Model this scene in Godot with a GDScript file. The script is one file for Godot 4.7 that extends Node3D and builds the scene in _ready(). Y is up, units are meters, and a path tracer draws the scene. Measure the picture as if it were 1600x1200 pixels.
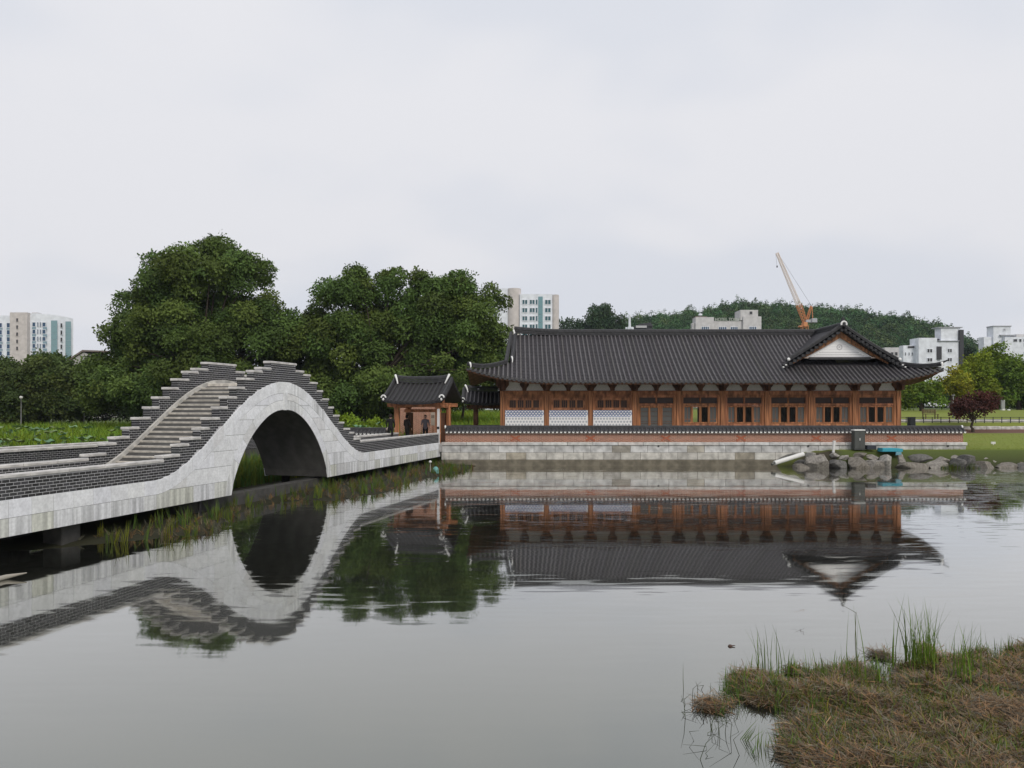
extends Node3D
# A stone arch bridge and a tile-roofed hall beside a pond under an overcast sky.

var taken := {}
var mats := {}
var texs := {}
var rng := RandomNumberGenerator.new()
const EYE := 3.5


class MB:
	var v := PackedVector3Array()
	var n := PackedVector3Array()
	var c := PackedColorArray()
	var col := Color(1, 1, 1)
	var xf := Transform3D()

	func tri(a: Vector3, b: Vector3, d: Vector3) -> void:  # counter-clockwise seen from outside
		a = xf * a
		b = xf * b
		d = xf * d
		var m := (b - a).cross(d - a).normalized()
		v.append_array([a, d, b])
		n.append_array([m, m, m])
		c.append_array([col, col, col])

	func quad(a: Vector3, b: Vector3, d: Vector3, e: Vector3) -> void:
		tri(a, b, d)
		tri(a, d, e)

	func quadn(p: Array, q: Array) -> void:  # four points and their normals
		for k in [0, 2, 1, 0, 3, 2]:
			v.append(xf * p[k])
			n.append((xf.basis * q[k]).normalized())
			c.append(col)

	func box(lo: Vector3, hi: Vector3) -> void:
		var p := []
		for k in 8:
			p.append(Vector3(hi.x if k & 1 else lo.x, hi.y if k & 2 else lo.y, hi.z if k & 4 else lo.z))
		quad(p[4], p[5], p[7], p[6])
		quad(p[1], p[0], p[2], p[3])
		quad(p[5], p[1], p[3], p[7])
		quad(p[0], p[4], p[6], p[2])
		quad(p[6], p[7], p[3], p[2])
		quad(p[0], p[1], p[5], p[4])

	func cbox(lo: Vector3, hi: Vector3, e: float) -> void:  # box with chamfered edges
		var m := (lo + hi) / 2
		var h := (hi - lo) / 2
		var ax := [Vector3.RIGHT, Vector3.UP, Vector3.BACK]
		for i in 3:
			var a: Vector3 = ax[i]
			var b: Vector3 = ax[(i + 1) % 3]
			var d: Vector3 = ax[(i + 2) % 3]
			var hb := h[(i + 1) % 3] - e
			var hd := h[(i + 2) % 3] - e
			for s in [1.0, -1.0]:
				var o: Vector3 = m + a * h[i] * s
				quad(o - b * hb * s - d * hd, o + b * hb * s - d * hd, o + b * hb * s + d * hd, o - b * hb * s + d * hd)
			for s in [1.0, -1.0]:
				for t in [1.0, -1.0]:
					var bb: Vector3 = b * (s * hb)
					var dd: Vector3 = d * (t * hd)
					var la: Vector3 = a * (h[i] - e)
					var p1: Vector3 = m + bb + d * (t * h[(i + 2) % 3])
					var p2: Vector3 = m + dd + b * (s * h[(i + 1) % 3])
					if s * t > 0:
						quad(p1 + la, p2 + la, p2 - la, p1 - la)
					else:
						quad(p2 + la, p1 + la, p1 - la, p2 - la)

	func prism(poly: PackedVector2Array, z0: float, z1: float, e := 0.0) -> void:  # polygon in x, y; front face at z1
		if poly.size() < 3:
			return
		var area := 0.0
		for i in poly.size():
			area += poly[i].cross(poly[(i + 1) % poly.size()])
		if area < 0:
			poly = poly.duplicate()
			poly.reverse()
		var top := poly
		if e > 0:
			var ins := Geometry2D.offset_polygon(poly, -e, Geometry2D.JOIN_MITER)
			if ins.size() == 1 and ins[0].size() == poly.size():
				var best := 0
				for k in poly.size():
					if ins[0][k].distance_to(poly[0]) < ins[0][best].distance_to(poly[0]):
						best = k
				top = PackedVector2Array()
				for k in poly.size():
					top.append(ins[0][(best + k) % poly.size()])
		var cnt := poly.size()
		var dir := signf(z1 - z0)
		var zs := z1 - dir * e if top != poly else z1
		for i in cnt:
			var j := (i + 1) % cnt
			var a := Vector3(poly[i].x, poly[i].y, z0)
			var b := Vector3(poly[j].x, poly[j].y, z0)
			var d := Vector3(poly[j].x, poly[j].y, zs)
			var f := Vector3(poly[i].x, poly[i].y, zs)
			if dir > 0:
				quad(a, b, d, f)
			else:
				quad(b, a, f, d)
			if top != poly:
				var g := Vector3(top[j].x, top[j].y, z1)
				var h := Vector3(top[i].x, top[i].y, z1)
				if dir > 0:
					quad(f, d, g, h)
				else:
					quad(d, f, h, g)
		var ix := Geometry2D.triangulate_polygon(top)
		for k in range(0, ix.size(), 3):
			var t := [top[ix[k]], top[ix[k + 1]], top[ix[k + 2]]]
			if ((t[1] - t[0]) as Vector2).cross(t[2] - t[0]) < 0:
				t = [t[0], t[2], t[1]]
			var q := []
			for r in t:
				q.append(Vector3(r.x, r.y, z1))
			if dir > 0:
				tri(q[0], q[1], q[2])
			else:
				tri(q[0], q[2], q[1])
			for m in 3:
				q[m].z = z0
			if z0 != z1:
				if dir > 0:
					tri(q[0], q[2], q[1])
				else:
					tri(q[0], q[1], q[2])

	func tube(p: Array, r: Array, sides := 8, caps := true) -> void:
		var rings := []
		var nrm := []
		var ref := Vector3.UP
		for i in p.size():
			var d: Vector3 = (p[mini(i + 1, p.size() - 1)] - p[maxi(i - 1, 0)]).normalized()
			if absf(d.dot(ref)) > 0.95:
				ref = Vector3.RIGHT if absf(d.x) < 0.9 else Vector3.BACK
			var a := d.cross(ref).normalized()
			var b := d.cross(a).normalized()
			var ring := []
			var nn := []
			for k in sides + 1:
				var t := TAU * k / sides
				var o := a * cos(t) + b * sin(t)
				ring.append(p[i] + o * r[i])
				nn.append(o)
			rings.append(ring)
			nrm.append(nn)
		for i in p.size() - 1:
			for k in sides:
				quadn([rings[i][k], rings[i][k + 1], rings[i + 1][k + 1], rings[i + 1][k]], [nrm[i][k], nrm[i][k + 1], nrm[i + 1][k + 1], nrm[i + 1][k]])
		if caps:
			for k in sides:
				tri(p[0], rings[0][k + 1], rings[0][k])
				tri(p[-1], rings[-1][k], rings[-1][k + 1])

	func half_tube(p: Array, side: Vector3, r: float, cap := true) -> void:  # round tile row lying on a roof: the round side points away from it
		var rings := []
		var nrm := []
		for i in p.size():
			var d: Vector3 = (p[mini(i + 1, p.size() - 1)] - p[maxi(i - 1, 0)]).normalized()
			var up := side.cross(d).normalized()
			if up.y < 0:
				up = -up
			var ring := []
			var nn := []
			for k in 6:
				var t := PI * k / 5.0
				var o := side * cos(t) + up * sin(t) * 1.15
				ring.append(p[i] + o * r)
				nn.append(o.normalized())
			rings.append(ring)
			nrm.append(nn)
		for i in p.size() - 1:
			for k in 5:
				quadn([rings[i][k], rings[i + 1][k], rings[i + 1][k + 1], rings[i][k + 1]], [nrm[i][k], nrm[i + 1][k], nrm[i + 1][k + 1], nrm[i][k + 1]])
		if cap:
			for k in range(1, 5):
				tri(rings[0][0], rings[0][k], rings[0][k + 1])

	func ball(m: Vector3, r: Vector3, seg := 8) -> void:
		for i in seg:
			for j in seg * 2:
				var p := []
				for k in [[0, 0], [0, 1], [1, 1], [1, 0]]:
					var a = PI * (i + k[0]) / seg
					var b = -PI * (j + k[1]) / seg
					p.append(Vector3(sin(a) * cos(b), cos(a), sin(a) * sin(b)))
				var w := []
				for q in p:
					w.append(m + q * r)
				quadn([w[0], w[3], w[2], w[1]], [p[0], p[3], p[2], p[1]])

	func mesh() -> ArrayMesh:
		var a := []
		a.resize(Mesh.ARRAY_MAX)
		a[Mesh.ARRAY_VERTEX] = v
		a[Mesh.ARRAY_NORMAL] = n
		a[Mesh.ARRAY_COLOR] = c
		var m := ArrayMesh.new()
		m.add_surface_from_arrays(Mesh.PRIMITIVE_TRIANGLES, a)
		return m


func numbered(called: String, parent: Node = self) -> String:
	var key := "%d/%s" % [parent.get_instance_id(), called]
	var k: int = taken.get(key, -1) + 1
	taken[key] = k
	return called if k == 0 else "%s_%03d" % [called, k]


func obj(called: String, shape, material: Material, parent: Node = self, at := Transform3D()) -> MeshInstance3D:
	var o := MeshInstance3D.new()
	o.name = numbered(called, parent)
	o.mesh = shape.mesh() if shape is MB else shape
	o.material_override = material
	o.transform = at
	parent.add_child(o, true)
	return o


func tag(o: Node, label: String, category: String, group := "") -> void:
	o.set_meta("label", label)
	o.set_meta("category", category)
	if group:
		o.set_meta("group", group)


func kind(o: Node, what: String) -> Node:
	o.set_meta("kind", what)
	return o


func thing(called: String, label: String, category: String, at := Vector3.ZERO, turn := 0.0, group := "") -> Node3D:
	var o := Node3D.new()
	o.name = numbered(called)
	add_child(o, true)
	o.position = at
	o.rotation.y = turn
	tag(o, label, category, group)
	return o


func scatter(called: String, shape: Mesh, material: Material, places: Array, tints: Array, parent: Node = self) -> MultiMeshInstance3D:
	var mm := MultiMesh.new()
	mm.transform_format = MultiMesh.TRANSFORM_3D
	mm.use_colors = tints.size() > 0
	mm.mesh = shape
	mm.instance_count = places.size()
	for i in places.size():
		mm.set_instance_transform(i, places[i])
		if tints.size():
			mm.set_instance_color(i, tints[i])
	var o := MultiMeshInstance3D.new()
	o.name = numbered(called, parent)
	o.multimesh = mm
	o.material_override = material
	parent.add_child(o, true)
	return o


func at(u: float, w: float, d: float) -> Vector3:  # a point measured off the photograph, d metres away
	return Vector3((u - 800.0) / 1200.0 * d, EYE - (w - 636.0) / 1200.0 * d, -d)


func lin(r: float, g: float, b: float) -> Color:
	return Color(r, g, b).linear_to_srgb()


func noise_image(size: int, freq: float, octaves: int, seed_: int, lo: float, hi: float, kind_ := FastNoiseLite.TYPE_SIMPLEX_SMOOTH, stretch := 1.0) -> Image:
	var f := FastNoiseLite.new()
	f.seed = seed_
	f.noise_type = kind_
	f.frequency = freq
	f.fractal_octaves = octaves
	var im := f.get_seamless_image(size, int(size / stretch))
	im.convert(Image.FORMAT_L8)
	if stretch != 1.0:
		im.resize(size, size, Image.INTERPOLATE_CUBIC)
	var b := im.get_data()
	var lut := PackedByteArray()
	for k in 256:
		lut.append(int(clampf(lerpf(lo, hi, k / 255.0), 0, 1) * 255))
	for k in b.size():
		b[k] = lut[b[k]]
	return Image.create_from_data(size, size, false, Image.FORMAT_L8, b)


func tex(key: String) -> Texture2D:
	if not texs.has(key):
		var im: Image
		match key:
			"grain": im = noise_image(512, 0.06, 4, 11, 0.80, 1.06)
			"blotch": im = noise_image(512, 0.012, 5, 12, 0.74, 1.08)
			"streak": im = noise_image(512, 0.03, 5, 13, 0.72, 1.10, FastNoiseLite.TYPE_SIMPLEX_SMOOTH, 6.0)
			"wood": im = noise_image(512, 0.02, 5, 14, 0.52, 1.12, FastNoiseLite.TYPE_SIMPLEX_SMOOTH, 10.0)
			"rock": im = noise_image(512, 0.02, 6, 15, 0.6, 1.15)
			"faint": im = noise_image(512, 0.02, 4, 17, 0.90, 1.03)
			"rough": im = noise_image(512, 0.05, 5, 16, 0.0, 1.0)
		texs[key] = ImageTexture.create_from_image(im)
	return texs[key]


func mat(key: String, base: Color, rough := 0.85, texture := "", scale := Vector3.ONE, vertex := false, relief := 0.0) -> StandardMaterial3D:
	if mats.has(key):
		return mats[key]
	var m := StandardMaterial3D.new()
	m.resource_name = key
	m.albedo_color = base
	m.roughness = rough
	m.metallic_specular = 0.35
	if texture:
		m.albedo_texture = tex(texture)
		m.uv1_triplanar = true
		m.uv1_world_triplanar = true
		m.uv1_scale = scale
	if relief > 0:
		m.heightmap_enabled = true
		m.heightmap_texture = tex("rough")
		m.heightmap_scale = relief
		m.uv1_triplanar = true
		m.uv1_world_triplanar = true
		m.uv1_scale = scale
	m.vertex_color_use_as_albedo = vertex
	mats[key] = m
	return m


func leaf_mat(key: String, base: Color, through := 0.5) -> StandardMaterial3D:
	var m := mat(key, base, 0.75, "", Vector3.ONE, true)
	m.cull_mode = BaseMaterial3D.CULL_DISABLED
	m.backlight_enabled = true
	m.backlight = Color(through, through, through * 0.6)
	m.metallic_specular = 0.25
	return m


func _ready() -> void:
	rng.seed = 4711
	# camera: eye 3.5 m above the pond, lens shifted a little upwards
	var cam := Camera3D.new()
	cam.name = "camera"
	add_child(cam, true)
	cam.position = Vector3(0, EYE, 0)
	cam.near = 0.1
	cam.far = 3000.0
	cam.set_frustum(0.1, Vector2(0, 0.003), 0.1, 3000.0)
	cam.current = true
	# sky and air
	var env := Environment.new()
	var sky := Sky.new()
	var pan := PanoramaSkyMaterial.new()
	pan.panorama = sky_picture()
	sky.sky_material = pan
	env.background_mode = Environment.BG_SKY
	env.sky = sky
	env.tonemap_mode = Environment.TONE_MAPPER_LINEAR
	env.tonemap_exposure = 1.14
	env.sdfgi_enabled = true
	env.ssao_enabled = true
	env.ssil_enabled = true
	env.fog_enabled = true
	env.fog_density = 0.00013
	env.fog_light_color = Color(0.86, 0.9, 0.96)
	var we := WorldEnvironment.new()
	we.name = "world_environment"
	we.environment = env
	add_child(we, true)
	var sun := DirectionalLight3D.new()
	sun.name = "sun"
	sun.light_energy = 0.5
	sun.light_angular_distance = 20.0
	sun.light_color = Color(1.0, 0.97, 0.93)
	sun.shadow_enabled = true
	add_child(sun, true)
	sun.look_at_from_position(Vector3(28, 48, 58), Vector3.ZERO)
	# the large structure, then things, small details last
	build_ground()
	build_water()
	build_right_bank()
	build_hill()
	build_bridge()
	build_walkway()
	build_platform()
	build_courtyard_wall()
	build_hall()
	build_gates()
	build_far_buildings()
	build_crane()
	build_trees()
	build_rocks()
	build_bank_things()
	build_people()
	build_reeds()
	build_marsh()
	build_lotus()


func sky_picture() -> Texture2D:
	var f := FastNoiseLite.new()
	f.seed = 21
	f.noise_type = FastNoiseLite.TYPE_SIMPLEX_SMOOTH
	f.frequency = 0.55
	f.fractal_octaves = 5
	var g := FastNoiseLite.new()
	g.seed = 5
	g.frequency = 0.9
	g.fractal_octaves = 3
	var w := 768
	var h := 384
	var im := Image.create(w, h, false, Image.FORMAT_RGBF)
	for j in h:
		var up := PI * (0.5 - (j + 0.5) / h)
		var y := sin(up)
		var r := cos(up)
		for i in w:
			var a := TAU * ((i + 0.5) / w - 0.5)
			var p := Vector3(sin(a) * r, absf(y), -cos(a) * r)
			var q := p / (absf(y) + 0.35)
			var c := f.get_noise_3d(q.x * 1.2, q.y * 2.0, q.z * 1.6)
			var e := g.get_noise_3d(q.x * 2.0, q.y * 5.0, q.z * 2.0)
			var t := clampf(0.52 + c * 1.0 + e * 0.35, 0.0, 1.0)
			var thin := Color(0.632, 0.655, 0.712)   # blue of the clear air behind thin cloud
			var thick := Color(0.705, 0.710, 0.745)
			var s := thin.lerp(thick, smoothstep(0.2, 0.75, t))
			var m := lerpf(0.95, 1.0, smoothstep(0.0, 0.5, absf(y))) 
			m *= 1.0 + 0.25 * smoothstep(0.5, 1.0, absf(y))
			im.set_pixel(i, j, Color(s.r * m, s.g * m, s.b * m))
	return ImageTexture.create_from_image(im)


# ---------------------------------------------------------------- land and water
var shore := PackedVector2Array([Vector2(62, 13), Vector2(20, 11.6), Vector2(9.5, 11.6), Vector2(7.3, 10.9), Vector2(5.6, 10.3), Vector2(4.1, 9.9), Vector2(2.9, 9.5), Vector2(2.4, 8.9), Vector2(3.1, 8.6), Vector2(3.35, 8.2), Vector2(2.75, 7.8), Vector2(2.9, 7.4), Vector2(2.2, 6.6), Vector2(0, 5.4), Vector2(-6, 5.2), Vector2(-15, 8), Vector2(-16.5, 14), Vector2(-14.0, 18.4), Vector2(-11.2, 18.9), Vector2(-9.6, 20.4), Vector2(-8.4, 21.2), Vector2(-8.9, 24), Vector2(-8.9, 27.2), Vector2(-7.7, 29), Vector2(-6.9, 28.6), Vector2(-5.9, 30.4), Vector2(-5.0, 31.3), Vector2(-4.8, 36.8), Vector2(-3.5, 38.9), Vector2(-2.4, 43), Vector2(-2, 46.2), Vector2(16.0, 46.2), Vector2(16.7, 45.0), Vector2(18.5, 44.7), Vector2(62, 44.6), Vector2(70, 30)])


func shore_distance(x: float, d: float) -> float:  # metres from the waterline, negative over the pond
	var p := Vector2(x, d)
	var best := 1e9
	for i in shore.size():
		var q := Geometry2D.get_closest_point_to_segment(p, shore[i], shore[(i + 1) % shore.size()])
		best = minf(best, p.distance_squared_to(q))
	return sqrt(best) * (-1.0 if Geometry2D.is_point_in_polygon(p, shore) else 1.0)


var lump := FastNoiseLite.new()


func table(x: float, pts: Array) -> float:
	for i in pts.size() - 1:
		if x <= pts[i + 1][0]:
			return lerpf(pts[i][1], pts[i + 1][1], clampf((x - pts[i][0]) / (pts[i + 1][0] - pts[i][0]), 0, 1))
	return pts[-1][1]


func ground_height(x: float, d: float) -> float:
	var far := table(d, [[46, 1.02], [57, 1.4], [61.5, 1.45], [63.5, 2.2], [68, 2.35], [95, 3.05], [150, 3.3], [400, 3.4]])
	if d > 90 or absf(x) > 75:
		var meadow := lerpf(1.0, 1.1 + clampf((d - 58) / 46.0, 0, 1.2) * 1.5, smoothstep(-18, -8, x))
		return lerpf(meadow, far, smoothstep(10, 22, x)) if d > 30 else 1.6
	var s := shore_distance(x, d)
	if s < 0:
		return maxf(-0.8, s * 0.35)
	var w := lump.get_noise_2d(x * 9.0, d * 9.0)
	if d < 14.5 and x > -12:
		if x > 1.5:   # the marsh breaks up into mounds and inlets
			s -= 0.10 + (lerpf(0.6, 1.7, smoothstep(2.2, 3.8, x)) - 0.6 * smoothstep(5.5, 7.0, x)) * lump.get_noise_2d(x * 22.0, d * 22.0) * clampf(2.4 - s, 0, 1)
			if s < 0:
				return maxf(-0.5, s * 0.5)
		var h := minf(s, 1.0) * 0.06 + minf(s, 3.0) * 0.035 + maxf(0, s - 3.2) * 0.8
		return h + (w * 0.05 + 0.06 * lump.get_noise_2d(x * 60, d * 60)) * minf(1, s * 2) if d > 3 else minf(h, 1.9)
	if d > 44 and x > 14.5:
		return minf(far, s * 1.6 + 0.1) if d < 46 else far
	if d > 46:
		return lerpf(lerpf(1.0, 1.1 + clampf((d - 58) / 46.0, 0, 1.2) * 1.5, smoothstep(-18, -8, x)), far, smoothstep(10, 22, x))
	# the shelf under the bridge and the wet field beyond it
	var side := (x + 4.26 + (45.65 - d) * 0.2527) * -1.0  # metres beyond the near face of the bridge
	return minf(0.03 + s * 0.06, 0.16) + w * 0.05 + smoothstep(11.0, 14.0, side) * 0.5


func lines(parts: Array) -> PackedFloat32Array:  # grid lines: [from, to, step]
	var out := PackedFloat32Array()
	for p in parts:
		var x: float = p[0]
		while x < p[1] - 1e-4:
			out.append(x)
			x += p[2]
	out.append(parts[-1][1])
	return out


func build_ground() -> void:
	lump.seed = 3
	lump.frequency = 0.05
	var xs := lines([[-900, -100, 100], [-100, -40, 10], [-40, -14, 1.3], [-14, 14, 0.4], [14, 36, 0.8], [36, 80, 4], [80, 100, 10], [100, 900, 100]])
	var ds := lines([[-20, -4, 4], [-4, 14, 0.4], [14, 56, 0.8], [56, 66, 0.7], [66, 100, 2.5], [100, 200, 20], [200, 1400, 150]])
	var m := MB.new()
	var pts := []
	var tint := []
	var mud := Color(0.075, 0.062, 0.04)
	var grass := Color(0.17, 0.225, 0.028)
	var wet := Color(0.032, 0.032, 0.018)
	for d in ds:
		for x in xs:
			var h := ground_height(x, d)
			pts.append(Vector3(x, h, -d))
			var k := grass.lerp(Color(0.215, 0.235, 0.04), 0.5 + 0.5 * lump.get_noise_2d(x * 4, d * 4))
			if d < 14.5:
				k = mud
			elif x < -1 and d < 46 or h < 0.2:
				k = wet
			elif d > 60.3 and d < 62.5 and x > 10:
				k = Color(0.15, 0.085, 0.065)
			elif d > 43.5 and d < 45.75 and x > 14 and x < 60:
				k = Color(0.055, 0.05, 0.035) if x < 19 else (Color(0.09, 0.115, 0.03) if d < 45.4 else k)
			elif d > 110:
				k = Color(0.08, 0.11, 0.03)
			tint.append(k)
	var nx := xs.size()
	var nrm := []
	for j in ds.size():
		for i in nx:
			var a: Vector3 = pts[j * nx + mini(i + 1, nx - 1)] - pts[j * nx + maxi(i - 1, 0)]
			var b: Vector3 = pts[mini(j + 1, ds.size() - 1) * nx + i] - pts[maxi(j - 1, 0) * nx + i]
			nrm.append(a.cross(b).normalized())
	for j in ds.size() - 1:
		for i in nx - 1:
			var q := [j * nx + i, j * nx + i + 1, (j + 1) * nx + i + 1, (j + 1) * nx + i]
			for k in [0, 2, 1, 0, 3, 2]:
				m.v.append(pts[q[k]])
				m.n.append(nrm[q[k]])
				m.c.append(tint[q[k]])
	kind(obj("ground", m, mat("earth", Color(1, 1, 1), 0.95, "grain", Vector3(0.6, 0.6, 0.6), true)), "structure")


func build_water() -> void:
	# ripples: slopes across and along the view, in patches
	var size := 1792
	var maps := []
	for k in 2:
		var f := FastNoiseLite.new()
		f.seed = 31 + k
		f.frequency = 0.12
		f.fractal_octaves = 3
		f.fractal_gain = 0.55
		var im := f.get_image(size / 7 if k == 0 else size / 3, size)
		im.convert(Image.FORMAT_L8)
		im.resize(size, size, Image.INTERPOLATE_CUBIC)
		maps.append(im.get_data())
	var side := 128
	var amp := Image.create(side, side, false, Image.FORMAT_L8)
	var g := FastNoiseLite.new()
	g.seed = 8
	g.frequency = 0.06
	for j in side:
		for i in side:
			var x := -22.0 + 70.0 * i / side
			var d := 66.0 - 70.0 * j / side
			var a = table(d, [[7, 0.05], [10, 0.09], [13, 0.17], [17, 0.18], [24, 0.36], [46, 0.65]])
			a *= 0.75 + 0.6 * g.get_noise_2d(x * 1.2, d * 2.4)
			var gust := smoothstep(15.5, 19.0, x - (43 - d) * 0.1) * smoothstep(17, 28, d)   # a gust over the right side of the pond
			a += gust * 2.6 * (0.55 + 0.4 * g.get_noise_2d(x * 4, d * 9))
			amp.set_pixel(i, j, Color(a / 2.5, a / 2.5, a / 2.5))
	amp.resize(size, size, Image.INTERPOLATE_BILINEAR)
	var ab := amp.get_data()
	var za: PackedByteArray = maps[0]
	var xa: PackedByteArray = maps[1]
	var b := PackedFloat32Array()
	b.resize(size * size * 3)
	var at_ := 0
	for k in size * size:
		var s := ab[k]
		b[at_] = 0.5 + (xa[k] - 128) * s / 127.0 / 255.0 * 0.75
		b[at_ + 1] = 0.5 + (za[k] - 128) * s / 127.0 / 255.0 * 1.25
		b[at_ + 2] = 1.0
		at_ += 3
	var m := StandardMaterial3D.new()
	m.resource_name = "pond_water"
	m.albedo_color = lin(0.205, 0.213, 0.178)
	m.metallic = 0.93
	m.clearcoat_enabled = true
	m.clearcoat = 1.0
	m.clearcoat_roughness = 0.03
	m.roughness = 0.035
	m.metallic_specular = 0.72
	m.normal_enabled = true
	m.normal_texture = ImageTexture.create_from_image(Image.create_from_data(size, size, false, Image.FORMAT_RGBF, b.to_byte_array()))
	m.normal_scale = 0.16
	var arr := []
	arr.resize(Mesh.ARRAY_MAX)
	var v := PackedVector3Array()
	var n := PackedVector3Array()
	var uv := PackedVector2Array()
	var tg := PackedFloat32Array()
	for p in [[-90, -10], [-90, 66], [120, 66], [120, -10]]:
		v.append(Vector3(p[0], 0, -p[1]))
		n.append(Vector3.UP)
		uv.append(Vector2((p[0] + 22.0) / 70.0, (66.0 - p[1]) / 70.0))
		tg.append_array([1, 0, 0, 1])
	arr[Mesh.ARRAY_VERTEX] = v
	arr[Mesh.ARRAY_NORMAL] = n
	arr[Mesh.ARRAY_TEX_UV] = uv
	arr[Mesh.ARRAY_TANGENT] = tg
	arr[Mesh.ARRAY_INDEX] = PackedInt32Array([0, 1, 2, 0, 2, 3])
	var am := ArrayMesh.new()
	am.add_surface_from_arrays(Mesh.PRIMITIVE_TRIANGLES, arr)
	kind(obj("pond_water", am, m), "structure")


func build_right_bank() -> void:
	# kerb of pale stones, path and low railing beyond the lawn
	var stone := mat("kerb_stone", lin(0.62, 0.60, 0.57), 0.85, "blotch", Vector3(0.4, 0.4, 0.4))
	var k := thing("kerb_wall", "long low pale stone kerb wall beyond the lawn at the right", "kerb", Vector3(24, 0, -62.4))
	for i in 32:
		var m := MB.new()
		m.cbox(Vector3(i * 1.2, 1.3, -0.25), Vector3(i * 1.2 + 1.185, 1.93 + 0.02 * sin(i * 2.3), 0.25), 0.03)
		obj("kerb_stone", m, stone, k)
	var p := MB.new()
	for i in 8:
		p.box(Vector3(20 + i * 8, 2.2, -69.5), Vector3(28 + i * 8, 2.395, -64.4))
	kind(obj("path", p, mat("path_concrete", lin(0.58, 0.56, 0.53), 0.9, "blotch", Vector3(0.2, 0.2, 0.2))), "structure")
	var rail := thing("railing", "low black metal railing behind the pale kerb wall on the right bank", "railing", Vector3(24, 0, -63.6))
	var black := mat("black_metal", lin(0.02, 0.02, 0.022), 0.5)
	for i in 50:
		var m := MB.new()
		m.cbox(Vector3(i * 0.72 - 0.025, 2.0, -0.025), Vector3(i * 0.72 + 0.025, 2.68, 0.025), 0.006)
		obj("post", m, black, rail)
	for y in [2.30, 2.46, 2.63]:
		var m := MB.new()
		m.cbox(Vector3(0, y, -0.018), Vector3(36, y + 0.035, 0.018), 0.005)
		obj("rail", m, black, rail)


func hill_height(x: float, d: float) -> float:
	var u := 800.0 + 1200.0 * x / 380.0
	var w := table(u, [[820, 565], [860, 545], [900, 532], [1000, 518], [1060, 509], [1100, 503], [1150, 494], [1200, 497], [1290, 503], [1350, 510], [1395, 516], [1425, 527], [1450, 548], [1480, 592], [1520, 640]])
	var top := EYE + (636 - w) / 1200.0 * 380.0
	var across := smoothstep(250, 380, d) if d < 380 else smoothstep(520, 380, d)
	return 3.0 + maxf(0, top - 3.0) * across + 2.0 * lump.get_noise_2d(x * 0.5, d * 0.5) * across - 0.5


func build_hill() -> void:
	var m := MB.new()
	var xs := lines([[-10, 290, 6]])
	var ds := lines([[245, 525, 7]])
	for j in ds.size() - 1:
		for i in xs.size() - 1:
			var q := []
			for k in [[0, 0], [1, 0], [1, 1], [0, 1]]:
				var x := xs[i + k[0]]
				var d := ds[j + k[1]]
				q.append(Vector3(x, hill_height(x, d), -d))
			m.quad(q[0], q[1], q[2], q[3])
	kind(obj("hill", m, mat("hill_earth", lin(0.03, 0.045, 0.02), 0.95)), "structure")
	var places := []
	var tints := []
	for i in 9000:
		var x := rng.randf_range(0, 270)
		var d := rng.randf_range(262, 400)
		var h := hill_height(x, d)
		if h < 3.5:
			continue
		var s = rng.randf_range(0.45, 0.8) if rng.randf() < 0.75 else rng.randf_range(0.8, 1.2)
		places.append(Transform3D(Basis.from_euler(Vector3(0, rng.randf() * TAU, 0)).scaled(Vector3(s, s * rng.randf_range(0.85, 1.3), s)), Vector3(x, h, -d)))
		var g := rng.randf_range(0.55, 1.45)
		var y := rng.randf()
		tints.append(Color(g * lerpf(0.7, 1.2, y * y), g, g * 0.9))
	kind(scatter("forest", far_crown(), leaf_mat("forest_leaf", lin(0.062, 0.105, 0.042), 0.35), places, tints), "stuff")


func far_crown() -> ArrayMesh:  # a wood seen from hundreds of metres: leaf clumps on an uneven crown
	var m := MB.new()
	var r := RandomNumberGenerator.new()
	r.seed = 9
	for i in 240:
		var dir := Vector3(r.randfn(), absf(r.randfn()) * 1.1 - 0.35, r.randfn()).normalized()
		var lob := 1.0 + 0.22 * sin(dir.x * 5 + 1) * cos(dir.z * 4) + 0.15 * sin(dir.y * 7)
		var c := Vector3(0, 3.2, 0) + dir * Vector3(2.9, 3.1, 2.9) * lob * r.randf_range(0.75, 1.05)
		var b := Basis.looking_at(dir + Vector3(r.randfn(), r.randfn(), r.randfn()) * 0.6, Vector3(0.1, 1, 0.2))
		var s := r.randf_range(0.2, 0.42)
		m.tri(c + b.x * s, c + b.y * s * 0.8, c - b.x * s)
		m.tri(c - b.x * s * 0.8, c - b.y * s * 0.9, c + b.x * s * 0.9)
	m.tube([Vector3(0, -1, 0), Vector3(0, 3, 0)], [0.3, 0.15], 5, false)
	return m.mesh()


# ---------------------------------------------------------------- the arch bridge; local axes: x along it towards the viewer, y up, z across to its far side
const MID := 17.42
const DIR := Vector2(-0.2451, 0.9695)


func deck_top(x: float) -> float:  # the curved upper edge of the granite face
	var o := absf(x - MID)
	return 1.40 if o >= 6.9 else 1.40 + 3.04 * pow(0.5 + 0.5 * cos(PI * o / 6.9), 0.85)


func opening(x: float) -> float:
	var o := absf(x - 17.36)
	return 0.0 if o >= 3.36 else 0.56 + 2.85 * pow(1.0 - pow(o / 3.36, 2), 0.75)


const STEPS := [[0.87, 5.19], [1.45, 4.94], [1.96, 4.81], [2.53, 4.52], [2.98, 4.20], [3.50, 3.87], [3.93, 3.53], [4.46, 3.18], [4.89, 2.87], [5.46, 2.58], [5.88, 2.40], [6.56, 2.10]]


func wall_top(x: float) -> float:
	var o := absf(x - MID)
	for s in STEPS:
		if o <= s[0]:
			return s[1]
	return 1.98


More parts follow.
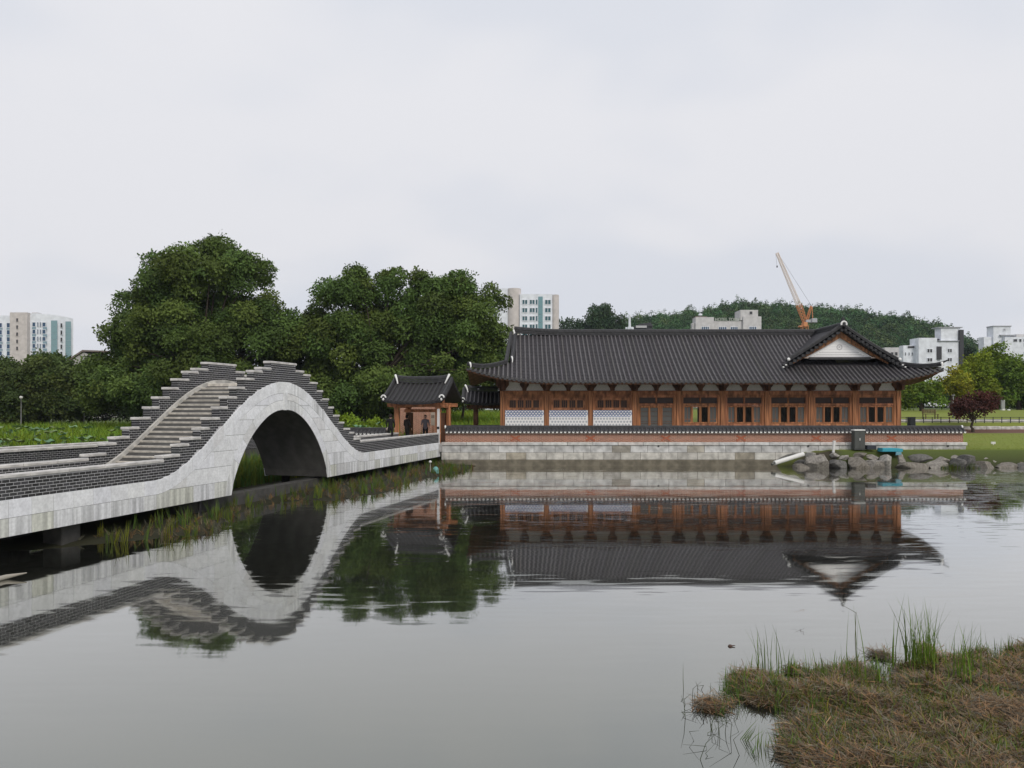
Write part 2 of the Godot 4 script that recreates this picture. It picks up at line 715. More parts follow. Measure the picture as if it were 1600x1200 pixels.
func run_brick(m: MB, x0: float, x1: float, y0: float, y1: float, z: float, out: float, tone: float) -> void:
	m.col = Color(tone, tone * 1.01, tone * 1.05)
	var a := minf(z, z + out)
	var b := maxf(z, z + out)
	var f := z + out
	var e := 0.006
	var p := [Vector3(x0, y0, z), Vector3(x1, y0, z), Vector3(x1, y1, z), Vector3(x0, y1, z)]
	var q := [Vector3(x0 + e, y0 + e, f), Vector3(x1 - e, y0 + e, f), Vector3(x1 - e, y1 - e, f), Vector3(x0 + e, y1 - e, f)]
	if out < 0:
		p = [p[1], p[0], p[3], p[2]]
		q = [q[1], q[0], q[3], q[2]]
	m.quad(q[0], q[1], q[2], q[3])
	for k in 4:
		m.quad(p[k], p[(k + 1) % 4], q[(k + 1) % 4], q[k])


func brick_tone() -> float:
	return 0.034 + 0.03 * rng.randf() * rng.randf() + (0.03 if rng.randf() < 0.06 else 0.0)


func build_bridge() -> void:
	var root := thing("arch_bridge", "pale granite humpback bridge with stepped dark brick parapets and stairs over the pond", "bridge", Vector3(-4.26, 0, -45.65), atan2(-0.9695, -0.2451))
	var granite := mat("granite", lin(0.83, 0.845, 0.87), 0.8, "faint", Vector3(0.9, 0.9, 0.9), true)
	granite.detail_enabled = true
	granite.detail_albedo = tex("faint")
	granite.detail_blend_mode = BaseMaterial3D.BLEND_MODE_MUL
	granite.detail_uv_layer = BaseMaterial3D.DETAIL_UV_2
	granite.uv2_triplanar = true
	granite.uv2_world_triplanar = true
	granite.uv2_scale = Vector3(0.25, 0.22, 0.25)
	var stained := mat("stained_granite", lin(0.82, 0.835, 0.845), 0.85, "faint", Vector3(0.9, 0.9, 0.9), true)
	stained.detail_enabled = true
	stained.detail_albedo = tex("streak")
	stained.detail_blend_mode = BaseMaterial3D.BLEND_MODE_MUL
	stained.detail_uv_layer = BaseMaterial3D.DETAIL_UV_2
	stained.uv2_triplanar = true
	stained.uv2_world_triplanar = true
	stained.uv2_scale = Vector3(0.35, 0.12, 0.35)
	var old := mat("old_granite", lin(0.60, 0.585, 0.56), 0.85, "blotch", Vector3(0.35, 0.35, 0.35), true)
	var mortar := mat("mortar", lin(0.58, 0.58, 0.59), 0.9, "grain", Vector3(0.7, 0.7, 0.7))
	var brick := mat("dark_brick", Color(1, 1, 1), 0.75, "grain", Vector3(1.3, 1.3, 1.3), true)
	var concrete := mat("old_concrete", lin(0.085, 0.083, 0.078), 0.9, "blotch", Vector3(0.3, 0.3, 0.3))
	var ends := [0.0, 40.0]
	# core: side profile with the arch opening, swept across the bridge
	for half in 2:
		var poly := PackedVector2Array()
		var x0: float = ends[0] if half == 0 else 17.36
		var x1: float = 17.36 if half == 0 else ends[1]
		var n := 60
		for i in n + 1:
			var x := lerpf(x0, x1, i / float(n))
			poly.append(Vector2(x, deck_top(x) - 0.04))
		var low := []
		for i in 25:
			var x: float = lerpf(17.36, 14.005, pow(i / 24.0, 0.6)) if half == 0 else lerpf(17.36, 20.715, pow(i / 24.0, 0.6))
			low.append(Vector2(x, maxf(opening(x), 0.56) - 0.001))
		if half == 0:
			for q in low:
				poly.append(q)
			poly.append(Vector2(x0, 0.56))
		else:
			poly.append(Vector2(x1, 0.56))
			low.reverse()
			for q in low:
				poly.append(q)
		var m := MB.new()
		m.prism(poly, 0.012, 2.94)
		obj("core", m, concrete, root)
	# granite slabs on both faces; the far face is plainer
	for face in 2:
		var zf := 0.0 if face == 0 else 2.952
		var zb := 0.03 if face == 0 else 2.922
		var cells := []
		var span := []
		var n := 56
		# upper curved band, spandrel, ring of arch stones
		for i in range(-13, 13):
			var a := MID + i * 0.53 + 0.004
			var b := MID + (i + 1) * 0.53 - 0.004
			var poly := PackedVector2Array()
			for k in 4:
				var x := lerpf(a, b, k / 3.0)
				poly.append(Vector2(x, deck_top(x) - 0.42))
			for k in 4:
				var x := lerpf(b, a, k / 3.0)
				poly.append(Vector2(x, deck_top(x)))
			cells.append(poly)
		var ring := []   # centre line samples of the intrados with outward normals
		for i in 41:
			var t := -1.0 + 2.0 * i / 40.0
			var o := signf(t) * pow(absf(t), 0.62) * 3.345
			ring.append(Vector2(17.36 + o, opening(17.36 + o)))
		ring[0].y = 0.56
		ring[40].y = 0.56
		var outer := []
		for i in 41:
			var d: Vector2 = ring[mini(i + 1, 40)] - ring[maxi(i - 1, 0)]
			var nn := Vector2(-d.y, d.x).normalized()
			if i == 0 or i == 40:
				nn = Vector2(signf(nn.x), 0)
			outer.append(ring[i] + nn * 0.36)
		for i in range(0, 40, 4):
			var poly := PackedVector2Array()
			for k in 5:
				poly.append(ring[i + k])
			for k in 5:
				poly.append(outer[i + 4 - k])
			var ins := Geometry2D.offset_polygon(poly, -0.005)
			if ins.size():
				cells.append(ins[0])
		var field := PackedVector2Array()
		for i in n + 1:
			var x := lerpf(MID - 6.88, MID + 6.88, i / float(n))
			field.append(Vector2(x, maxf(deck_top(x) - 0.425, 0.975)))
		field.append(Vector2(MID + 6.88, 0.56))
		for i in 41:
			field.append(outer[40 - i])
		field.append(Vector2(MID - 6.88, 0.56))
		for r in 8:
			var y0 := 0.56 + r * 0.5
			for k in range(-7, 7):
				var sh := 0.33 if r % 2 else 0.0
				var cell := PackedVector2Array([Vector2(MID + k * 1.05 + sh, y0), Vector2(MID + (k + 1) * 1.05 + sh, y0), Vector2(MID + (k + 1) * 1.05 + sh, y0 + 0.5), Vector2(MID + k * 1.05 + sh, y0 + 0.5)])
				for piece in Geometry2D.intersect_polygons(cell, field):
					if Geometry2D.is_polygon_clockwise(piece):
						continue
					for q in Geometry2D.offset_polygon(piece, -0.005):
						cells.append(q)
		cells.append(PackedVector2Array([Vector2(17.30, 3.0), Vector2(17.54, 3.0)]))  # place of the keystone
		cells.pop_back()
		var x := 0.0
		while x < 39.5:   # two courses along the level parts
			var w := 0.62
			if absf(x + w / 2 - MID) > 6.9 or x + w < MID - 6.88 or x > MID + 6.88:
				var a := x + 0.005
				var b := x + w - 0.005
				if x < MID and b > MID - 6.89:
					b = MID - 6.89
				if x > MID - 7 and a < MID + 6.89 and x > MID:
					a = MID + 6.89
				cells.append(PackedVector2Array([Vector2(a, 0.985), Vector2(b, 0.985), Vector2(b, 1.395), Vector2(a, 1.395)]))
				cells.append(PackedVector2Array([Vector2(a, 0.56), Vector2(b, 0.56), Vector2(b, 0.977), Vector2(a, 0.977)]))
			x += w
		for poly in cells:
			var m := MB.new()
			var low := 9.0
			for q in poly:
				low = minf(low, q.y)
			var t := rng.randf_range(0.93, 1.03)
			m.col = Color(t, t, t * rng.randf_range(0.97, 1.02))
			if low < 0.6 and rng.randf() < 0.35:   # algae on the lowest course
				m.col = m.col * Color(0.90, 0.90, 0.82)
			elif rng.randf() < 0.12:
				m.col = m.col * Color(0.90, 0.89, 0.87)
			m.prism(poly, zb, zf - (0.003 if rng.randf() < 0.3 else 0.0), 0.004)
			obj("granite_slab", m, stained if low < 0.6 or rng.randf() < 0.15 else granite, root)
		if face == 0:
			var m := MB.new()
			m.col = Color(0.9, 0.9, 0.88)
			m.prism(PackedVector2Array([Vector2(17.27, 3.38), Vector2(17.45, 3.38), Vector2(17.50, 4.05), Vector2(17.22, 4.05)]), 0.02, -0.035, 0.01)
			obj("keystone", m, granite, root)
	# dark damp drips below the slab joints
	# parapets
	for side in 2:
		var z0 := 0.03 if side == 0 else 2.66
		var z1 := 0.29 if side == 0 else 2.92
		var hint := "near" if side == 0 else "far"
		var edges := [-0.0]
		var bounds := [0.0]
		for k in range(STEPS.size() - 1, -1, -1):
			bounds.append(MID - STEPS[k][0])
		for s in STEPS:
			bounds.append(MID + s[0])
		bounds.append(40.0)
		var core := MB.new()
		var ends_m := MB.new()
		for k in bounds.size() - 1:
			var a: float = bounds[k]
			var b: float = bounds[k + 1]
			var top := wall_top((a + b) / 2)
			var poly := PackedVector2Array()
			for i in 7:
				var x := lerpf(a, b, i / 6.0)
				poly.append(Vector2(x, deck_top(x) - 0.03))
			poly.append(Vector2(b, top - 0.1))
			poly.append(Vector2(a, top - 0.1))
			core.prism(poly, z0, z1)
			if k > 0 and k < bounds.size() - 1:   # brick ends where the wall steps down
				var rise: bool = wall_top(a - 0.05) < top
				for end in 2:
					var ex: float = a if end == 0 else b
					var nb := wall_top(ex + (-0.05 if end == 0 else 0.05))
					if nb < top - 0.02:
						var y := nb
						while y < top - 0.14:
							var tn := brick_tone()
							ends_m.col = Color(tn, tn * 1.01, tn * 1.05)
							var o := -0.012 if end == 0 else 0.012
							ends_m.box(Vector3(minf(ex, ex + o), y + 0.008, z0 - 0.01), Vector3(maxf(ex, ex + o), minf(y + 0.07, top - 0.102), z1 + 0.01))
							y += 0.078
			# coping stones with a projecting edge
			var grp := [[a, b]]
			if b - a > 2.5:
				grp = []
				var cnt := int(ceil((b - a) / 1.2))
				for i in cnt:
					grp.append([lerpf(a, b, i / float(cnt)), lerpf(a, b, (i + 1) / float(cnt))])
			for g in grp:
				var c := MB.new()
				var t := rng.randf_range(0.88, 1.08)
				c.col = Color(t * 1.25, t * 1.24, t * 1.2)
				var lap := 0.045 if b - a < 2.5 else -0.004
				var inside := 0.02   # a step's coping runs in under the next one
				var ga: float = g[0] - (lap if a < MID else inside)
				var gb: float = g[1] + (inside if a < MID else lap)
				if b - a > 2.5:
					ga = g[0] + 0.004
					gb = g[1] - 0.004
				elif a < MID and b > MID:
					ga = a - lap
					gb = b + lap
				c.cbox(Vector3(ga, top - 0.098, z0 - 0.035), Vector3(gb, top - 0.012, z1 + 0.035), 0.014)
				obj("coping", c, old, root)
		obj("parapet", core, mortar, root)
		kind(obj("end_bricks", ends_m, brick, root), "stuff")
		# bricks: every course on both faces of the wall, cut to the stepped outline
		var bricks := MB.new()
		var protos := []
		for i in 4:
			var pm := MB.new()
			run_brick(pm, 0, 0.183, 0, 0.062, 0, -0.012, 0.032 + 0.012 * i)
			protos.append(pm.mesh())
		var singles := 0
		var hb := 0.078
		var lb := 0.2
		for face in 2:
			var z := z0 if face == 0 else z1
			var out := -0.012 if face == 0 else 0.012
			for course in 60:
				var y := 1.40 + course * hb
				var x := -0.1 if course % 2 else 0.0
				while x < 39.9:
					var a := maxf(x, 0.0)
					var b := minf(x + lb - 0.017, 39.95)
					var top := minf(wall_top(a + 0.005), wall_top(b - 0.005)) - 0.1
					var full := maxf(wall_top(a + 0.005), wall_top(b - 0.005)) - 0.1
					if full > y + 0.03 and top < y + 0.03:   # cut at a step's edge
						for s in STEPS:
							for e in [MID - s[0], MID + s[0]]:
								if e > a and e < b:
									if wall_top(a + 0.005) > wall_top(b - 0.005):
										b = e
									else:
										a = e
						top = full
					var base := maxf(deck_top(a), deck_top(b))
					if y + hb * 0.5 > base - 0.02 and y < top - 0.02 and b - a > 0.03:
						var y1 := minf(y + hb - 0.016, top - 0.004)
						if side == 0 and face == 0 and x > 23.9 and x < 30.0 and course < 7 and singles < 200 and b - a > 0.18:
							obj("brick", protos[rng.randi() % 4], brick, root, Transform3D(Basis(), Vector3(a, y, z)))
							singles += 1
						else:
							run_brick(bricks, a, b, y, y1, z, out, brick_tone())
					x += lb
		kind(obj("brick_courses", bricks, brick, root), "stuff")
	# stairs and their curved stringers
	var tread := mat("tread_stone", lin(0.66, 0.62, 0.55), 0.85, "blotch", Vector3(0.6, 0.6, 0.6), true)
	var count := 20
	for half in 2:
		var from := 0.0
		for i in count:
			var y := 1.36 + (i + 1) * (4.36 - 1.36) / count
			var o := 6.9
			while o > 0.9 and 1.40 + 3.04 * pow(0.5 + 0.5 * cos(PI * o / 6.9), 0.85) < y - 0.02:
				o -= 0.01
			var x0 := o
			var o2 := 0.0
			var m := MB.new()
			var t := rng.randf_range(0.85, 1.08)
			m.col = Color(t, t, t)
			var a := MID + x0 if half == 1 else MID - x0
			var b := MID
			var back := MID + signf(a - MID) * maxf(x0 - 0.75, 0.0)
			m.cbox(Vector3(minf(a, back), y - 0.17, 0.31), Vector3(maxf(a, back), y - 0.03, 2.64), 0.003)
			m.cbox(Vector3(minf(a + 0.012 * signf(a - MID), back), y - 0.03, 0.31), Vector3(maxf(a + 0.012 * signf(a - MID), back), y, 2.64), 0.008)
			obj("step", m, tread, root)
	var land := MB.new()
	land.cbox(Vector3(MID - 1.0, 4.2, 0.31), Vector3(MID + 1.0, 4.37, 2.64), 0.01)
	obj("landing", land, tread, root)
	for part in [[0.0, MID - 6.9], [MID + 6.9, 40.0]]:
		var m := MB.new()
		var x: float = part[0]
		while x < part[1] - 0.1:
			m.cbox(Vector3(x, 1.30, 0.31), Vector3(minf(x + 0.79, part[1]), 1.372, 2.64), 0.006)
			x += 0.8
		obj("deck_paving", m, tread, root)
	for z in [2.56, 0.29]:
		var st := MB.new()
		var n := 60
		var poly := PackedVector2Array()
		for i in n + 1:
			var x := lerpf(MID - 6.6, MID + 6.6, i / float(n))
			poly.append(Vector2(x, deck_top(x) + 0.10))
		for i in n + 1:
			var x := lerpf(MID + 6.6, MID - 6.6, i / float(n))
			poly.append(Vector2(x, deck_top(x) - 0.10))
		st.col = Color(1.05, 1.02, 0.98)
		st.prism(poly, z, z + 0.09, 0.01)
		obj("stair_stringer", st, old, root)
	# tie beam and piers under the deck
	var tb := MB.new()
	tb.cbox(Vector3(13.3, -0.9, 0.55), Vector3(22.6, 0.50, 1.0), 0.02)
	obj("tie_beam", tb, concrete, root)
	for x in [3.0, 8.0, 13.0, 22.3, 27.0]:
		for z in [0.5, 2.1]:
			var p := MB.new()
			p.cbox(Vector3(x - 0.3, -1.2, z - 0.15 + (0.6 if x == 13.0 or x == 22.3 else 0.0)), Vector3(x + 0.3, 0.558, z + 0.45), 0.02)
			obj("pier", p, concrete, root)
	var pole := MB.new()
	pole.tube([Vector3(22.2, -1, 0.12), Vector3(22.2, 0.558, 0.12)], [0.05, 0.05], 8)
	obj("prop_post", pole, mat("black_metal", lin(0.02, 0.02, 0.022), 0.5), root)


func build_walkway() -> void:
	# a second, level footbridge that runs beside the first on its far side
	var a := Vector2(-21.0, -19.0)
	var b := Vector2(-12.6, -45.9)
	var d := (b - a).normalized()
	var root := thing("level_footbridge", "low level footbridge with dark brick parapets beyond the arch bridge", "bridge", Vector3(a.x, 0, a.y), atan2(-d.y, d.x))
	var length := a.distance_to(b)
	var stained := mat("stained_granite", lin(0.82, 0.835, 0.845), 0.85, "faint", Vector3(0.9, 0.9, 0.9), true)
	stained.detail_enabled = true
	stained.detail_albedo = tex("streak")
	stained.detail_blend_mode = BaseMaterial3D.BLEND_MODE_MUL
	stained.detail_uv_layer = BaseMaterial3D.DETAIL_UV_2
	stained.uv2_triplanar = true
	stained.uv2_world_triplanar = true
	stained.uv2_scale = Vector3(0.35, 0.12, 0.35)
	var old := mat("old_granite", Color.WHITE)
	var mortar := mat("mortar", Color.WHITE)
	var brick := mat("dark_brick", Color.WHITE)
	var dk := MB.new()
	dk.box(Vector3(0, 0.7, -1.9), Vector3(length, 1.25, 0))
	obj("deck", dk, mat("old_concrete", Color.WHITE), root)
	var bricks := MB.new()
	for side in 2:
		var z0 := -0.26 if side == 0 else -1.9
		var z1 := z0 + 0.26
		var w := MB.new()
		w.box(Vector3(0, 1.25, z0), Vector3(length, 1.85, z1))
		obj("parapet", w, mortar, root)
		for course in 8:
			var x := -0.1 if course % 2 else 0.0
			while x < length - 0.2:
				var y := 1.245 + course * 0.076
				run_brick(bricks, maxf(x, 0), x + 0.188, y, y + 0.064, z1, 0.01, brick_tone())
				x += 0.2
		var x := 0.0
		while x < length - 0.3:
			var c := MB.new()
			var t := rng.randf_range(0.9, 1.1)
			c.col = Color(t * 1.1, t * 1.1, t * 1.05)
			c.cbox(Vector3(x, 1.852, z0 - 0.06), Vector3(minf(x + 1.19, length), 1.96, z1 + 0.06), 0.015)
			obj("coping", c, old, root)
			x += 1.2
	kind(obj("brick_courses", bricks, brick, root), "stuff")
	var x := 2.0
	while x < length:
		var p := MB.new()
		p.cbox(Vector3(x, -0.6, -1.6), Vector3(x + 0.4, 0.7, -0.3), 0.02)
		obj("pier", p, mat("old_concrete", Color.WHITE), root)
		x += 5.0


# ---------------------------------------------------------------- embankment and courtyard wall
func build_platform() -> void:
	var root := thing("embankment_wall", "pale granite block embankment wall rising from the pond below the hall", "wall", Vector3(-4.2, 0, -45.65))
	var block := mat("embankment_granite", lin(0.60, 0.60, 0.59), 0.85, "blotch", Vector3(0.25, 0.25, 0.25), true)
	var core := MB.new()
	core.box(Vector3(0, -1.0, -1.6), Vector3(31.2, 1.2, -0.07))
	obj("core", core, mat("old_concrete", Color.WHITE), root)
	for row in 2:
		var x := 0.0 if row == 0 else -0.55
		while x < 31.15:
			var w := 1.12 + 0.14 * sin(x * 3.7 + row)
			var a := maxf(x, 0) + 0.006
			var b := minf(x + w, 31.2) - 0.006
			if b - a > 0.1:
				var m := MB.new()
				var t := rng.randf_range(0.8, 1.06)
				m.col = Color(t, t, t) if row == 0 else Color(t * 0.96, t * 0.93, t * 0.87)
				if rng.randf() < 0.12:
					m.col = m.col * Color(0.72, 0.68, 0.6)
				m.cbox(Vector3(a, 0.80 if row == 0 else 0.37, -0.08), Vector3(b, 1.215 if row == 0 else 0.792, 0.002 * (rng.randi() % 4)), 0.012)
				obj("granite_block", m, block, root)
			x += w
	var foot := MB.new()   # damp footing at the waterline
	foot.col = Color(0.30, 0.27, 0.21)
	foot.cbox(Vector3(0, -1.0, -0.08), Vector3(31.2, 0.362, 0.03), 0.03)
	obj("footing", foot, block, root)
	var x := 0.0
	while x < 31.1:
		var m := MB.new()
		var t := rng.randf_range(0.95, 1.15)
		m.col = Color(t, t * 0.95, t * 0.92)
		m.cbox(Vector3(x, 1.22, -0.75), Vector3(minf(x + 1.49, 31.24), 1.40, 0.07), 0.02)
		obj("capstone", m, block, root)
		x += 1.5
	for k in [12.9, 21.8, 30.1]:
		var p := MB.new()
		p.tube([Vector3(k, 1.19, -0.05), Vector3(k, 1.19, 0.06)], [0.06, 0.06], 10)
		obj("drain_hole", p, mat("black_metal", Color.WHITE), root)


func red_brick_tone() -> Color:
	var t := rng.randf_range(0.75, 1.2)
	return Color(0.37 * t, 0.155 * t, 0.095 * t)


func tile_cap(root: Node3D, length: float, y: float, z: float, half: float) -> void:  # small tiled roof on a wall; x along it
	var tile := mat("roof_tile", Color.WHITE)
	var m := MB.new()
	var prof := PackedVector2Array([Vector2(-half, y), Vector2(half, y), Vector2(half, y + 0.05), Vector2(0.1, y + 0.25), Vector2(-0.1, y + 0.25), Vector2(-half, y + 0.05)])
	var t := Transform3D(Basis(Vector3(0, 0, -1), Vector3.UP, Vector3(1, 0, 0)), Vector3(0, 0, z))
	m.xf = t
	m.prism(prof, 0, length)
	obj("cap_bed", m, tile, root)
	var ribs := MB.new()
	var discs := MB.new()
	var x := 0.12
	while x < length:
		for s in [1.0, -1.0]:
			ribs.half_tube([Vector3(x, y + 0.04, z + s * (half + 0.02)), Vector3(x, y + 0.25, z + s * 0.1)], Vector3.RIGHT, 0.062)
		discs.tube([Vector3(x, y + 0.05, z + half + 0.015), Vector3(x, y + 0.05, z + half + 0.04)], [0.068, 0.068], 8)
		x += 0.243
	kind(obj("cap_tiles", ribs, tile, root), "stuff")
	kind(obj("end_tiles", discs, mat("lime_white", lin(0.72, 0.72, 0.70), 0.8), root), "stuff")
	var r := MB.new()
	r.cbox(Vector3(-0.05, y + 0.24, z - 0.1), Vector3(length + 0.05, y + 0.33, z + 0.1), 0.02)
	r.tube([Vector3(-0.08, y + 0.36, z), Vector3(length + 0.08, y + 0.36, z)], [0.075, 0.075], 8)
	obj("cap_ridge", r, tile, root)
	for e in [0.0, length]:
		var w := MB.new()
		w.ball(Vector3(e, y + 0.33, z), Vector3(0.07, 0.13, 0.13), 5)
		obj("ridge_end", w, mat("lime_white", Color.WHITE), root)


func brick_wall(root: Node3D, length: float, y0: float, y1: float, z: float) -> void:
	var core := MB.new()
	core.box(Vector3(0, y0, z - 0.3), Vector3(length, y1 + 0.12, z - 0.012))
	obj("wall_core", core, mat("pink_mortar", lin(0.60, 0.46, 0.38), 0.9, "grain", Vector3(0.7, 0.7, 0.7)), root)
	var m := MB.new()
	var rows := int((y1 - y0) / 0.068)
	var h := (y1 - y0) / rows
	for r in rows:
		var x := -0.11 if r % 2 else 0.0
		while x < length:
			run_brick(m, maxf(x, 0), minf(x + 0.195, length), y0 + r * h + 0.010, y0 + (r + 1) * h - 0.010, z - 0.012, 0.014, 1.0)
			var c := red_brick_tone()
			for k in range(m.c.size() - 30, m.c.size()):
				m.c[k] = c
			x += 0.22
	kind(obj("brick_courses", m, mat("red_brick", Color(1, 1, 1), 0.85, "grain", Vector3(1, 1, 1), true), root), "stuff")


func build_courtyard_wall() -> void:
	mat("roof_tile", lin(0.05, 0.05, 0.053), 0.6, "blotch", Vector3(0.5, 0.5, 0.5), false)
	var root := thing("courtyard_wall", "long low red brick wall with black tile cap on the embankment in front of the hall", "wall", Vector3(-4.0, 0, -46.1))
	brick_wall(root, 31.0, 1.40, 1.88, 0.15)
	tile_cap(root, 31.0, 1.96, 0.0, 0.34)
	var orange := mat("orange_brick", lin(0.34, 0.12, 0.07), 0.85)
	var x := 4.2
	while x < 30:
		var m := MB.new()   # a flower of slanting bricks in the wall
		for k in 4:
			var a := [0.5, PI - 0.5, PI + 0.5, -0.5][k] as float
			m.xf = Transform3D(Basis(Vector3.BACK, a), Vector3(x, 1.64, 0.15))
			m.cbox(Vector3(0.05, -0.05, 0.0), Vector3(0.3, 0.05, 0.03), 0.008)
		m.xf = Transform3D(Basis(), Vector3(x, 1.64, 0.15))
		m.cbox(Vector3(-0.06, -0.06, 0.0), Vector3(0.06, 0.06, 0.034), 0.01)
		obj("flower_motif", m, orange, root)
		x += 4.5
	var r2 := thing("courtyard_wall", "short black tile capped courtyard wall left of the gate behind the footbridge", "wall", Vector3(-13.4, 0, -47.4), -0.09)
	brick_wall(r2, 5.8, 0.9, 1.75, 0.15)
	tile_cap(r2, 5.8, 1.82, 0.0, 0.34)
	var r3 := thing("courtyard_wall", "rear courtyard wall with pale top seen between the gate and the side pavilion", "wall", Vector3(-5.6, 0, -58.5))
	brick_wall(r3, 5.6, 1.0, 1.62, 0.15)
	tile_cap(r3, 5.6, 1.7, 0.0, 0.34)


# ---------------------------------------------------------------- the hall; its axes are the world's, origin at (0, 0, -50)
const XL := -2.85     # left and right eave corners
const XR := 27.0
const RIDGE_Z := -3.5
const GX := 21.2      # ridge of the wing that ends in the front gable
const GZ := 0.2       # its gable wall


func eave_lift(x: float) -> float:
	var l := clampf((x - XL) / 5.5, 0, 1)
	var r := clampf((XR - x) / 5.5, 0, 1)
	return 0.85 * pow(1 - l, 2.2) + 0.85 * pow(1 - r, 2.2)


func front(x: float, t: float) -> Vector3:  # the front slope, t from eave to ridge
	var lift := eave_lift(x)
	var z := 2.0 + 0.25 * lift
	return Vector3(x, 5.10 + lift * (1 - t) * (1 - t) * (1 - t * 0.3) + 3.42 * (0.86 * t + 0.14 * t * t), lerpf(z, RIDGE_Z, t))


func wing_y(x: float) -> float:  # the wing's slopes: concave from its ridge to their eaves
	var o := absf(x - GX) / 5.8
	return 5.10 + 3.5 * (0.82 * (1 - o) + 0.18 * (1 - o) * (1 - o))


func hip_top(x: float) -> float:  # how far up the front slope a tile row at x reaches
	if x < -0.05:
		return 0.41 * clampf((x - XL) / (-0.05 - XL), 0, 1)
	if x > 24.75:
		return 0.33 * clampf((XR - x) / (XR - 24.75), 0, 1)
	if x > 17.62:
		return 0.33
	return 1.0


func row_points(x: float, t0: float, t1: float, n: int) -> Array:
	var p := []
	for i in n + 1:
		p.append(front(x, lerpf(t0, t1, i / float(n))) + Vector3(0, 0.01, 0))
	return p


func ridge_bar(m: MB, p: Array, w: float, h: float) -> void:  # a ridge: courses of flat tiles under a round one
	for i in p.size() - 1:
		var a: Vector3 = p[i]
		var b: Vector3 = p[i + 1]
		var s := (b - a).cross(Vector3.UP).normalized() * w
		for lv in 3:
			var y0 := h * lv / 3.0
			var y1 := h * (lv + 0.8) / 3.0
			var k := 1.0 if lv != 1 else 0.86
			var q := [a - s * k + Vector3(0, y0, 0), b - s * k + Vector3(0, y0, 0), b - s * k + Vector3(0, y1, 0), a - s * k + Vector3(0, y1, 0), a + s * k + Vector3(0, y0, 0), b + s * k + Vector3(0, y0, 0), b + s * k + Vector3(0, y1, 0), a + s * k + Vector3(0, y1, 0)]
			m.quad(q[1], q[0], q[3], q[2])
			m.quad(q[4], q[5], q[6], q[7])
			m.quad(q[3], q[7], q[6], q[2])
			m.quad(q[0], q[1], q[5], q[4])
			m.quad(q[0], q[4], q[7], q[3])
			m.quad(q[5], q[1], q[2], q[6])
	var top := []
	var r := []
	for q in p:
		top.append(q + Vector3(0, h, 0))
		r.append(w * 0.62)
	m.tube(top, r, 8)


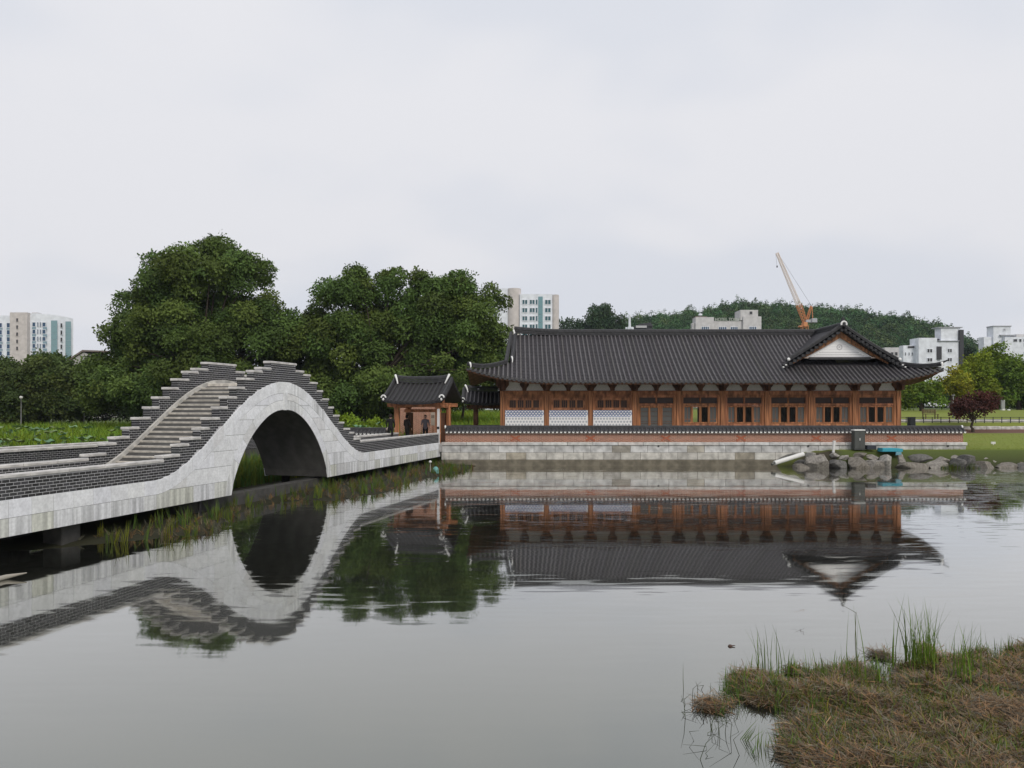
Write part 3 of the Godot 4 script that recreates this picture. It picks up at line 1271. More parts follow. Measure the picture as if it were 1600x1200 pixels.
func build_hall() -> void:
	var root := thing("tiled_hall", "long single-storey timber hall with dark tiled hip-and-gable roof behind the brick wall", "house", Vector3(0, 0, -50))
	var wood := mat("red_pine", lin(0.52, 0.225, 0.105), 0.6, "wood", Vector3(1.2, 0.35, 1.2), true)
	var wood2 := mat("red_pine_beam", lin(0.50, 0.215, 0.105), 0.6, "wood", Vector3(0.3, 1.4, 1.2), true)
	var dark_wood := mat("shaded_pine", lin(0.17, 0.08, 0.045), 0.7, "wood", Vector3(0.4, 1.0, 1.0))  # darkened pine: shade under eaves and indoors put into the colour
	var plaster := mat("plaster", lin(0.78, 0.75, 0.70), 0.9, "grain", Vector3(0.5, 0.5, 0.5))
	var tile := mat("roof_tile", Color.WHITE)
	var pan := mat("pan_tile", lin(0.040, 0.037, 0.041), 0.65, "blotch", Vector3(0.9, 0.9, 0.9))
	var row := mat("row_tile", lin(0.125, 0.118, 0.122), 0.6, "blotch", Vector3(0.5, 0.5, 0.5), true)  # lighter than the pans: weathering, plus sky light on the rounds put into the colour
	var white := mat("lime_white", Color.WHITE)
	var stone := mat("plinth_stone", lin(0.42, 0.41, 0.40), 0.85, "blotch", Vector3(0.4, 0.4, 0.4))
	# plinth, floor
	var m := MB.new()
	m.cbox(Vector3(-1.6, 0.9, -8.6), Vector3(26.2, 1.75, 1.1), 0.04)
	obj("plinth", m, stone, root)
	m = tinted()
	m.box(Vector3(-0.7, 1.75, -6.9), Vector3(25.2, 2.02, -0.05))
	obj("floor", m, dark_wood, root)
	# front wall: columns, beams and nine bays
	var x0 := -0.62
	var bay := 2.86
	for i in 10:
		m = tinted()
		var t := rng.randf_range(0.88, 1.08)
		m.col = Color(t, t, t)
		var c := x0 + bay * i
		m.cbox(Vector3(c - 0.15, 1.75, -0.15), Vector3(c + 0.15, 4.56, 0.15), 0.02)
		obj("column", m, wood, root)
		m = tinted()   # bracket arm on the column head
		m.prism(PackedVector2Array([Vector2(c - 0.2, 4.575), Vector2(c + 0.2, 4.575), Vector2(c + 0.24, 4.7), Vector2(c + 0.42, 4.93), Vector2(c + 0.42, 5.4), Vector2(c - 0.42, 5.4), Vector2(c - 0.42, 4.93), Vector2(c - 0.24, 4.7)]), -0.1, 0.16, 0.01)
		m.prism(PackedVector2Array([Vector2(c - 0.09, 4.6), Vector2(c + 0.09, 4.6), Vector2(c + 0.09, 5.0), Vector2(c - 0.09, 5.0)]), 0.16, 0.7, 0.01)
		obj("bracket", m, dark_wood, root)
	var glass := StandardMaterial3D.new()
	glass.resource_name = "window_glass"
	glass.albedo_color = Color(0.3, 0.33, 0.33, 0.04)
	glass.transparency = BaseMaterial3D.TRANSPARENCY_ALPHA
	glass.roughness = 0.03
	glass.metallic_specular = 0.5
	var screen := mat("window_screen", lin(0.10, 0.10, 0.095), 0.45)
	var dark := mat("dark_glass", lin(0.045, 0.028, 0.022), 0.2)
	for b in 9:
		var a := x0 + bay * b + 0.15
		var e := x0 + bay * (b + 1) - 0.15
		var mid := (a + e) / 2
		m = tinted()
		m.cbox(Vector3(a, 4.29, -0.12), Vector3(e, 4.56, 0.12), 0.015)
		obj("beam", m, wood2, root)
		m = tinted()
		m.prism(PackedVector2Array([Vector2(mid - 0.13, 4.575), Vector2(mid + 0.13, 4.575), Vector2(mid + 0.15, 4.72), Vector2(mid + 0.30, 4.93), Vector2(mid + 0.30, 5.4), Vector2(mid - 0.30, 5.4), Vector2(mid - 0.30, 4.93), Vector2(mid - 0.15, 4.72)]), -0.08, 0.14, 0.01)
		obj("bracket", m, dark_wood, root)
		for s in [-1.0, 1.0]:   # white plaster between the brackets
			m = tinted()
			var ca = mid + s * 0.70
			m.prism(PackedVector2Array([Vector2(ca - 0.6, 4.57), Vector2(ca + 0.6, 4.57), Vector2(ca + 0.6, 5.4), Vector2(ca - 0.6, 5.4)]), -0.05, 0.02, 0.0)
			obj("plaster_panel", m, plaster, root)
		# jambs beside the columns
		for s in [[a, a + 0.17], [e - 0.17, e]]:
			m = tinted()
			m.cbox(Vector3(s[0] + 0.003, 1.98, -0.08), Vector3(s[1] - 0.003, 4.287, 0.09), 0.012)
			obj("jamb", m, wood, root)
		var l := a + 0.17
		var r := e - 0.17
		m = tinted()
		m.cbox(Vector3(a, 1.752, -0.1), Vector3(e, 1.977, 0.13), 0.012)
		obj("sill_beam", m, wood2, root)
		m = tinted()   # frieze under the beam
		m.cbox(Vector3(l, 4.12, -0.07), Vector3(r, 4.287, 0.07), 0.01)
		obj("lintel", m, wood2, root)
		if b < 3:
			# four small windows over a tiled panel
			var win := MB.new()
			for bar in [[l, l + 0.1], [r - 0.1, r]]:
				win.cbox(Vector3(bar[0], 3.30, -0.05), Vector3(bar[1], 4.117, 0.06), 0.01)
			win.cbox(Vector3(l + 0.1, 3.94, -0.05), Vector3(r - 0.1, 4.117, 0.055), 0.01)
			win.cbox(Vector3(l + 0.1, 3.30, -0.05), Vector3(r - 0.1, 3.46, 0.055), 0.01)
			var wo := obj("window", win, wood2, root)
			var pw := (r - l - 0.2) / 4
			for k in 4:
				var pl := l + 0.1 + pw * k
				m = tinted()
				m.box(Vector3(pl + 0.07, 3.46, -0.02), Vector3(pl + pw - 0.07, 3.94, -0.005))
				obj("pane", m, dark, wo)
				m = tinted()
				for q in [[pl, pl + 0.07], [pl + pw - 0.07, pl + pw]]:
					m.cbox(Vector3(q[0] + 0.002, 3.46, -0.04), Vector3(q[1] - 0.002, 3.94, 0.04), 0.008)
				for q in 2:   # thin lattice over the pane
					m.box(Vector3(pl + 0.07 + (pw - 0.14) * (q + 1) / 3.0 - 0.008, 3.46, -0.004), Vector3(pl + 0.07 + (pw - 0.14) * (q + 1) / 3.0 + 0.008, 3.94, 0.012))
				obj("sash", m, wood, wo)
			m = tinted()
			m.cbox(Vector3(a + 0.02, 1.98, 0.093), Vector3(e - 0.02, 3.29, 0.13), 0.01)
			var tp := obj("tile_panel", m, mat("white_tile", lin(0.80, 0.80, 0.80), 0.45), root)
			var blue := MB.new()
			var n := 12
			var tw := (e - a - 0.14) / n
			for j in 3:   # chain of blue-edged hexagons above
				for i in n:
					var cx := a + 0.07 + tw * (i + 0.5) + (tw / 2 if j % 2 else 0.0) - (tw / 4)
					hex_ring(blue, Vector3(cx, 3.20 - j * 0.125, 0.13), tw * 0.52, tw * 0.33)
			var grey := MB.new()
			for j in 4:
				for i in n:
					var cx := a + 0.07 + tw * (i + 0.5) + (tw / 4 if j % 2 else -tw / 4)
					var cy := 2.74 - j * 0.195
					hex_ring(grey, Vector3(cx, cy, 0.13), tw * 0.34, tw * 0.22)
					grey.cbox(Vector3(cx - 0.022, cy - 0.022, 0.128), Vector3(cx + 0.022, cy + 0.022, 0.136), 0.003)
			kind(obj("blue_tiles", blue, mat("blue_glaze", lin(0.09, 0.17, 0.42), 0.35), tp), "stuff")
			kind(obj("patterned_tiles", grey, mat("grey_glaze", lin(0.26, 0.29, 0.35), 0.4), tp), "stuff")
		else:
			# transom with two panes
			m = tinted()
			m.cbox(Vector3(l, 3.58, -0.06), Vector3(r, 3.74, 0.075), 0.012)
			m.cbox(Vector3(mid - 0.05, 3.743, -0.05), Vector3(mid + 0.05, 4.117, 0.06), 0.01)
			var tr := obj("transom", m, wood2, root)
			for s in [[l, mid - 0.05], [mid + 0.05, r]]:
				m = tinted()
				m.box(Vector3(s[0] + 0.01, 3.745, -0.03), Vector3(s[1] - 0.01, 4.115, -0.01))
				obj("pane", m, dark, tr)
			if b == 3:
				# a pair of sliding doors and a narrow side leaf
				for dd in [[l, l + 1.3], [l + 1.42, r]]:
					m = tinted()
					var da: float = dd[0]
					var de: float = dd[1]
					var nn := 2 if de - da > 1.0 else 1
					m.cbox(Vector3(da, 1.98, -0.04), Vector3(da + 0.09, 3.577, 0.05), 0.01)
					m.cbox(Vector3(de - 0.09, 1.98, -0.04), Vector3(de, 3.577, 0.05), 0.01)
					m.cbox(Vector3(da + 0.09, 3.46, -0.04), Vector3(de - 0.09, 3.575, 0.05), 0.01)
					m.cbox(Vector3(da + 0.09, 1.98, -0.04), Vector3(de - 0.09, 2.25, 0.05), 0.01)
					if nn == 2:
						m.cbox(Vector3((da + de) / 2 - 0.07, 2.25, -0.04), Vector3((da + de) / 2 + 0.07, 3.46, 0.05), 0.01)
					var door := obj("door", m, wood, root)
					for k in nn:
						var pa: float = da + 0.09 if k == 0 else (da + de) / 2 + 0.07
						var pe: float = de - 0.09 if k == nn - 1 else (da + de) / 2 - 0.07
						m = tinted()
						m.box(Vector3(pa, 2.25, -0.02), Vector3(pe, 3.46, 0.0))
						obj("pane", m, screen, door)
						m = tinted()
						for y in [2.42, 2.55, 2.9, 3.2]:
							m.box(Vector3(pa, y, 0.0), Vector3(pe, y + 0.02, 0.018))
						obj("lattice", m, dark_wood, door)
				m = tinted()
				m.cbox(Vector3(l + 1.30, 1.98, -0.06), Vector3(l + 1.42, 3.577, 0.07), 0.012)
				obj("jamb", m, wood, root)
			else:
				m = tinted()
				m.cbox(Vector3(l, 1.98, -0.06), Vector3(r, 2.43, 0.07), 0.012)
				obj("apron_beam", m, wood2, root)
				var w4 := (r - l) / 4
				for k in 4:
					var pa := l + w4 * k
					m = tinted()
					var f := 0.075
					m.cbox(Vector3(pa + 0.004, 2.435, -0.045), Vector3(pa + f, 3.575, 0.05), 0.01)
					m.cbox(Vector3(pa + w4 - f, 2.435, -0.045), Vector3(pa + w4 - 0.004, 3.575, 0.05), 0.01)
					m.cbox(Vector3(pa + f, 3.49, -0.045), Vector3(pa + w4 - f, 3.575, 0.048), 0.01)
					m.cbox(Vector3(pa + f, 2.435, -0.045), Vector3(pa + w4 - f, 2.52, 0.048), 0.01)
					var wo := obj("window", m, wood, root)
					m = tinted()
					m.box(Vector3(pa + f, 2.52, -0.012), Vector3(pa + w4 - f, 3.49, -0.002))
					obj("pane", m, screen if k == 0 or k == 3 else glass, wo)
					if k == 0 or k == 3:
						m = tinted()
						m.box(Vector3(pa + f, 2.7, -0.002), Vector3(pa + w4 - f, 2.722, 0.016))
						m.box(Vector3(pa + w4 / 2 - 0.01, 2.52, -0.002), Vector3(pa + w4 / 2 + 0.01, 3.49, 0.014))
						obj("lattice", m, wood, wo)
	# left end wall, right end wall, back wall with openings
	for x in [x0 - 0.02, 25.0]:
		m = tinted()
		m.box(Vector3(x, 1.75, -6.85), Vector3(x + 0.14, 5.6, -0.16))
		obj("end_wall", m, plaster, root)
	m = tinted()
	for seg in [[-0.6, 12.05], [13.75, 17.75], [18.3, 25.1]]:
		m.box(Vector3(seg[0], 1.75, -6.98), Vector3(seg[1], 5.6, -6.85))
	for seg in [[12.05, 13.75], [17.75, 18.3]]:
		m.box(Vector3(seg[0], 3.6, -6.98), Vector3(seg[1], 5.6, -6.85))
		m.box(Vector3(seg[0], 1.75, -6.98), Vector3(seg[1], 2.35, -6.85))
	obj("back_wall", m, dark_wood, root)
	m = tinted()
	m.box(Vector3(-0.6, 5.41, -6.85), Vector3(25.1, 5.5, -0.2))
	obj("ceiling", m, dark_wood, root)
	# soffit and rafters
	var sof := MB.new()
	var nx := 48
	for i in nx:
		for side in 2:
			var xa := lerpf(XL + 0.06, XR - 0.06, i / float(nx))
			var xb := lerpf(XL + 0.06, XR - 0.06, (i + 1) / float(nx))
			var q := [front(xa, 0.012), front(xb, 0.012), front(xb, minf(0.36, hip_top(xb) * 0.97)), front(xa, minf(0.36, hip_top(xa) * 0.97))]
			for k in 4:
				q[k].y -= 0.15
				if side:
					q[k].z = 2 * RIDGE_Z - q[k].z
			if side:
				sof.quad(q[0], q[1], q[2], q[3])
			else:
				sof.quad(q[3], q[2], q[1], q[0])
	for i in 14:   # under the end slopes
		for x in [[XL + 0.06, -0.2], [XR - 0.06, 24.8]]:
			var za := lerpf(2.0, 2 * RIDGE_Z - 2.0, i / 14.0)
			var zb := lerpf(2.0, 2 * RIDGE_Z - 2.0, (i + 1) / 14.0)
			var la := 0.85 * pow(clampf(absf(za - RIDGE_Z) / 5.5, 0, 1), 2.2)
			var lb := 0.85 * pow(clampf(absf(zb - RIDGE_Z) / 5.5, 0, 1), 2.2)
			sof.quad(Vector3(x[0], 4.95 + la, za), Vector3(x[0], 4.95 + lb, zb), Vector3(x[1], 6.0, clampf(zb, -7.0, 0.0)), Vector3(x[1], 6.0, clampf(za, -7.0, 0.0)))
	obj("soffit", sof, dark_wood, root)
	var raf := MB.new()
	var xr := XL + 0.4
	while xr < XR - 0.3:
		var p := front(xr, 0.03) - Vector3(0, 0.24, 0)
		var q := front(clampf(xr, -0.3, 24.9), 0.36) - Vector3(0, 0.26, 0)
		raf.tube([p, q], [0.065, 0.075], 6)
		xr += 0.36
	kind(obj("rafters", raf, dark_wood, root), "stuff")
	m = tinted()   # round purlin over the brackets
	m.tube([Vector3(-1.2, 5.42, 0.05), Vector3(25.7, 5.42, 0.05)], [0.16, 0.16], 10)
	obj("purlin", m, dark_wood, root)
	build_hall_roof(root, tile, pan, row, white, wood2)


func tinted() -> MB:
	var m := MB.new()
	var t := rng.randf_range(0.80, 1.12)
	m.col = Color(t, t * rng.randf_range(0.94, 1.04), t * rng.randf_range(0.9, 1.05))
	return m


func hex_ring(m: MB, c: Vector3, ro: float, ri: float) -> void:
	for k in 6:
		var a := TAU * k / 6.0 + PI / 6
		var b := TAU * (k + 1) / 6.0 + PI / 6
		var z := Vector3(0, 0, 0.006)
		m.quad(c + z + Vector3(cos(a) * ri, sin(a) * ri, 0), c + z + Vector3(cos(a) * ro, sin(a) * ro, 0), c + z + Vector3(cos(b) * ro, sin(b) * ro, 0), c + z + Vector3(cos(b) * ri, sin(b) * ri, 0))
		m.quad(c + Vector3(cos(a) * ro, sin(a) * ro, 0), c + Vector3(cos(b) * ro, sin(b) * ro, 0), c + z + Vector3(cos(b) * ro, sin(b) * ro, 0), c + z + Vector3(cos(a) * ro, sin(a) * ro, 0))


func build_hall_roof(root: Node3D, tile: Material, pan: Material, row: Material, white: Material, wood: Material) -> void:
	var step := 0.286
	var n := int(round((XR - XL) / step))
	# bed of pan tiles: channels between the rows
	var bed := MB.new()
	var nt := 14
	for i in n:
		var xa := XL + step * i
		var xb := xa + step
		for half in 2:
			var u0 := xa if half == 0 else xa + step / 2
			var u1 := xa + step / 2 if half == 0 else xb
			var s0 := -0.035 if half == 1 else 0.0
			var s1 := -0.035 if half == 0 else 0.0
			var h0 := 1.0 if u0 > 17.6 and u0 < 24.75 else hip_top(u0)
			var h1 := 1.0 if u1 > 17.6 and u1 < 24.75 else hip_top(u1)
			if u0 >= GX:
				h0 = minf(h0, 0.42)
				h1 = minf(h1, 0.42)
			for k in nt:
				var ta := k / float(nt)
				var tb := (k + 1) / float(nt)
				var lip := Vector3(0, 0.022, 0)   # each course laps over the one below
				bed.quad(front(u0, ta * h0) + Vector3(0, s0 - 0.02, 0), front(u1, ta * h1) + Vector3(0, s1 - 0.02, 0), front(u1, ta * h1) + Vector3(0, s1, 0) + lip, front(u0, ta * h0) + Vector3(0, s0, 0) + lip)
				bed.quad(front(u0, ta * h0) + Vector3(0, s0, 0) + lip, front(u1, ta * h1) + Vector3(0, s1, 0) + lip, front(u1, tb * h1) + Vector3(0, s1, 0), front(u0, tb * h0) + Vector3(0, s0, 0))
	var roof := obj("roof", bed, pan, root)
	# back slope, end slopes and the wing, mostly out of sight
	var back := MB.new()
	for i in n:
		var xa := XL + step * i
		var xb := xa + step
		for k in 4:
			var q := [front(xa, hip_top(xa) * k / 4.0), front(xb, hip_top(xb) * k / 4.0), front(xb, hip_top(xb) * (k + 1) / 4.0), front(xa, hip_top(xa) * (k + 1) / 4.0)]
			for j in 4:
				q[j].z = 2 * RIDGE_Z - q[j].z
			if xb < 17:
				back.quad(q[1], q[0], q[3], q[2])
	for k in 16:   # left end slope below the left gable
		var za := lerpf(2.2, 2 * RIDGE_Z - 2.2, k / 16.0)
		var zb := lerpf(2.2, 2 * RIDGE_Z - 2.2, (k + 1) / 16.0)
		var la := 0.85 * pow(clampf(absf(za - RIDGE_Z) / 5.7, 0, 1), 2.2)
		var lb := 0.85 * pow(clampf(absf(zb - RIDGE_Z) / 5.7, 0, 1), 2.2)
		var ka := clampf(za, RIDGE_Z - 3.3, RIDGE_Z + 3.3)
		var kb := clampf(zb, RIDGE_Z - 3.3, RIDGE_Z + 3.3)
		back.quad(Vector3(XL, 5.1 + la, zb), Vector3(XL, 5.1 + la, za), Vector3(-0.05, 6.42, ka), Vector3(-0.05, 6.42, kb))
	back.tri(Vector3(-0.02, 6.4, RIDGE_Z - 3.3), Vector3(-0.02, 6.4, RIDGE_Z + 3.3), Vector3(0.2, 8.5, RIDGE_Z))
	# wing slopes run back from the front gable
	var nw := 10
	for s in [-1.0, 1.0]:
		for k in nw:
			var oa: float = 5.8 * k / nw
			var ob: float = 5.8 * (k + 1) / nw
			var za := GZ + 0.6 if oa < 3.5 else (2.0 if s > 0 else -1.0)
			var zb := GZ + 0.6 if ob <= 3.5 else (2.0 if s > 0 else -1.0)
			if s > 0 and ob > 3.5:
				za = lerpf(GZ + 0.2, 2.0, (oa - 3.4) / 2.4)
				zb = lerpf(GZ + 0.2, 2.0, (ob - 3.4) / 2.4)
			if s < 0 and ob > 3.9:
				continue
			var la := 0.85 * pow(clampf((oa - 3.4) / 2.4, 0, 1), 1.5) if s > 0 else 0.0
			var lb := 0.85 * pow(clampf((ob - 3.4) / 2.4, 0, 1), 1.5) if s > 0 else 0.0
			var zend := -16.0
			var zmid := -4.0
			var a := Vector3(GX + s * oa, wing_y(GX + oa) + 0.06 + la, za)
			var b := Vector3(GX + s * ob, wing_y(GX + ob) + 0.06 + lb, zb)
			var a2 := Vector3(a.x, wing_y(GX + oa) + 0.06, zmid)
			var b2 := Vector3(b.x, wing_y(GX + ob) + 0.06, zmid)
			var a3 := Vector3(a2.x, a2.y, zend)
			var b3 := Vector3(b2.x, b2.y, zend)
			if s > 0:
				back.quad(a, b, b2, a2)
				back.quad(a2, b2, b3, a3)
			else:
				back.quad(b, a, a2, b2)
				back.quad(b2, a2, a3, b3)
	obj("rear_slopes", back, pan, roof)
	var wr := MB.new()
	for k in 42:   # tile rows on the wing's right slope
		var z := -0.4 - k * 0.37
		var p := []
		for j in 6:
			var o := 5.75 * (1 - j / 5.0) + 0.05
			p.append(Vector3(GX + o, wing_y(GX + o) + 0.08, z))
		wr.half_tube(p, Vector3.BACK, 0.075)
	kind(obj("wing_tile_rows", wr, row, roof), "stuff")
	# tile rows, each a part of the roof
	var discs := MB.new()
	var drips := MB.new()
	for i in n + 1:
		var x := XL + step * i
		var top := hip_top(x)
		if i > 0 and i < n:
			if top > 0.03:
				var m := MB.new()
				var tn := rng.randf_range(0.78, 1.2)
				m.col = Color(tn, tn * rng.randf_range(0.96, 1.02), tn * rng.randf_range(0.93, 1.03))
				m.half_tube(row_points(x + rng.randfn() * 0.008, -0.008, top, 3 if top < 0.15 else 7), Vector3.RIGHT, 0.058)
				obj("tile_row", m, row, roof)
			if x > 17.62 and x < GX - 0.1:   # rows of the main slope above the valley beside the front gable
				var tv := 0.33
				while tv < 0.97 and front(x, tv).y < wing_y(x) + 0.04:
					tv += 0.02
				if tv < 0.95:
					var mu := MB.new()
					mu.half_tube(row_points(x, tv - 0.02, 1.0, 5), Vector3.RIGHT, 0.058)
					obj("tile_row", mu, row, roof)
			var e := front(x, 0.0)
			discs.tube([e + Vector3(0, 0.035, 0.02), e + Vector3(0, 0.03, 0.07)], [0.085, 0.085], 8)
		if i < n:   # hanging edge of the pan tile
			var c := (front(x, 0) + front(x + step, 0)) / 2 + Vector3(0, -0.02, 0.03)
			for k in 6:
				var a0 := PI + PI * k / 6.0
				var a1 := PI + PI * (k + 1) / 6.0
				var r := step * 0.47
				drips.quad(c + Vector3(cos(a0) * r, 0, 0), c + Vector3(cos(a0) * r, sin(a0) * r * 0.85, 0.02), c + Vector3(cos(a1) * r, sin(a1) * r * 0.85, 0.02), c + Vector3(cos(a1) * r, 0, 0))
	kind(obj("end_tiles", discs, mat("end_tile", lin(0.10, 0.098, 0.098), 0.6), roof), "stuff")
	kind(obj("drip_tiles", drips, tile, roof), "stuff")
	# fascia board under the eave
	var fas := MB.new()
	for i in n:
		var a := front(XL + step * i, 0) + Vector3(0, -0.05, -0.05)
		var b := front(XL + step * (i + 1), 0) + Vector3(0, -0.05, -0.05)
		fas.quad(a + Vector3(0, -0.14, 0), b + Vector3(0, -0.14, 0), b, a)
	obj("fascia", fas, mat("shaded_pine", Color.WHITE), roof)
	# ridges
	var m := MB.new()
	var p := []
	for i in 25:
		var x := lerpf(0.15, GX - 0.1, i / 24.0)
		p.append(Vector3(x, 8.46 + 0.22 * pow(clampf(1 - x / 4.0, 0, 1), 2), RIDGE_Z))
	ridge_bar(m, p, 0.17, 0.36)
	obj("main_ridge", m, tile, roof)
	m = MB.new()
	p = []
	for i in 9:   # descending ridge along the left gable
		var t := lerpf(1.0, 0.42, i / 8.0)
		p.append(front(lerpf(0.25, 0.0, i / 8.0), t) + Vector3(0, 0.02, 0))
	ridge_bar(m, p, 0.13, 0.2)
	obj("gable_ridge", m, tile, roof)
	m = MB.new()
	p = []
	for i in 9:   # left hip ridge, bending up to the corner
		var x := lerpf(-0.05, XL + 0.1, i / 8.0)
		p.append(front(x, hip_top(x)) + Vector3(0, 0.02 + 0.12 * pow(i / 8.0, 4), 0))
	ridge_bar(m, p, 0.12, 0.2)
	obj("hip_ridge", m, tile, roof)
	m = MB.new()
	p = []
	for i in 9:
		var x := lerpf(24.6, XR - 0.1, i / 8.0)
		p.append(front(x, hip_top(x)) + Vector3(0, 0.04 + 0.12 * pow(i / 8.0, 4), 0))
	ridge_bar(m, p, 0.13, 0.2)
	obj("hip_ridge", m, tile, roof)
	# white clasp tiles at the ridge ends
	end_clasp(Vector3(0.1, 8.85, RIDGE_Z + 0.14), Vector3(0.22, 8.2, RIDGE_Z + 0.3), 0.07, white, roof)
	end_clasp(front(0.0, 0.43) + Vector3(-0.02, 0.3, 0.1), front(0.0, 0.40) + Vector3(0.02, 0.0, 0.12), 0.06, white, roof)
	end_clasp(front(XL + 0.2, 0.03) + Vector3(0.02, 0.34, 0.1), front(XL + 0.22, 0.02) + Vector3(0.06, 0.06, 0.14), 0.07, white, roof)
	end_clasp(front(XR - 0.2, 0.03) + Vector3(-0.02, 0.34, 0.1), front(XR - 0.22, 0.02) + Vector3(-0.06, 0.06, 0.14), 0.09, white, roof)
	m = MB.new()
	m.tube([front(XR - 0.1, 0.03) + Vector3(-0.1, 0.3, 0), front(XR, 0) + Vector3(0.12, 0.5, 0.15)], [0.08, 0.03], 6)
	obj("corner_tip", m, tile, roof)
	# front gable
	var g := MB.new()
	g.prism(PackedVector2Array([Vector2(GX - 2.15, 6.74), Vector2(GX + 2.15, 6.74), Vector2(GX, 8.08)]), GZ - 0.3, GZ, 0.0)
	var gable := obj("gable", g, mat("gable_plaster", lin(0.88, 0.88, 0.88), 0.85), roof)
	var groove := mat("grey_groove", lin(0.22, 0.22, 0.23), 0.8)
	for k in 9:
		var y := 6.80 + k * 0.105
		var hw := 1.85 * (7.9 - y) / 1.16 - 0.12
		m = MB.new()
		m.box(Vector3(GX - hw, y, GZ), Vector3(GX + hw, y + (0.026 if k in [0, 1, 2] else 0.009), GZ + 0.004))
		obj("groove", m, groove, gable)
	m = MB.new()
	for k in 14:
		var a := TAU * k / 14.0
		var b := TAU * (k + 1) / 14.0
		var c := Vector3(GX + 0.03, 7.38, GZ + 0.006)
		m.quad(c + Vector3(cos(a), sin(a), 0) * 0.12, c + Vector3(cos(a), sin(a), 0) * 0.2, c + Vector3(cos(b), sin(b), 0) * 0.2, c + Vector3(cos(b), sin(b), 0) * 0.12)
	m.cbox(Vector3(GX - 0.03, 7.32, GZ), Vector3(GX + 0.09, 7.44, GZ + 0.012), 0.004)
	obj("ring_emblem", m, mat("pale_groove", lin(0.52, 0.52, 0.53), 0.8), gable)
	m = MB.new()   # pale flashing under the bargeboards
	for s in [-1.0, 1.0]:
		m.box(Vector3(GX + s * 2.45 - 0.52, 6.66, GZ + 0.01), Vector3(GX + s * 2.45 + 0.52, 6.735, GZ + 0.1))
	obj("flashing", m, mat("pale_board", lin(0.66, 0.56, 0.48), 0.7), gable)
	m = MB.new()   # dark sill along the foot of the gable
	m.cbox(Vector3(GX - 2.0, 6.56, GZ - 0.1), Vector3(GX + 2.0, 6.735, GZ + 0.16), 0.02)
	obj("gable_sill", m, tile, gable)
	var barge := MB.new()
	for s in [-1.0, 1.0]:
		for k in 8:
			var oa := 3.1 * k / 8.0
			var ob := 3.1 * (k + 1) / 8.0
			var wa := 0.42 - 0.32 * k / 8.0
			var wb := 0.42 - 0.32 * (k + 1) / 8.0
			var ya := wing_y(GX + oa) - 0.2
			var yb := wing_y(GX + ob) - 0.2
			var q := [Vector3(GX + s * oa, ya - wa, GZ + 0.2), Vector3(GX + s * ob, yb - wb, GZ + 0.2), Vector3(GX + s * ob, yb, GZ + 0.2), Vector3(GX + s * oa, ya, GZ + 0.2)]
			var bk := []
			for v in q:
				bk.append(v - Vector3(0, 0, 0.08))
			if s > 0:
				barge.quad(q[0], q[1], q[2], q[3])
				barge.quad(bk[0], bk[1], q[1], q[0])
			else:
				barge.quad(q[1], q[0], q[3], q[2])
				barge.quad(bk[1], bk[0], q[0], q[1])
	var bb := obj("bargeboard", barge, mat("barge_wood", lin(0.40, 0.19, 0.09), 0.65, "wood", Vector3(0.6, 0.6, 0.6)), gable)
	var studs := MB.new()
	for s in [-1.0, 1.0]:
		for k in 6:
			var o := 0.55 + k * 0.42
			studs.ball(Vector3(GX + s * o, wing_y(GX + o) - 0.42 + 0.02 * k, GZ + 0.21), Vector3(0.035, 0.035, 0.02), 4)
	kind(obj("studs", studs, mat("black_metal", Color.WHITE), bb), "stuff")
	# verge: short rows of tiles laid across the gable edge, under a rounded ridge
	for s in [-1.0, 1.0]:
		for k in 13:
			var o := 0.12 + k * 0.275
			var y := wing_y(GX + o) + 0.02
			m = MB.new()
			m.tube([Vector3(GX + s * o, y - 0.12, GZ + 0.75), Vector3(GX + s * o, y - 0.02, GZ + 0.1)], [0.1, 0.1], 8)
			m.tube([Vector3(GX + s * (o + 0.137), y - 0.27, GZ + 0.66), Vector3(GX + s * (o + 0.137), y - 0.17, GZ + 0.1)], [0.075, 0.075], 6)
			obj("verge_tile", m, tile, gable)
		p = []
		for k in 10:
			var o := 3.62 * k / 9.0
			p.append(Vector3(GX + s * o, wing_y(GX + o) + 0.08 + 0.06 * pow(k / 9.0, 3), GZ + 0.55))
		m = MB.new()
		ridge_bar(m, p, 0.13, 0.16)
		obj("verge_ridge", m, tile, gable)
		var e: Vector3 = p[-1]
		m = MB.new()
		m.tube([e + Vector3(s * 0.25, -0.25, 0.15), e + Vector3(s * 0.05, -0.12, 0.1)], [0.11, 0.11], 8)
		m.tube([e + Vector3(s * 0.12, -0.35, 0.3), e + Vector3(s * 0.0, -0.3, 0.1)], [0.1, 0.1], 8)
		obj("verge_tile", m, tile, gable)
		for k in 3:
			m = MB.new()
			m.ball(e + Vector3(s * (0.05 + 0.17 * k) - s * 0.12, -0.1 - 0.13 * k + (0.24 if k == 0 else 0.0), 0.26), Vector3(0.11 if k == 0 else 0.07, 0.11 if k == 0 else 0.05, 0.06), 5)
			obj("clasp", m, white, gable)
	m = MB.new()
	p = []
	for i in 12:
		p.append(Vector3(GX, 8.58, GZ + 0.5 - i * 1.4))
	ridge_bar(m, p, 0.15, 0.28)
	obj("wing_ridge", m, tile, roof)
	m = MB.new()   # finial: white ring clasp under a dark knob
	for k in 10:
		var a := -0.4 + (PI + 0.8) * k / 10.0
		var b := -0.4 + (PI + 0.8) * (k + 1) / 10.0
		m.tube([Vector3(GX + cos(a) * 0.17, 8.80 + sin(a) * 0.17, GZ + 0.75), Vector3(GX + cos(b) * 0.17, 8.80 + sin(b) * 0.17, GZ + 0.75)], [0.06, 0.06], 6)
	obj("clasp", m, white, gable)
	m = MB.new()
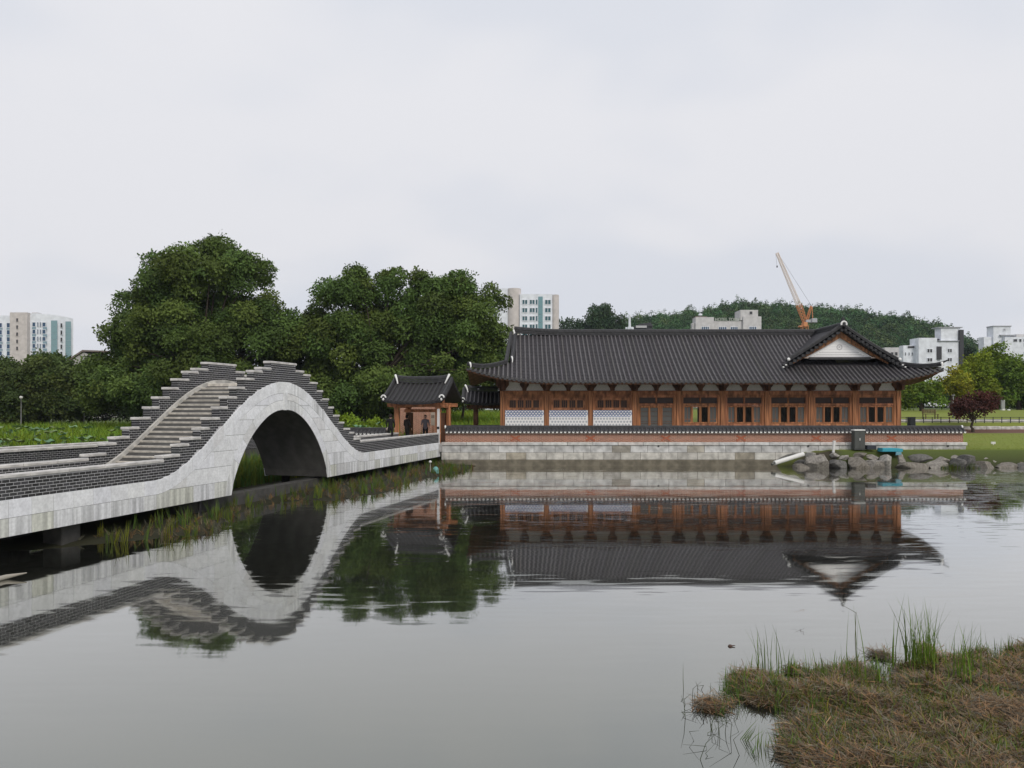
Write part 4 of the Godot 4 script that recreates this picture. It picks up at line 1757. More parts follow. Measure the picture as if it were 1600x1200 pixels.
	m.tube([Vector3(GX, 8.7, GZ + 0.6), Vector3(GX, 9.0, GZ + 0.62), Vector3(GX, 9.12, GZ + 0.62), Vector3(GX, 9.3, GZ + 0.62)], [0.16, 0.16, 0.12, 0.02], 8)
	obj("finial", m, tile, gable)


func end_clasp(a: Vector3, b: Vector3, r: float, m: Material, parent: Node) -> void:
	var t := MB.new()
	var c := (a + b) / 2 + Vector3(0.06, 0.05, 0.1)
	var p := []
	var rr := []
	for i in 7:
		var s := i / 6.0
		p.append(a.lerp(c, s).lerp(c.lerp(b, s), s))
		rr.append(r * (1.0 - 0.45 * s))
	t.tube(p, rr, 6)
	obj("clasp", t, m, parent)


# ---------------------------------------------------------------- small roofs: the gate at the bridge head and the pavilion behind
func small_roof(root: Node3D, hl: float, hw: float, ye: float, yr: float, rows: int, row: Material) -> void:
	var tile := mat("roof_tile", Color.WHITE)
	var white := mat("lime_white", Color.WHITE)
	var sl := func(x: float, t: float, s: float) -> Vector3:
		var up := 0.22 * pow(absf(x) / hl, 3)
		return Vector3(x, ye + up + (yr - ye) * (0.8 * t + 0.2 * t * t), s * hw * (1 - t))
	var bed := MB.new()
	for s in [1.0, -1.0]:
		for i in rows:
			var xa := lerpf(-hl, hl, i / float(rows))
			var xb := lerpf(-hl, hl, (i + 1) / float(rows))
			for k in 5:
				var q := [sl.call(xa, k / 5.0, s), sl.call(xb, k / 5.0, s), sl.call(xb, (k + 1) / 5.0, s), sl.call(xa, (k + 1) / 5.0, s)]
				var lo := []
				for v in q:
					lo.append(v - Vector3(0, 0.14, 0))
				if s > 0:
					bed.quad(q[0], q[1], q[2], q[3])
					bed.quad(lo[3], lo[2], lo[1], lo[0])
				else:
					bed.quad(q[1], q[0], q[3], q[2])
					bed.quad(lo[2], lo[3], lo[0], lo[1])
				if k == 0:
					bed.quad(lo[0], lo[1], q[1], q[0])
				if i == 0 or i == rows - 1:
					var j := 0 if i == 0 else 1
					bed.quad(lo[j], q[j], q[3 - j], lo[3 - j])
	var roof := obj("roof", bed, mat("pan_tile", Color.WHITE), root)
	var discs := MB.new()
	for s in [1.0, -1.0]:
		for i in rows + 1:
			var x := lerpf(-hl + 0.06, hl - 0.06, i / float(rows))
			var p := []
			for k in 6:
				p.append(sl.call(x, k / 5.0 - 0.01, s) + Vector3(0, 0.01, 0))
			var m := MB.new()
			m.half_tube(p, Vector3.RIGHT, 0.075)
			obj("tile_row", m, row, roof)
			var e: Vector3 = p[0]
			discs.tube([e + Vector3(0, 0.0, s * 0.02), e + Vector3(0, -0.01, s * 0.06)], [0.085, 0.085], 8)
	kind(obj("end_tiles", discs, mat("roof_tile", Color.WHITE), roof), "stuff")
	var m := MB.new()
	var p := []
	for i in 11:
		var x := lerpf(-hl + 0.25, hl - 0.25, i / 10.0)
		p.append(Vector3(x, yr + 0.02 + 0.16 * pow(absf(x) / hl, 3), 0))
	ridge_bar(m, p, 0.15, 0.32)
	obj("ridge", m, tile, roof)
	for e in [-1.0, 1.0]:
		for s in [1.0, -1.0]:
			m = MB.new()
			p = []
			for k in 6:
				p.append(sl.call(e * (hl - 0.12), lerpf(1.0, 0.05, k / 5.0), s) + Vector3(0, 0.05, 0))
			ridge_bar(m, p, 0.1, 0.12)
			obj("gable_ridge", m, tile, roof)
			if s > 0:
				var tip: Vector3 = p[5]
				m = MB.new()
				for k in 8:
					var a := PI * k / 8.0
					var b := PI * (k + 1) / 8.0
					m.tube([tip + Vector3(cos(a) * 0.14, sin(a) * 0.14, 0.1), tip + Vector3(cos(b) * 0.14, sin(b) * 0.14, 0.1)], [0.05, 0.05], 6)
				m.ball(tip + Vector3(0, -0.1, 0.14), Vector3(0.07, 0.09, 0.05), 5)
				obj("clasp", m, white, roof)
		end_clasp(Vector3(e * (hl - 0.2), yr + 0.52, 0.14), Vector3(e * (hl - 0.42), yr - 0.02, 0.3), 0.075, white, roof)


func build_gates() -> void:
	var wood := mat("red_pine", Color.WHITE)
	var beam := mat("red_pine_beam", Color.WHITE)
	var dark := mat("shaded_pine", Color.WHITE)
	var row := mat("shade_row_tile", lin(0.04, 0.04, 0.04), 0.65, "grain", Vector3(0.6, 0.6, 0.6))  # darker than the hall's rows: shade of the trees put into the colour
	# gate at the head of the bridge, square to it
	var g := thing("entrance_gate", "small timber gate with black tiled gable roof at the head of the arch bridge", "gate", Vector3(-5.45, 0, -47.0), atan2(-0.2451, 0.9695))
	small_roof(g, 1.95, 1.75, 3.78, 4.95, 13, row)
	for x in [-1.32, 1.32]:
		for z in [0.95, -0.95]:
			var m := MB.new()
			m.tube([Vector3(x, 0.9, z), Vector3(x, 3.62, z)], [0.17, 0.16], 12)
			obj("column", m, wood, g)
		var b := MB.new()
		b.cbox(Vector3(x - 0.09, 3.45, -1.3), Vector3(x + 0.09, 3.75, 1.3), 0.02)
		b.prism(PackedVector2Array([Vector2(x - 0.05, 3.75), Vector2(x + 0.05, 3.75), Vector2(x + 0.05, 4.8), Vector2(x - 0.05, 4.8)]), -0.06, 0.06)
		obj("cross_beam", b, beam, g)
	for z in [0.95, -0.95]:
		var m := MB.new()
		m.cbox(Vector3(-1.9, 3.5, z - 0.1), Vector3(1.9, 3.72, z + 0.1), 0.02)
		obj("beam", m, beam, g)
	var m := MB.new()
	m.cbox(Vector3(-1.2, 3.18, -0.06), Vector3(1.2, 3.36, 0.06), 0.015)
	obj("lintel", m, beam, g)
	# door leaves standing open, seen on edge
	for x in [-1.1, 1.1]:
		m = MB.new()
		m.cbox(Vector3(x - 0.03, 1.35, -1.1), Vector3(x + 0.03, 3.15, -0.06), 0.01)
		obj("door", m, dark, g)
	m = MB.new()
	m.cbox(Vector3(1.36, 0.95, 1.14), Vector3(1.50, 3.4, 1.26), 0.01)
	var post := obj("white_board", m, mat("pale_plaster", lin(0.55, 0.55, 0.55), 0.85), g)
	m = MB.new()
	m.cbox(Vector3(1.35, 2.2, 1.262), Vector3(1.51, 2.34, 1.29), 0.01)
	obj("strap", m, mat("black_metal", Color.WHITE), post)
	m = MB.new()
	m.box(Vector3(-1.6, 0.85, -1.2), Vector3(1.6, 1.30, 1.3))
	obj("threshold", m, mat("plinth_stone", Color.WHITE), g)
	# brick screen wall behind the gate and a small notice
	var sw := thing("screen_wall", "dim red brick screen wall seen through the entrance gate", "wall", Vector3(-7.6, 0, -52.2))
	brick_wall(sw, 2.6, 1.2, 4.1, 0.15)
	var nt := thing("notice_board", "pale notice on a post inside the entrance gate", "sign", at(676.5, 652, 50.2) * Vector3(1, 0, 1))
	m = MB.new()
	m.cbox(Vector3(-0.04, 0.9, -0.04), Vector3(0.04, 2.4, 0.04), 0.01)
	obj("post", m, beam, nt)
	m = MB.new()
	m.cbox(Vector3(-0.13, 2.3, 0.042), Vector3(0.13, 3.25, 0.07), 0.01)
	obj("board", m, mat("paper", lin(0.42, 0.36, 0.30), 0.8), nt)
	m = MB.new()
	for k in 3:
		m.cbox(Vector3(-0.09 + k * 0.07, 2.78, 0.071), Vector3(-0.05 + k * 0.07, 2.98, 0.076), 0.004)
	obj("print", m, mat("ink", lin(0.08, 0.05, 0.04), 0.8), nt)
	# side pavilion
	var pv := thing("side_pavilion", "little open pavilion with grey tiled roof between the gate and the hall", "pavilion", Vector3(-1.55, 0, -57.5))
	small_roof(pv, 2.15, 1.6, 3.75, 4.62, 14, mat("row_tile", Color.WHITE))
	for x in [-1.15, 0.95]:
		for z in [0.75, -0.75]:
			m = MB.new()
			m.cbox(Vector3(x - 0.15, 0.9, z - 0.15), Vector3(x + 0.15, 3.6, z + 0.15), 0.02)
			obj("column", m, dark, pv)
	for z in [0.75, -0.75]:
		m = MB.new()
		m.cbox(Vector3(-1.8, 3.38, z - 0.1), Vector3(1.8, 3.66, z + 0.1), 0.02)
		obj("beam", m, dark, pv)


# ---------------------------------------------------------------- buildings in the distance
func slab(root: Node, called: String, m: Material, lo: Vector3, hi: Vector3) -> MeshInstance3D:
	var b := MB.new()
	b.box(lo, hi)
	return obj(called, b, m, root)


func window_in(root: Node, x0: float, x1: float, y0: float, y1: float, z: float, frame: Material, glass: Material, panes := 1) -> void:
	var f := MB.new()
	var e := minf(0.12, (x1 - x0) * 0.1)
	f.box(Vector3(x0, y0, z), Vector3(x1, y0 + e, z + 0.12))
	f.box(Vector3(x0, y1 - e, z), Vector3(x1, y1, z + 0.12))
	for k in panes + 1:
		var x := lerpf(x0, x1 - e, k / float(panes))
		f.box(Vector3(x, y0 + e, z), Vector3(x + e, y1 - e, z + 0.12))
	var w := obj("window", f, frame, root)
	for k in panes:
		var g := MB.new()
		g.box(Vector3(lerpf(x0, x1 - e, k / float(panes)) + e, y0 + e, z + 0.02), Vector3(lerpf(x0, x1 - e, (k + 1) / float(panes)), y1 - e, z + 0.05))
		obj("pane", g, glass, w)


func build_far_buildings() -> void:
	var white := mat("white_wall", lin(0.72, 0.75, 0.80), 0.85, "faint", Vector3(0.06, 0.06, 0.06))
	var beige := mat("beige_wall", lin(0.56, 0.52, 0.50), 0.85, "faint", Vector3(0.06, 0.06, 0.06))
	var grey := mat("grey_wall", lin(0.54, 0.53, 0.53), 0.85, "faint", Vector3(0.06, 0.06, 0.06))
	var blue := mat("blue_glass", lin(0.045, 0.085, 0.15), 0.15)
	var pale_blue := mat("pale_blue_panel", lin(0.22, 0.31, 0.37), 0.3)
	var teal := mat("teal_glass", lin(0.05, 0.11, 0.13), 0.15)
	var teal2 := mat("teal_panel", lin(0.16, 0.28, 0.31), 0.3)
	var dark := mat("dark_panel", lin(0.045, 0.045, 0.05), 0.6)
	# left: office block of white and beige bays with blue glazing; 1 px is 1/6 m at 200 m
	var d := 200.0
	var s := d / 1200.0
	var o := thing("office_block", "pale curved office block with blue glazed strips behind the trees at the left", "building", Vector3(-135, 2, -d))
	var X := func(u: float) -> float: return (u - 800) * s + 135
	var Y := func(w: float) -> float: return EYE - (w - 636) * s - 2
	slab(o, "wall", white, Vector3(-14, 0, -14), Vector3(X.call(20), Y.call(493), 0))
	slab(o, "stair_tower", beige, Vector3(X.call(20), 0, -10), Vector3(X.call(47), Y.call(489), 1.2))
	var body := MB.new()   # the curved right wing bends away
	var edge := []
	for k in 9:
		var u := lerpf(47, 114.5, k / 8.0)
		edge.append([(u - 800) * s * (1.0 + 5.0 * pow(k / 8.0, 2) / 200.0) + 135, Y.call(489.5 + 5.0 * pow(k / 8.0, 2)), -5.0 * pow(k / 8.0, 2.0)])
	for k in 8:
		var a: Array = edge[k]
		var b: Array = edge[k + 1]
		body.quad(Vector3(a[0], 0, a[2]), Vector3(b[0], 0, b[2]), Vector3(b[0], b[1], b[2]), Vector3(a[0], a[1], a[2]))
		body.quad(Vector3(a[0], a[1], a[2]), Vector3(b[0], b[1], b[2]), Vector3(b[0] - 7, b[1], -14), Vector3(a[0] - 7, a[1], -14))
	body.quad(Vector3(edge[8][0], 0, edge[8][2]), Vector3(edge[8][0] - 7, 0, -14), Vector3(edge[8][0] - 7, edge[8][1], -14), Vector3(edge[8][0], edge[8][1], edge[8][2]))
	obj("curved_wing", body, white, o)
	for r in 5:
		var y: float = Y.call(498.5 + r * 11)
		window_in(o, X.call(30), X.call(33.5), y - 0.9, y + 0.1, 1.2, beige, dark)
		for c in [[50.5, 56], [58.5, 60.2], [62.5, 64.2], [66, 72], [94.5, 98]]:
			var yy: float = Y.call(504 + r * 11.2)
			var k: float = clampf((c[0] - 47) / 67.5, 0, 1)
			var zz := 0.03 - 5.0 * k * k
			window_in(o, (c[0] - 800) * s * (1.0 - zz / 200.0) + 135, (c[1] - 800) * s * (1.0 - zz / 200.0) + 135, yy - 1.1, yy + 0.1, zz, white, blue if c[0] < 90 else dark)
			if c[0] < 57 or c[0] == 66:
				slab(o, "spandrel_panel", pale_blue, Vector3(X.call(c[0]), yy - 1.8, zz), Vector3(X.call(c[1]), yy - 1.12, zz + 0.08))
		for c in [[-2, 4], [10.5, 16.3], [18.2, 19.8]]:
			var yy: float = Y.call(505 + r * 11)
			window_in(o, X.call(c[0]), X.call(c[1]), yy - 1.2, yy + 0.1, 0.02, white, blue)
			slab(o, "spandrel_panel", pale_blue, Vector3(X.call(c[0]), yy - 1.8, 0.0), Vector3(X.call(c[1]), yy - 1.22, 0.07))
	for c in [[80, 89.5], [102.5, 111]]:
		for r in 6:
			var k: float = clampf((c[0] - 47) / 67.5, 0, 1)
			var zz := 0.05 - 5.0 * k * k
			var yt: float = Y.call(500 + r * 10)
			slab(o, "glass_panel", mat("pale_teal", lin(0.20, 0.31, 0.34), 0.25), Vector3((c[0] - 800) * s * (1.0 - zz / 200.0) + 135, yt - 1.62, zz), Vector3((c[1] - 800) * s * (1.0 - zz / 200.0) + 135, yt, zz + 0.08))
	slab(o, "roof_cap", grey, Vector3(X.call(46), Y.call(489), -3), Vector3(X.call(54), Y.call(487.3), -1))
	# centre: white block with teal windows and rounded beige towers
	d = 180.0
	s = d / 1200.0
	o = thing("apartment_block", "white block with teal windows and rounded beige stair towers above the hall's roof end", "building", Vector3(0, 2, -d))
	X = func(u: float) -> float: return (u - 800) * 0.15
	Y = func(w: float) -> float: return EYE - (w - 636) * 0.15 - 2
	slab(o, "wall", white, Vector3(X.call(812), 0, -12), Vector3(X.call(863), Y.call(459.5), 0))
	slab(o, "rear_wing", white, Vector3(X.call(758), 0, -14), Vector3(X.call(794), Y.call(449.5), -1))
	var t := MB.new()
	t.tube([Vector3(X.call(803.5), 0, -1.5), Vector3(X.call(803.5), Y.call(450), -1.5)], [1.62, 1.62], 20)
	obj("stair_tower", t, beige, o)
	t = MB.new()
	t.tube([Vector3(X.call(868), 0, -1.0), Vector3(X.call(868), Y.call(460), -1.0)], [0.86, 0.86], 16)
	t.box(Vector3(X.call(863), 0, -8), Vector3(X.call(873.5), Y.call(460), -1.2))
	obj("stair_tower", t, beige, o)
	for r in 6:
		var y: float = Y.call(468 + r * 12.8)
		for c in [[815.5, 824.5, 2], [827, 836, 2], [837, 840, 1], [851, 861, 2]]:
			window_in(o, X.call(c[0]), X.call(c[1]), y - 1.2, y, 0.0, white, teal, c[2])
		slab(o, "glass_strip", teal2, Vector3(X.call(841), y - 1.55, 0.0), Vector3(X.call(848), y + 0.3, 0.1))
	slab(o, "glass_strip", teal2, Vector3(X.call(841), Y.call(466), 0.0), Vector3(X.call(848), Y.call(463.5), 0.08))
	for r in 4:
		window_in(o, X.call(767.5), X.call(775.5), Y.call(467 + r * 13), Y.call(457.5 + r * 13), -1.0, white, teal, 2)
	# hotel at the foot of the hill
	d = 220.0
	o = thing("hotel", "grey hotel with rooftop letters between the hall's roof and the wooded hill", "building", Vector3(0, 2, -d))
	X = func(u: float) -> float: return (u - 800) * 220.0 / 1200.0
	Y = func(w: float) -> float: return EYE - (w - 636) * 220.0 / 1200.0 - 2
	slab(o, "wall", grey, Vector3(X.call(1087), 0, -4), Vector3(X.call(1115.5), Y.call(495.5), 0))
	slab(o, "wall", grey, Vector3(X.call(1115.5), 0, -4), Vector3(X.call(1161), Y.call(501), -0.6))
	slab(o, "wall", grey, Vector3(X.call(1161), 0, -4), Vector3(X.call(1189.5), Y.call(494.5), 0.1))
	slab(o, "stair_house", grey, Vector3(X.call(1157.5), Y.call(500), -6), Vector3(X.call(1185), Y.call(484), -0.3))
	slab(o, "wall", grey, Vector3(X.call(1083), 0, -3), Vector3(X.call(1087), Y.call(504), -0.8))
	window_in(o, X.call(1171), X.call(1176.5), Y.call(491.5), Y.call(486), -0.3, grey, dark)
	for c in [[1096, 1108], [1123.5, 1136.5], [1142, 1154], [1170, 1182]]:
		for r in 3:
			var z: float = -0.6 if c[0] > 1115 and c[0] < 1160 else 0.1
			window_in(o, X.call(c[0]), X.call(c[1]), Y.call(515.5 + r * 13), Y.call(510 + r * 13), z, white, blue, 4)
	slab(o, "roof_ledge", mat("brown_ledge", lin(0.16, 0.13, 0.12)), Vector3(X.call(1088), Y.call(495.4), -4), Vector3(X.call(1106), Y.call(493.5), -1))
	var text := TextMesh.new()
	var font := SystemFont.new()
	font.font_names = PackedStringArray(["Droid Sans"])
	text.font = font
	text.text = "HOTEL TOMA"
	text.font_size = 64
	text.pixel_size = 0.0192
	text.depth = 0.25
	var sign := obj("rooftop_letters", text, mat("letter_white", lin(0.45, 0.48, 0.42), 0.6), o, Transform3D(Basis(), Vector3(X.call(1137.5), Y.call(498.9), -0.5)))
	var tr := MB.new()
	for k in 12:
		tr.tube([Vector3(X.call(1117 + k * 3.6), Y.call(501), -0.75), Vector3(X.call(1117 + k * 3.6), Y.call(496), -0.75)], [0.06, 0.06], 4)
	obj("letter_frame", tr, dark, o)
	var mast := MB.new()
	mast.tube([Vector3(X.call(1096.5), Y.call(495), -2), Vector3(X.call(1096.5), Y.call(478), -2)], [0.15, 0.08], 6)
	for w in [490, 484.5]:
		mast.box(Vector3(X.call(1094.5), Y.call(w + 1.5), -2.5), Vector3(X.call(1099.5), Y.call(w - 1), -1.6))
	obj("roof_mast", mast, white, o)
	# dark roof with a pale board, and a white antenna tower beside it
	o = thing("dark_roof_building", "dark roofed building with a small pale board just above the hall's ridge", "building", Vector3(39.5, 2, -230))
	X = func(u: float) -> float: return (u - 800) * 230.0 / 1200.0 - 39.5
	Y = func(w: float) -> float: return EYE - (w - 636) * 230.0 / 1200.0 - 2
	slab(o, "wall", dark, Vector3(X.call(990), 0, -3), Vector3(X.call(1019), Y.call(510), 0))
	var rf := MB.new()
	rf.prism(PackedVector2Array([Vector2(X.call(988), Y.call(511)), Vector2(X.call(1021), Y.call(510)), Vector2(X.call(1016), Y.call(504)), Vector2(X.call(1000), Y.call(506))]), -8.5, 0.4)
	obj("roof", rf, dark, o)
	slab(o, "board", mat("pale_board2", lin(0.42, 0.42, 0.43)), Vector3(X.call(993), Y.call(512.5), 0.42), Vector3(X.call(1010), Y.call(509), 0.6))
	o = thing("antenna_tower", "white telecom antenna tower beside the dark roof above the hall's ridge", "antenna", Vector3(34.6, 2, -226))
	var an := MB.new()
	an.tube([Vector3(0, 0, 0), Vector3(0, 25.5, 0), Vector3(0, 28.6, 0)], [0.55, 0.4, 0.3], 8)
	obj("mast", an, white, o)
	for k in 6:
		var a := TAU * k / 6.0
		an = MB.new()
		an.cbox(Vector3(cos(a) * 1.0 - 0.22, 22.4, sin(a) * 1.0 - 0.22), Vector3(cos(a) * 1.0 + 0.22, 25.0, sin(a) * 1.0 + 0.22), 0.05)
		an.tube([Vector3(0, 23.5, 0), Vector3(cos(a), 23.5, sin(a))], [0.08, 0.08], 5)
		obj("antenna_panel", an, white, o)
	an = MB.new()
	an.tube([Vector3(-1.5, 0, 1), Vector3(-1.2, 22.5, 0.2)], [0.2, 0.2], 6)
	obj("stay", an, white, o)
	# right: white building of stepped blocks
	d = 190.0
	o = thing("white_block_building", "white stepped building with a dark vertical stripe behind the hall's right eave", "building", Vector3(100, 2, -d))
	X = func(u: float) -> float: return (u - 800) * 190.0 / 1200.0 - 100
	Y = func(w: float) -> float: return EYE - (w - 636) * 190.0 / 1200.0 - 2
	slab(o, "wall", white, Vector3(X.call(1434.5), 0, -4), Vector3(X.call(1463), Y.call(528), 0.3))
	slab(o, "wall", white, Vector3(X.call(1463), 0, -4), Vector3(X.call(1499), Y.call(532), 0))
	slab(o, "upper_storey", white, Vector3(X.call(1471), Y.call(532), -3), Vector3(X.call(1498), Y.call(512), -0.2))
	slab(o, "ledge", mat("pale_ledge", lin(0.35, 0.36, 0.38)), Vector3(X.call(1466), Y.call(512), -3.2), Vector3(X.call(1504), Y.call(510.8), 0.1))
	slab(o, "ledge", mat("pale_ledge", Color.WHITE), Vector3(X.call(1464), Y.call(533.2), -0.1), Vector3(X.call(1498.5), Y.call(532.2), 0.35))
	slab(o, "dark_stripe", dark, Vector3(X.call(1498.2), 0, -3), Vector3(X.call(1504.5), Y.call(515.5), 0.4))
	slab(o, "wall", white, Vector3(X.call(1504.5), 0, -3), Vector3(X.call(1506.5), Y.call(534), -0.5))
	slab(o, "low_wing", white, Vector3(X.call(1416), 0, -3.5), Vector3(X.call(1434.5), Y.call(539), -1.4))
	slab(o, "dark_opening", dark, Vector3(X.call(1423), Y.call(543), -1.39), Vector3(X.call(1433), Y.call(540.2), -1.25))
	slab(o, "stair_glazing", dark, Vector3(X.call(1462.2), Y.call(562), 0.31), Vector3(X.call(1470), Y.call(541.5), 0.42))
	slab(o, "roof_recess", dark, Vector3(X.call(1463.5), Y.call(532.2), -6), Vector3(X.call(1471), Y.call(529), -0.9))
	for r in 4:
		var y: float = Y.call(551.5 + r * 14.2)
		window_in(o, X.call(1447), X.call(1456), y, y + 1.05, 0.3, white, dark, 2)
		window_in(o, X.call(1480), X.call(1487.5), y + 0.05, y + 1.1, 0.0, white, dark, 2)
	for c in [1418.5, 1424, 1429]:
		window_in(o, X.call(c), X.call(c + 1.6), Y.call(555), Y.call(550), -1.4, white, dark)
	var o2 := thing("green_grey_building", "small grey green building left of the white stepped building", "building", Vector3(101, 2, -205))
	slab(o2, "wall", mat("green_grey_wall", lin(0.30, 0.36, 0.36)), Vector3(-1.5, 0, -3), Vector3(2.8, 17.3, 0))
	slab(o2, "upper_wall", grey, Vector3(-1.55, 14.6, -8.1), Vector3(2.85, 17.4, 0.05))
	window_in(o2, 0.0, 0.8, 15.2, 16.2, 0.05, grey, dark)
	window_in(o2, 1.1, 1.9, 15.2, 16.2, 0.05, grey, dark)
	# far right: pale stepped building
	o = thing("pale_stepped_building", "pale stepped building rising behind the yellow green trees at the right edge", "building", Vector3(130, 2, -210))
	X = func(u: float) -> float: return (u - 800) * 210.0 / 1200.0 - 130
	Y = func(w: float) -> float: return EYE - (w - 636) * 210.0 / 1200.0 - 2
	slab(o, "wall", white, Vector3(X.call(1541), 0, -3.5), Vector3(X.call(1554), Y.call(526), -1))
	slab(o, "wall", white, Vector3(X.call(1554), 0, -3.5), Vector3(X.call(1581), Y.call(509.5), -0.5))
	slab(o, "wall", white, Vector3(X.call(1568), 0, -3.5), Vector3(X.call(1620), Y.call(527), 0.6))
	slab(o, "ledge", mat("pale_ledge", Color.WHITE), Vector3(X.call(1553), Y.call(510), -3.4), Vector3(X.call(1582), Y.call(508.6), -0.3))
	slab(o, "ledge", mat("pale_ledge", Color.WHITE), Vector3(X.call(1563), Y.call(524.5), -3.4), Vector3(X.call(1586), Y.call(523), 0.2))
	slab(o, "roof_house", grey, Vector3(X.call(1590), Y.call(527), -3.4), Vector3(X.call(1620), Y.call(522), -0.5))
	window_in(o, X.call(1569), X.call(1573), Y.call(517), Y.call(513), -0.5, white, mat("pale_ledge", Color.WHITE))
	for c in [1581, 1590, 1597, 1604]:
		window_in(o, X.call(c), X.call(c + (6 if c == 1581 else 3.5)), Y.call(534.5), Y.call(530), 0.6, mat("pale_ledge", Color.WHITE), dark)
	for r in 3:
		window_in(o, X.call(1597), X.call(1604), Y.call(541.5 + r * 14), Y.call(536 + r * 14), 0.6, white, dark, 2)
	window_in(o, X.call(1554.5), X.call(1558), Y.call(539), Y.call(536), -0.5, white, dark)
	# gabled shed roof between the left trees
	o = thing("gabled_house", "grey gabled house peeping out between the left trees", "house", at(130, 636, 140) * Vector3(1, 0, 1) + Vector3(0, 1.5, 0))
	var gb := MB.new()
	gb.prism(PackedVector2Array([Vector2(-2.4, 0), Vector2(3.4, 0), Vector2(3.4, 10.4), Vector2(0.1, 12.0), Vector2(-2.4, 10.4)]), -8, 0)
	obj("wall", gb, mat("gable_grey", lin(0.36, 0.35, 0.34)), o)
	var gr := MB.new()
	gr.prism(PackedVector2Array([Vector2(-2.7, 10.3), Vector2(0.1, 12.1), Vector2(4.5, 12.0), Vector2(4.5, 12.25), Vector2(0.0, 12.4), Vector2(-2.9, 10.5)]), -8.2, 0.3)
	obj("roof", gr, mat("brown_ledge", Color.WHITE), o)


func build_crane() -> void:
	var d := 260.0
	var o := thing("tower_crane", "orange luffing tower crane with raised pale jib behind the hall's ridge", "crane", Vector3(99, 2, -d))
	var P := func(u: float, w: float) -> Vector3: return Vector3((u - 800) * d / 1200.0 - 99, EYE - (w - 636) * d / 1200.0 - 2, 0)
	var orange := mat("crane_orange", lin(0.52, 0.22, 0.09), 0.6)
	var pale := mat("crane_pale", lin(0.74, 0.63, 0.54), 0.6)
	var grey := mat("pale_ledge", Color.WHITE)
	var lattice := func(m: MB, a: Vector3, b: Vector3, w0: float, w1: float, n: int, r: float) -> void:
		var dd := (b - a).normalized()
		var sx := dd.cross(Vector3.BACK).normalized()
		var pts := []
		for k in n + 1:
			var c := a.lerp(b, k / float(n))
			var w := lerpf(w0, w1, k / float(n)) / 2
			pts.append([c + sx * w + Vector3(0, 0, w), c - sx * w + Vector3(0, 0, w), c - sx * w - Vector3(0, 0, w), c + sx * w - Vector3(0, 0, w)])
		for k in n:
			for j in 4:
				m.tube([pts[k][j], pts[k + 1][j]], [r, r], 4, false)
				m.tube([pts[k][j], pts[k + 1][(j + 1) % 4]], [r * 0.6, r * 0.6], 4, false)
				m.tube([pts[k][j], pts[k][(j + 1) % 4]], [r * 0.6, r * 0.6], 4, false)
	var m := MB.new()
	lattice.call(m, P.call(1257, 512) * Vector3(1, 0, 1), P.call(1257, 508), 1.9, 1.9, 14, 0.12)
	obj("mast", m, orange, o)
	m = MB.new()
	lattice.call(m, P.call(1257.5, 503), P.call(1248, 476), 1.1, 1.5, 6, 0.13)
	obj("jib_foot", m, orange, o)
	m = MB.new()
	lattice.call(m, P.call(1248, 476), P.call(1214, 395), 1.25, 0.7, 26, 0.085)
	obj("jib", m, pale, o)
	m = MB.new()
	lattice.call(m, P.call(1260, 503), P.call(1267.5, 478), 0.7, 0.5, 6, 0.11)
	m.tube([P.call(1270, 501), P.call(1269, 479)], [0.14, 0.14], 5)
	obj("a_frame", m, orange, o)
	m = MB.new()
	m.cbox(P.call(1254, 511) - Vector3(0, 0, 1.2), P.call(1260, 504) + Vector3(0, 0, 1.2), 0.1)
	m.cbox(P.call(1248, 511.5) - Vector3(0, 0, 0.8), P.call(1255, 509) + Vector3(0, 0, 0.8), 0.1)
	obj("slewing_platform", m, orange, o)
	m = MB.new()
	m.cbox(P.call(1258, 504.3) - Vector3(0, 0, 0.8), P.call(1267, 500) + Vector3(0, 0, 0.8), 0.1)
	m.cbox(P.call(1266.5, 504.5) - Vector3(0, 0, 1.2), P.call(1275, 498) + Vector3(0, 0, 1.2), 0.1)
	obj("counterweight", m, grey, o)
	m = MB.new()
	m.tube([P.call(1268, 478), P.call(1215, 395)], [0.035, 0.035], 4)
	m.tube([P.call(1212, 396), P.call(1214, 416)], [0.03, 0.03], 4)
	obj("hoist_cable", m, mat("dark_panel", Color.WHITE), o)
	m = MB.new()
	m.cbox(P.call(1213.4, 418) - Vector3(0, 0, 0.2), P.call(1215, 415) + Vector3(0, 0, 0.2), 0.05)
	obj("hook_block", m, mat("dark_panel", Color.WHITE), o)


# ---------------------------------------------------------------- trees
func sprig(leaves: int, size: float, spread: float, seed_: int) -> ArrayMesh:  # leaves facing more or less along +y
	var m := MB.new()
	var r := RandomNumberGenerator.new()
	r.seed = seed_
	for i in leaves:
		var a := r.randf() * TAU
		var p := Vector3(cos(a), 0, sin(a)) * spread * 0.55 * sqrt(r.randf()) + Vector3(0, r.randfn() * 0.35 * size, 0)
		var b := a + r.randfn() * 1.0
		var dir := Vector3(cos(b), r.randfn() * 0.45 - 0.2, sin(b)).normalized()
		var side := dir.cross(Vector3(r.randfn() * 0.45, 1, r.randfn() * 0.45)).normalized()
		var l := size * r.randf_range(0.7, 1.3)
		var w := l * 0.34
		var mid := p + dir * l * 0.5 + Vector3(0, 0.06 * l, 0)
		var t := r.randf_range(0.8, 1.2)
		m.col = Color(t, t, t)
		m.tri(p, mid + side * w, p + dir * l)
		m.tri(p, p + dir * l, mid - side * w)
	return m.mesh()


var sprigs := {}


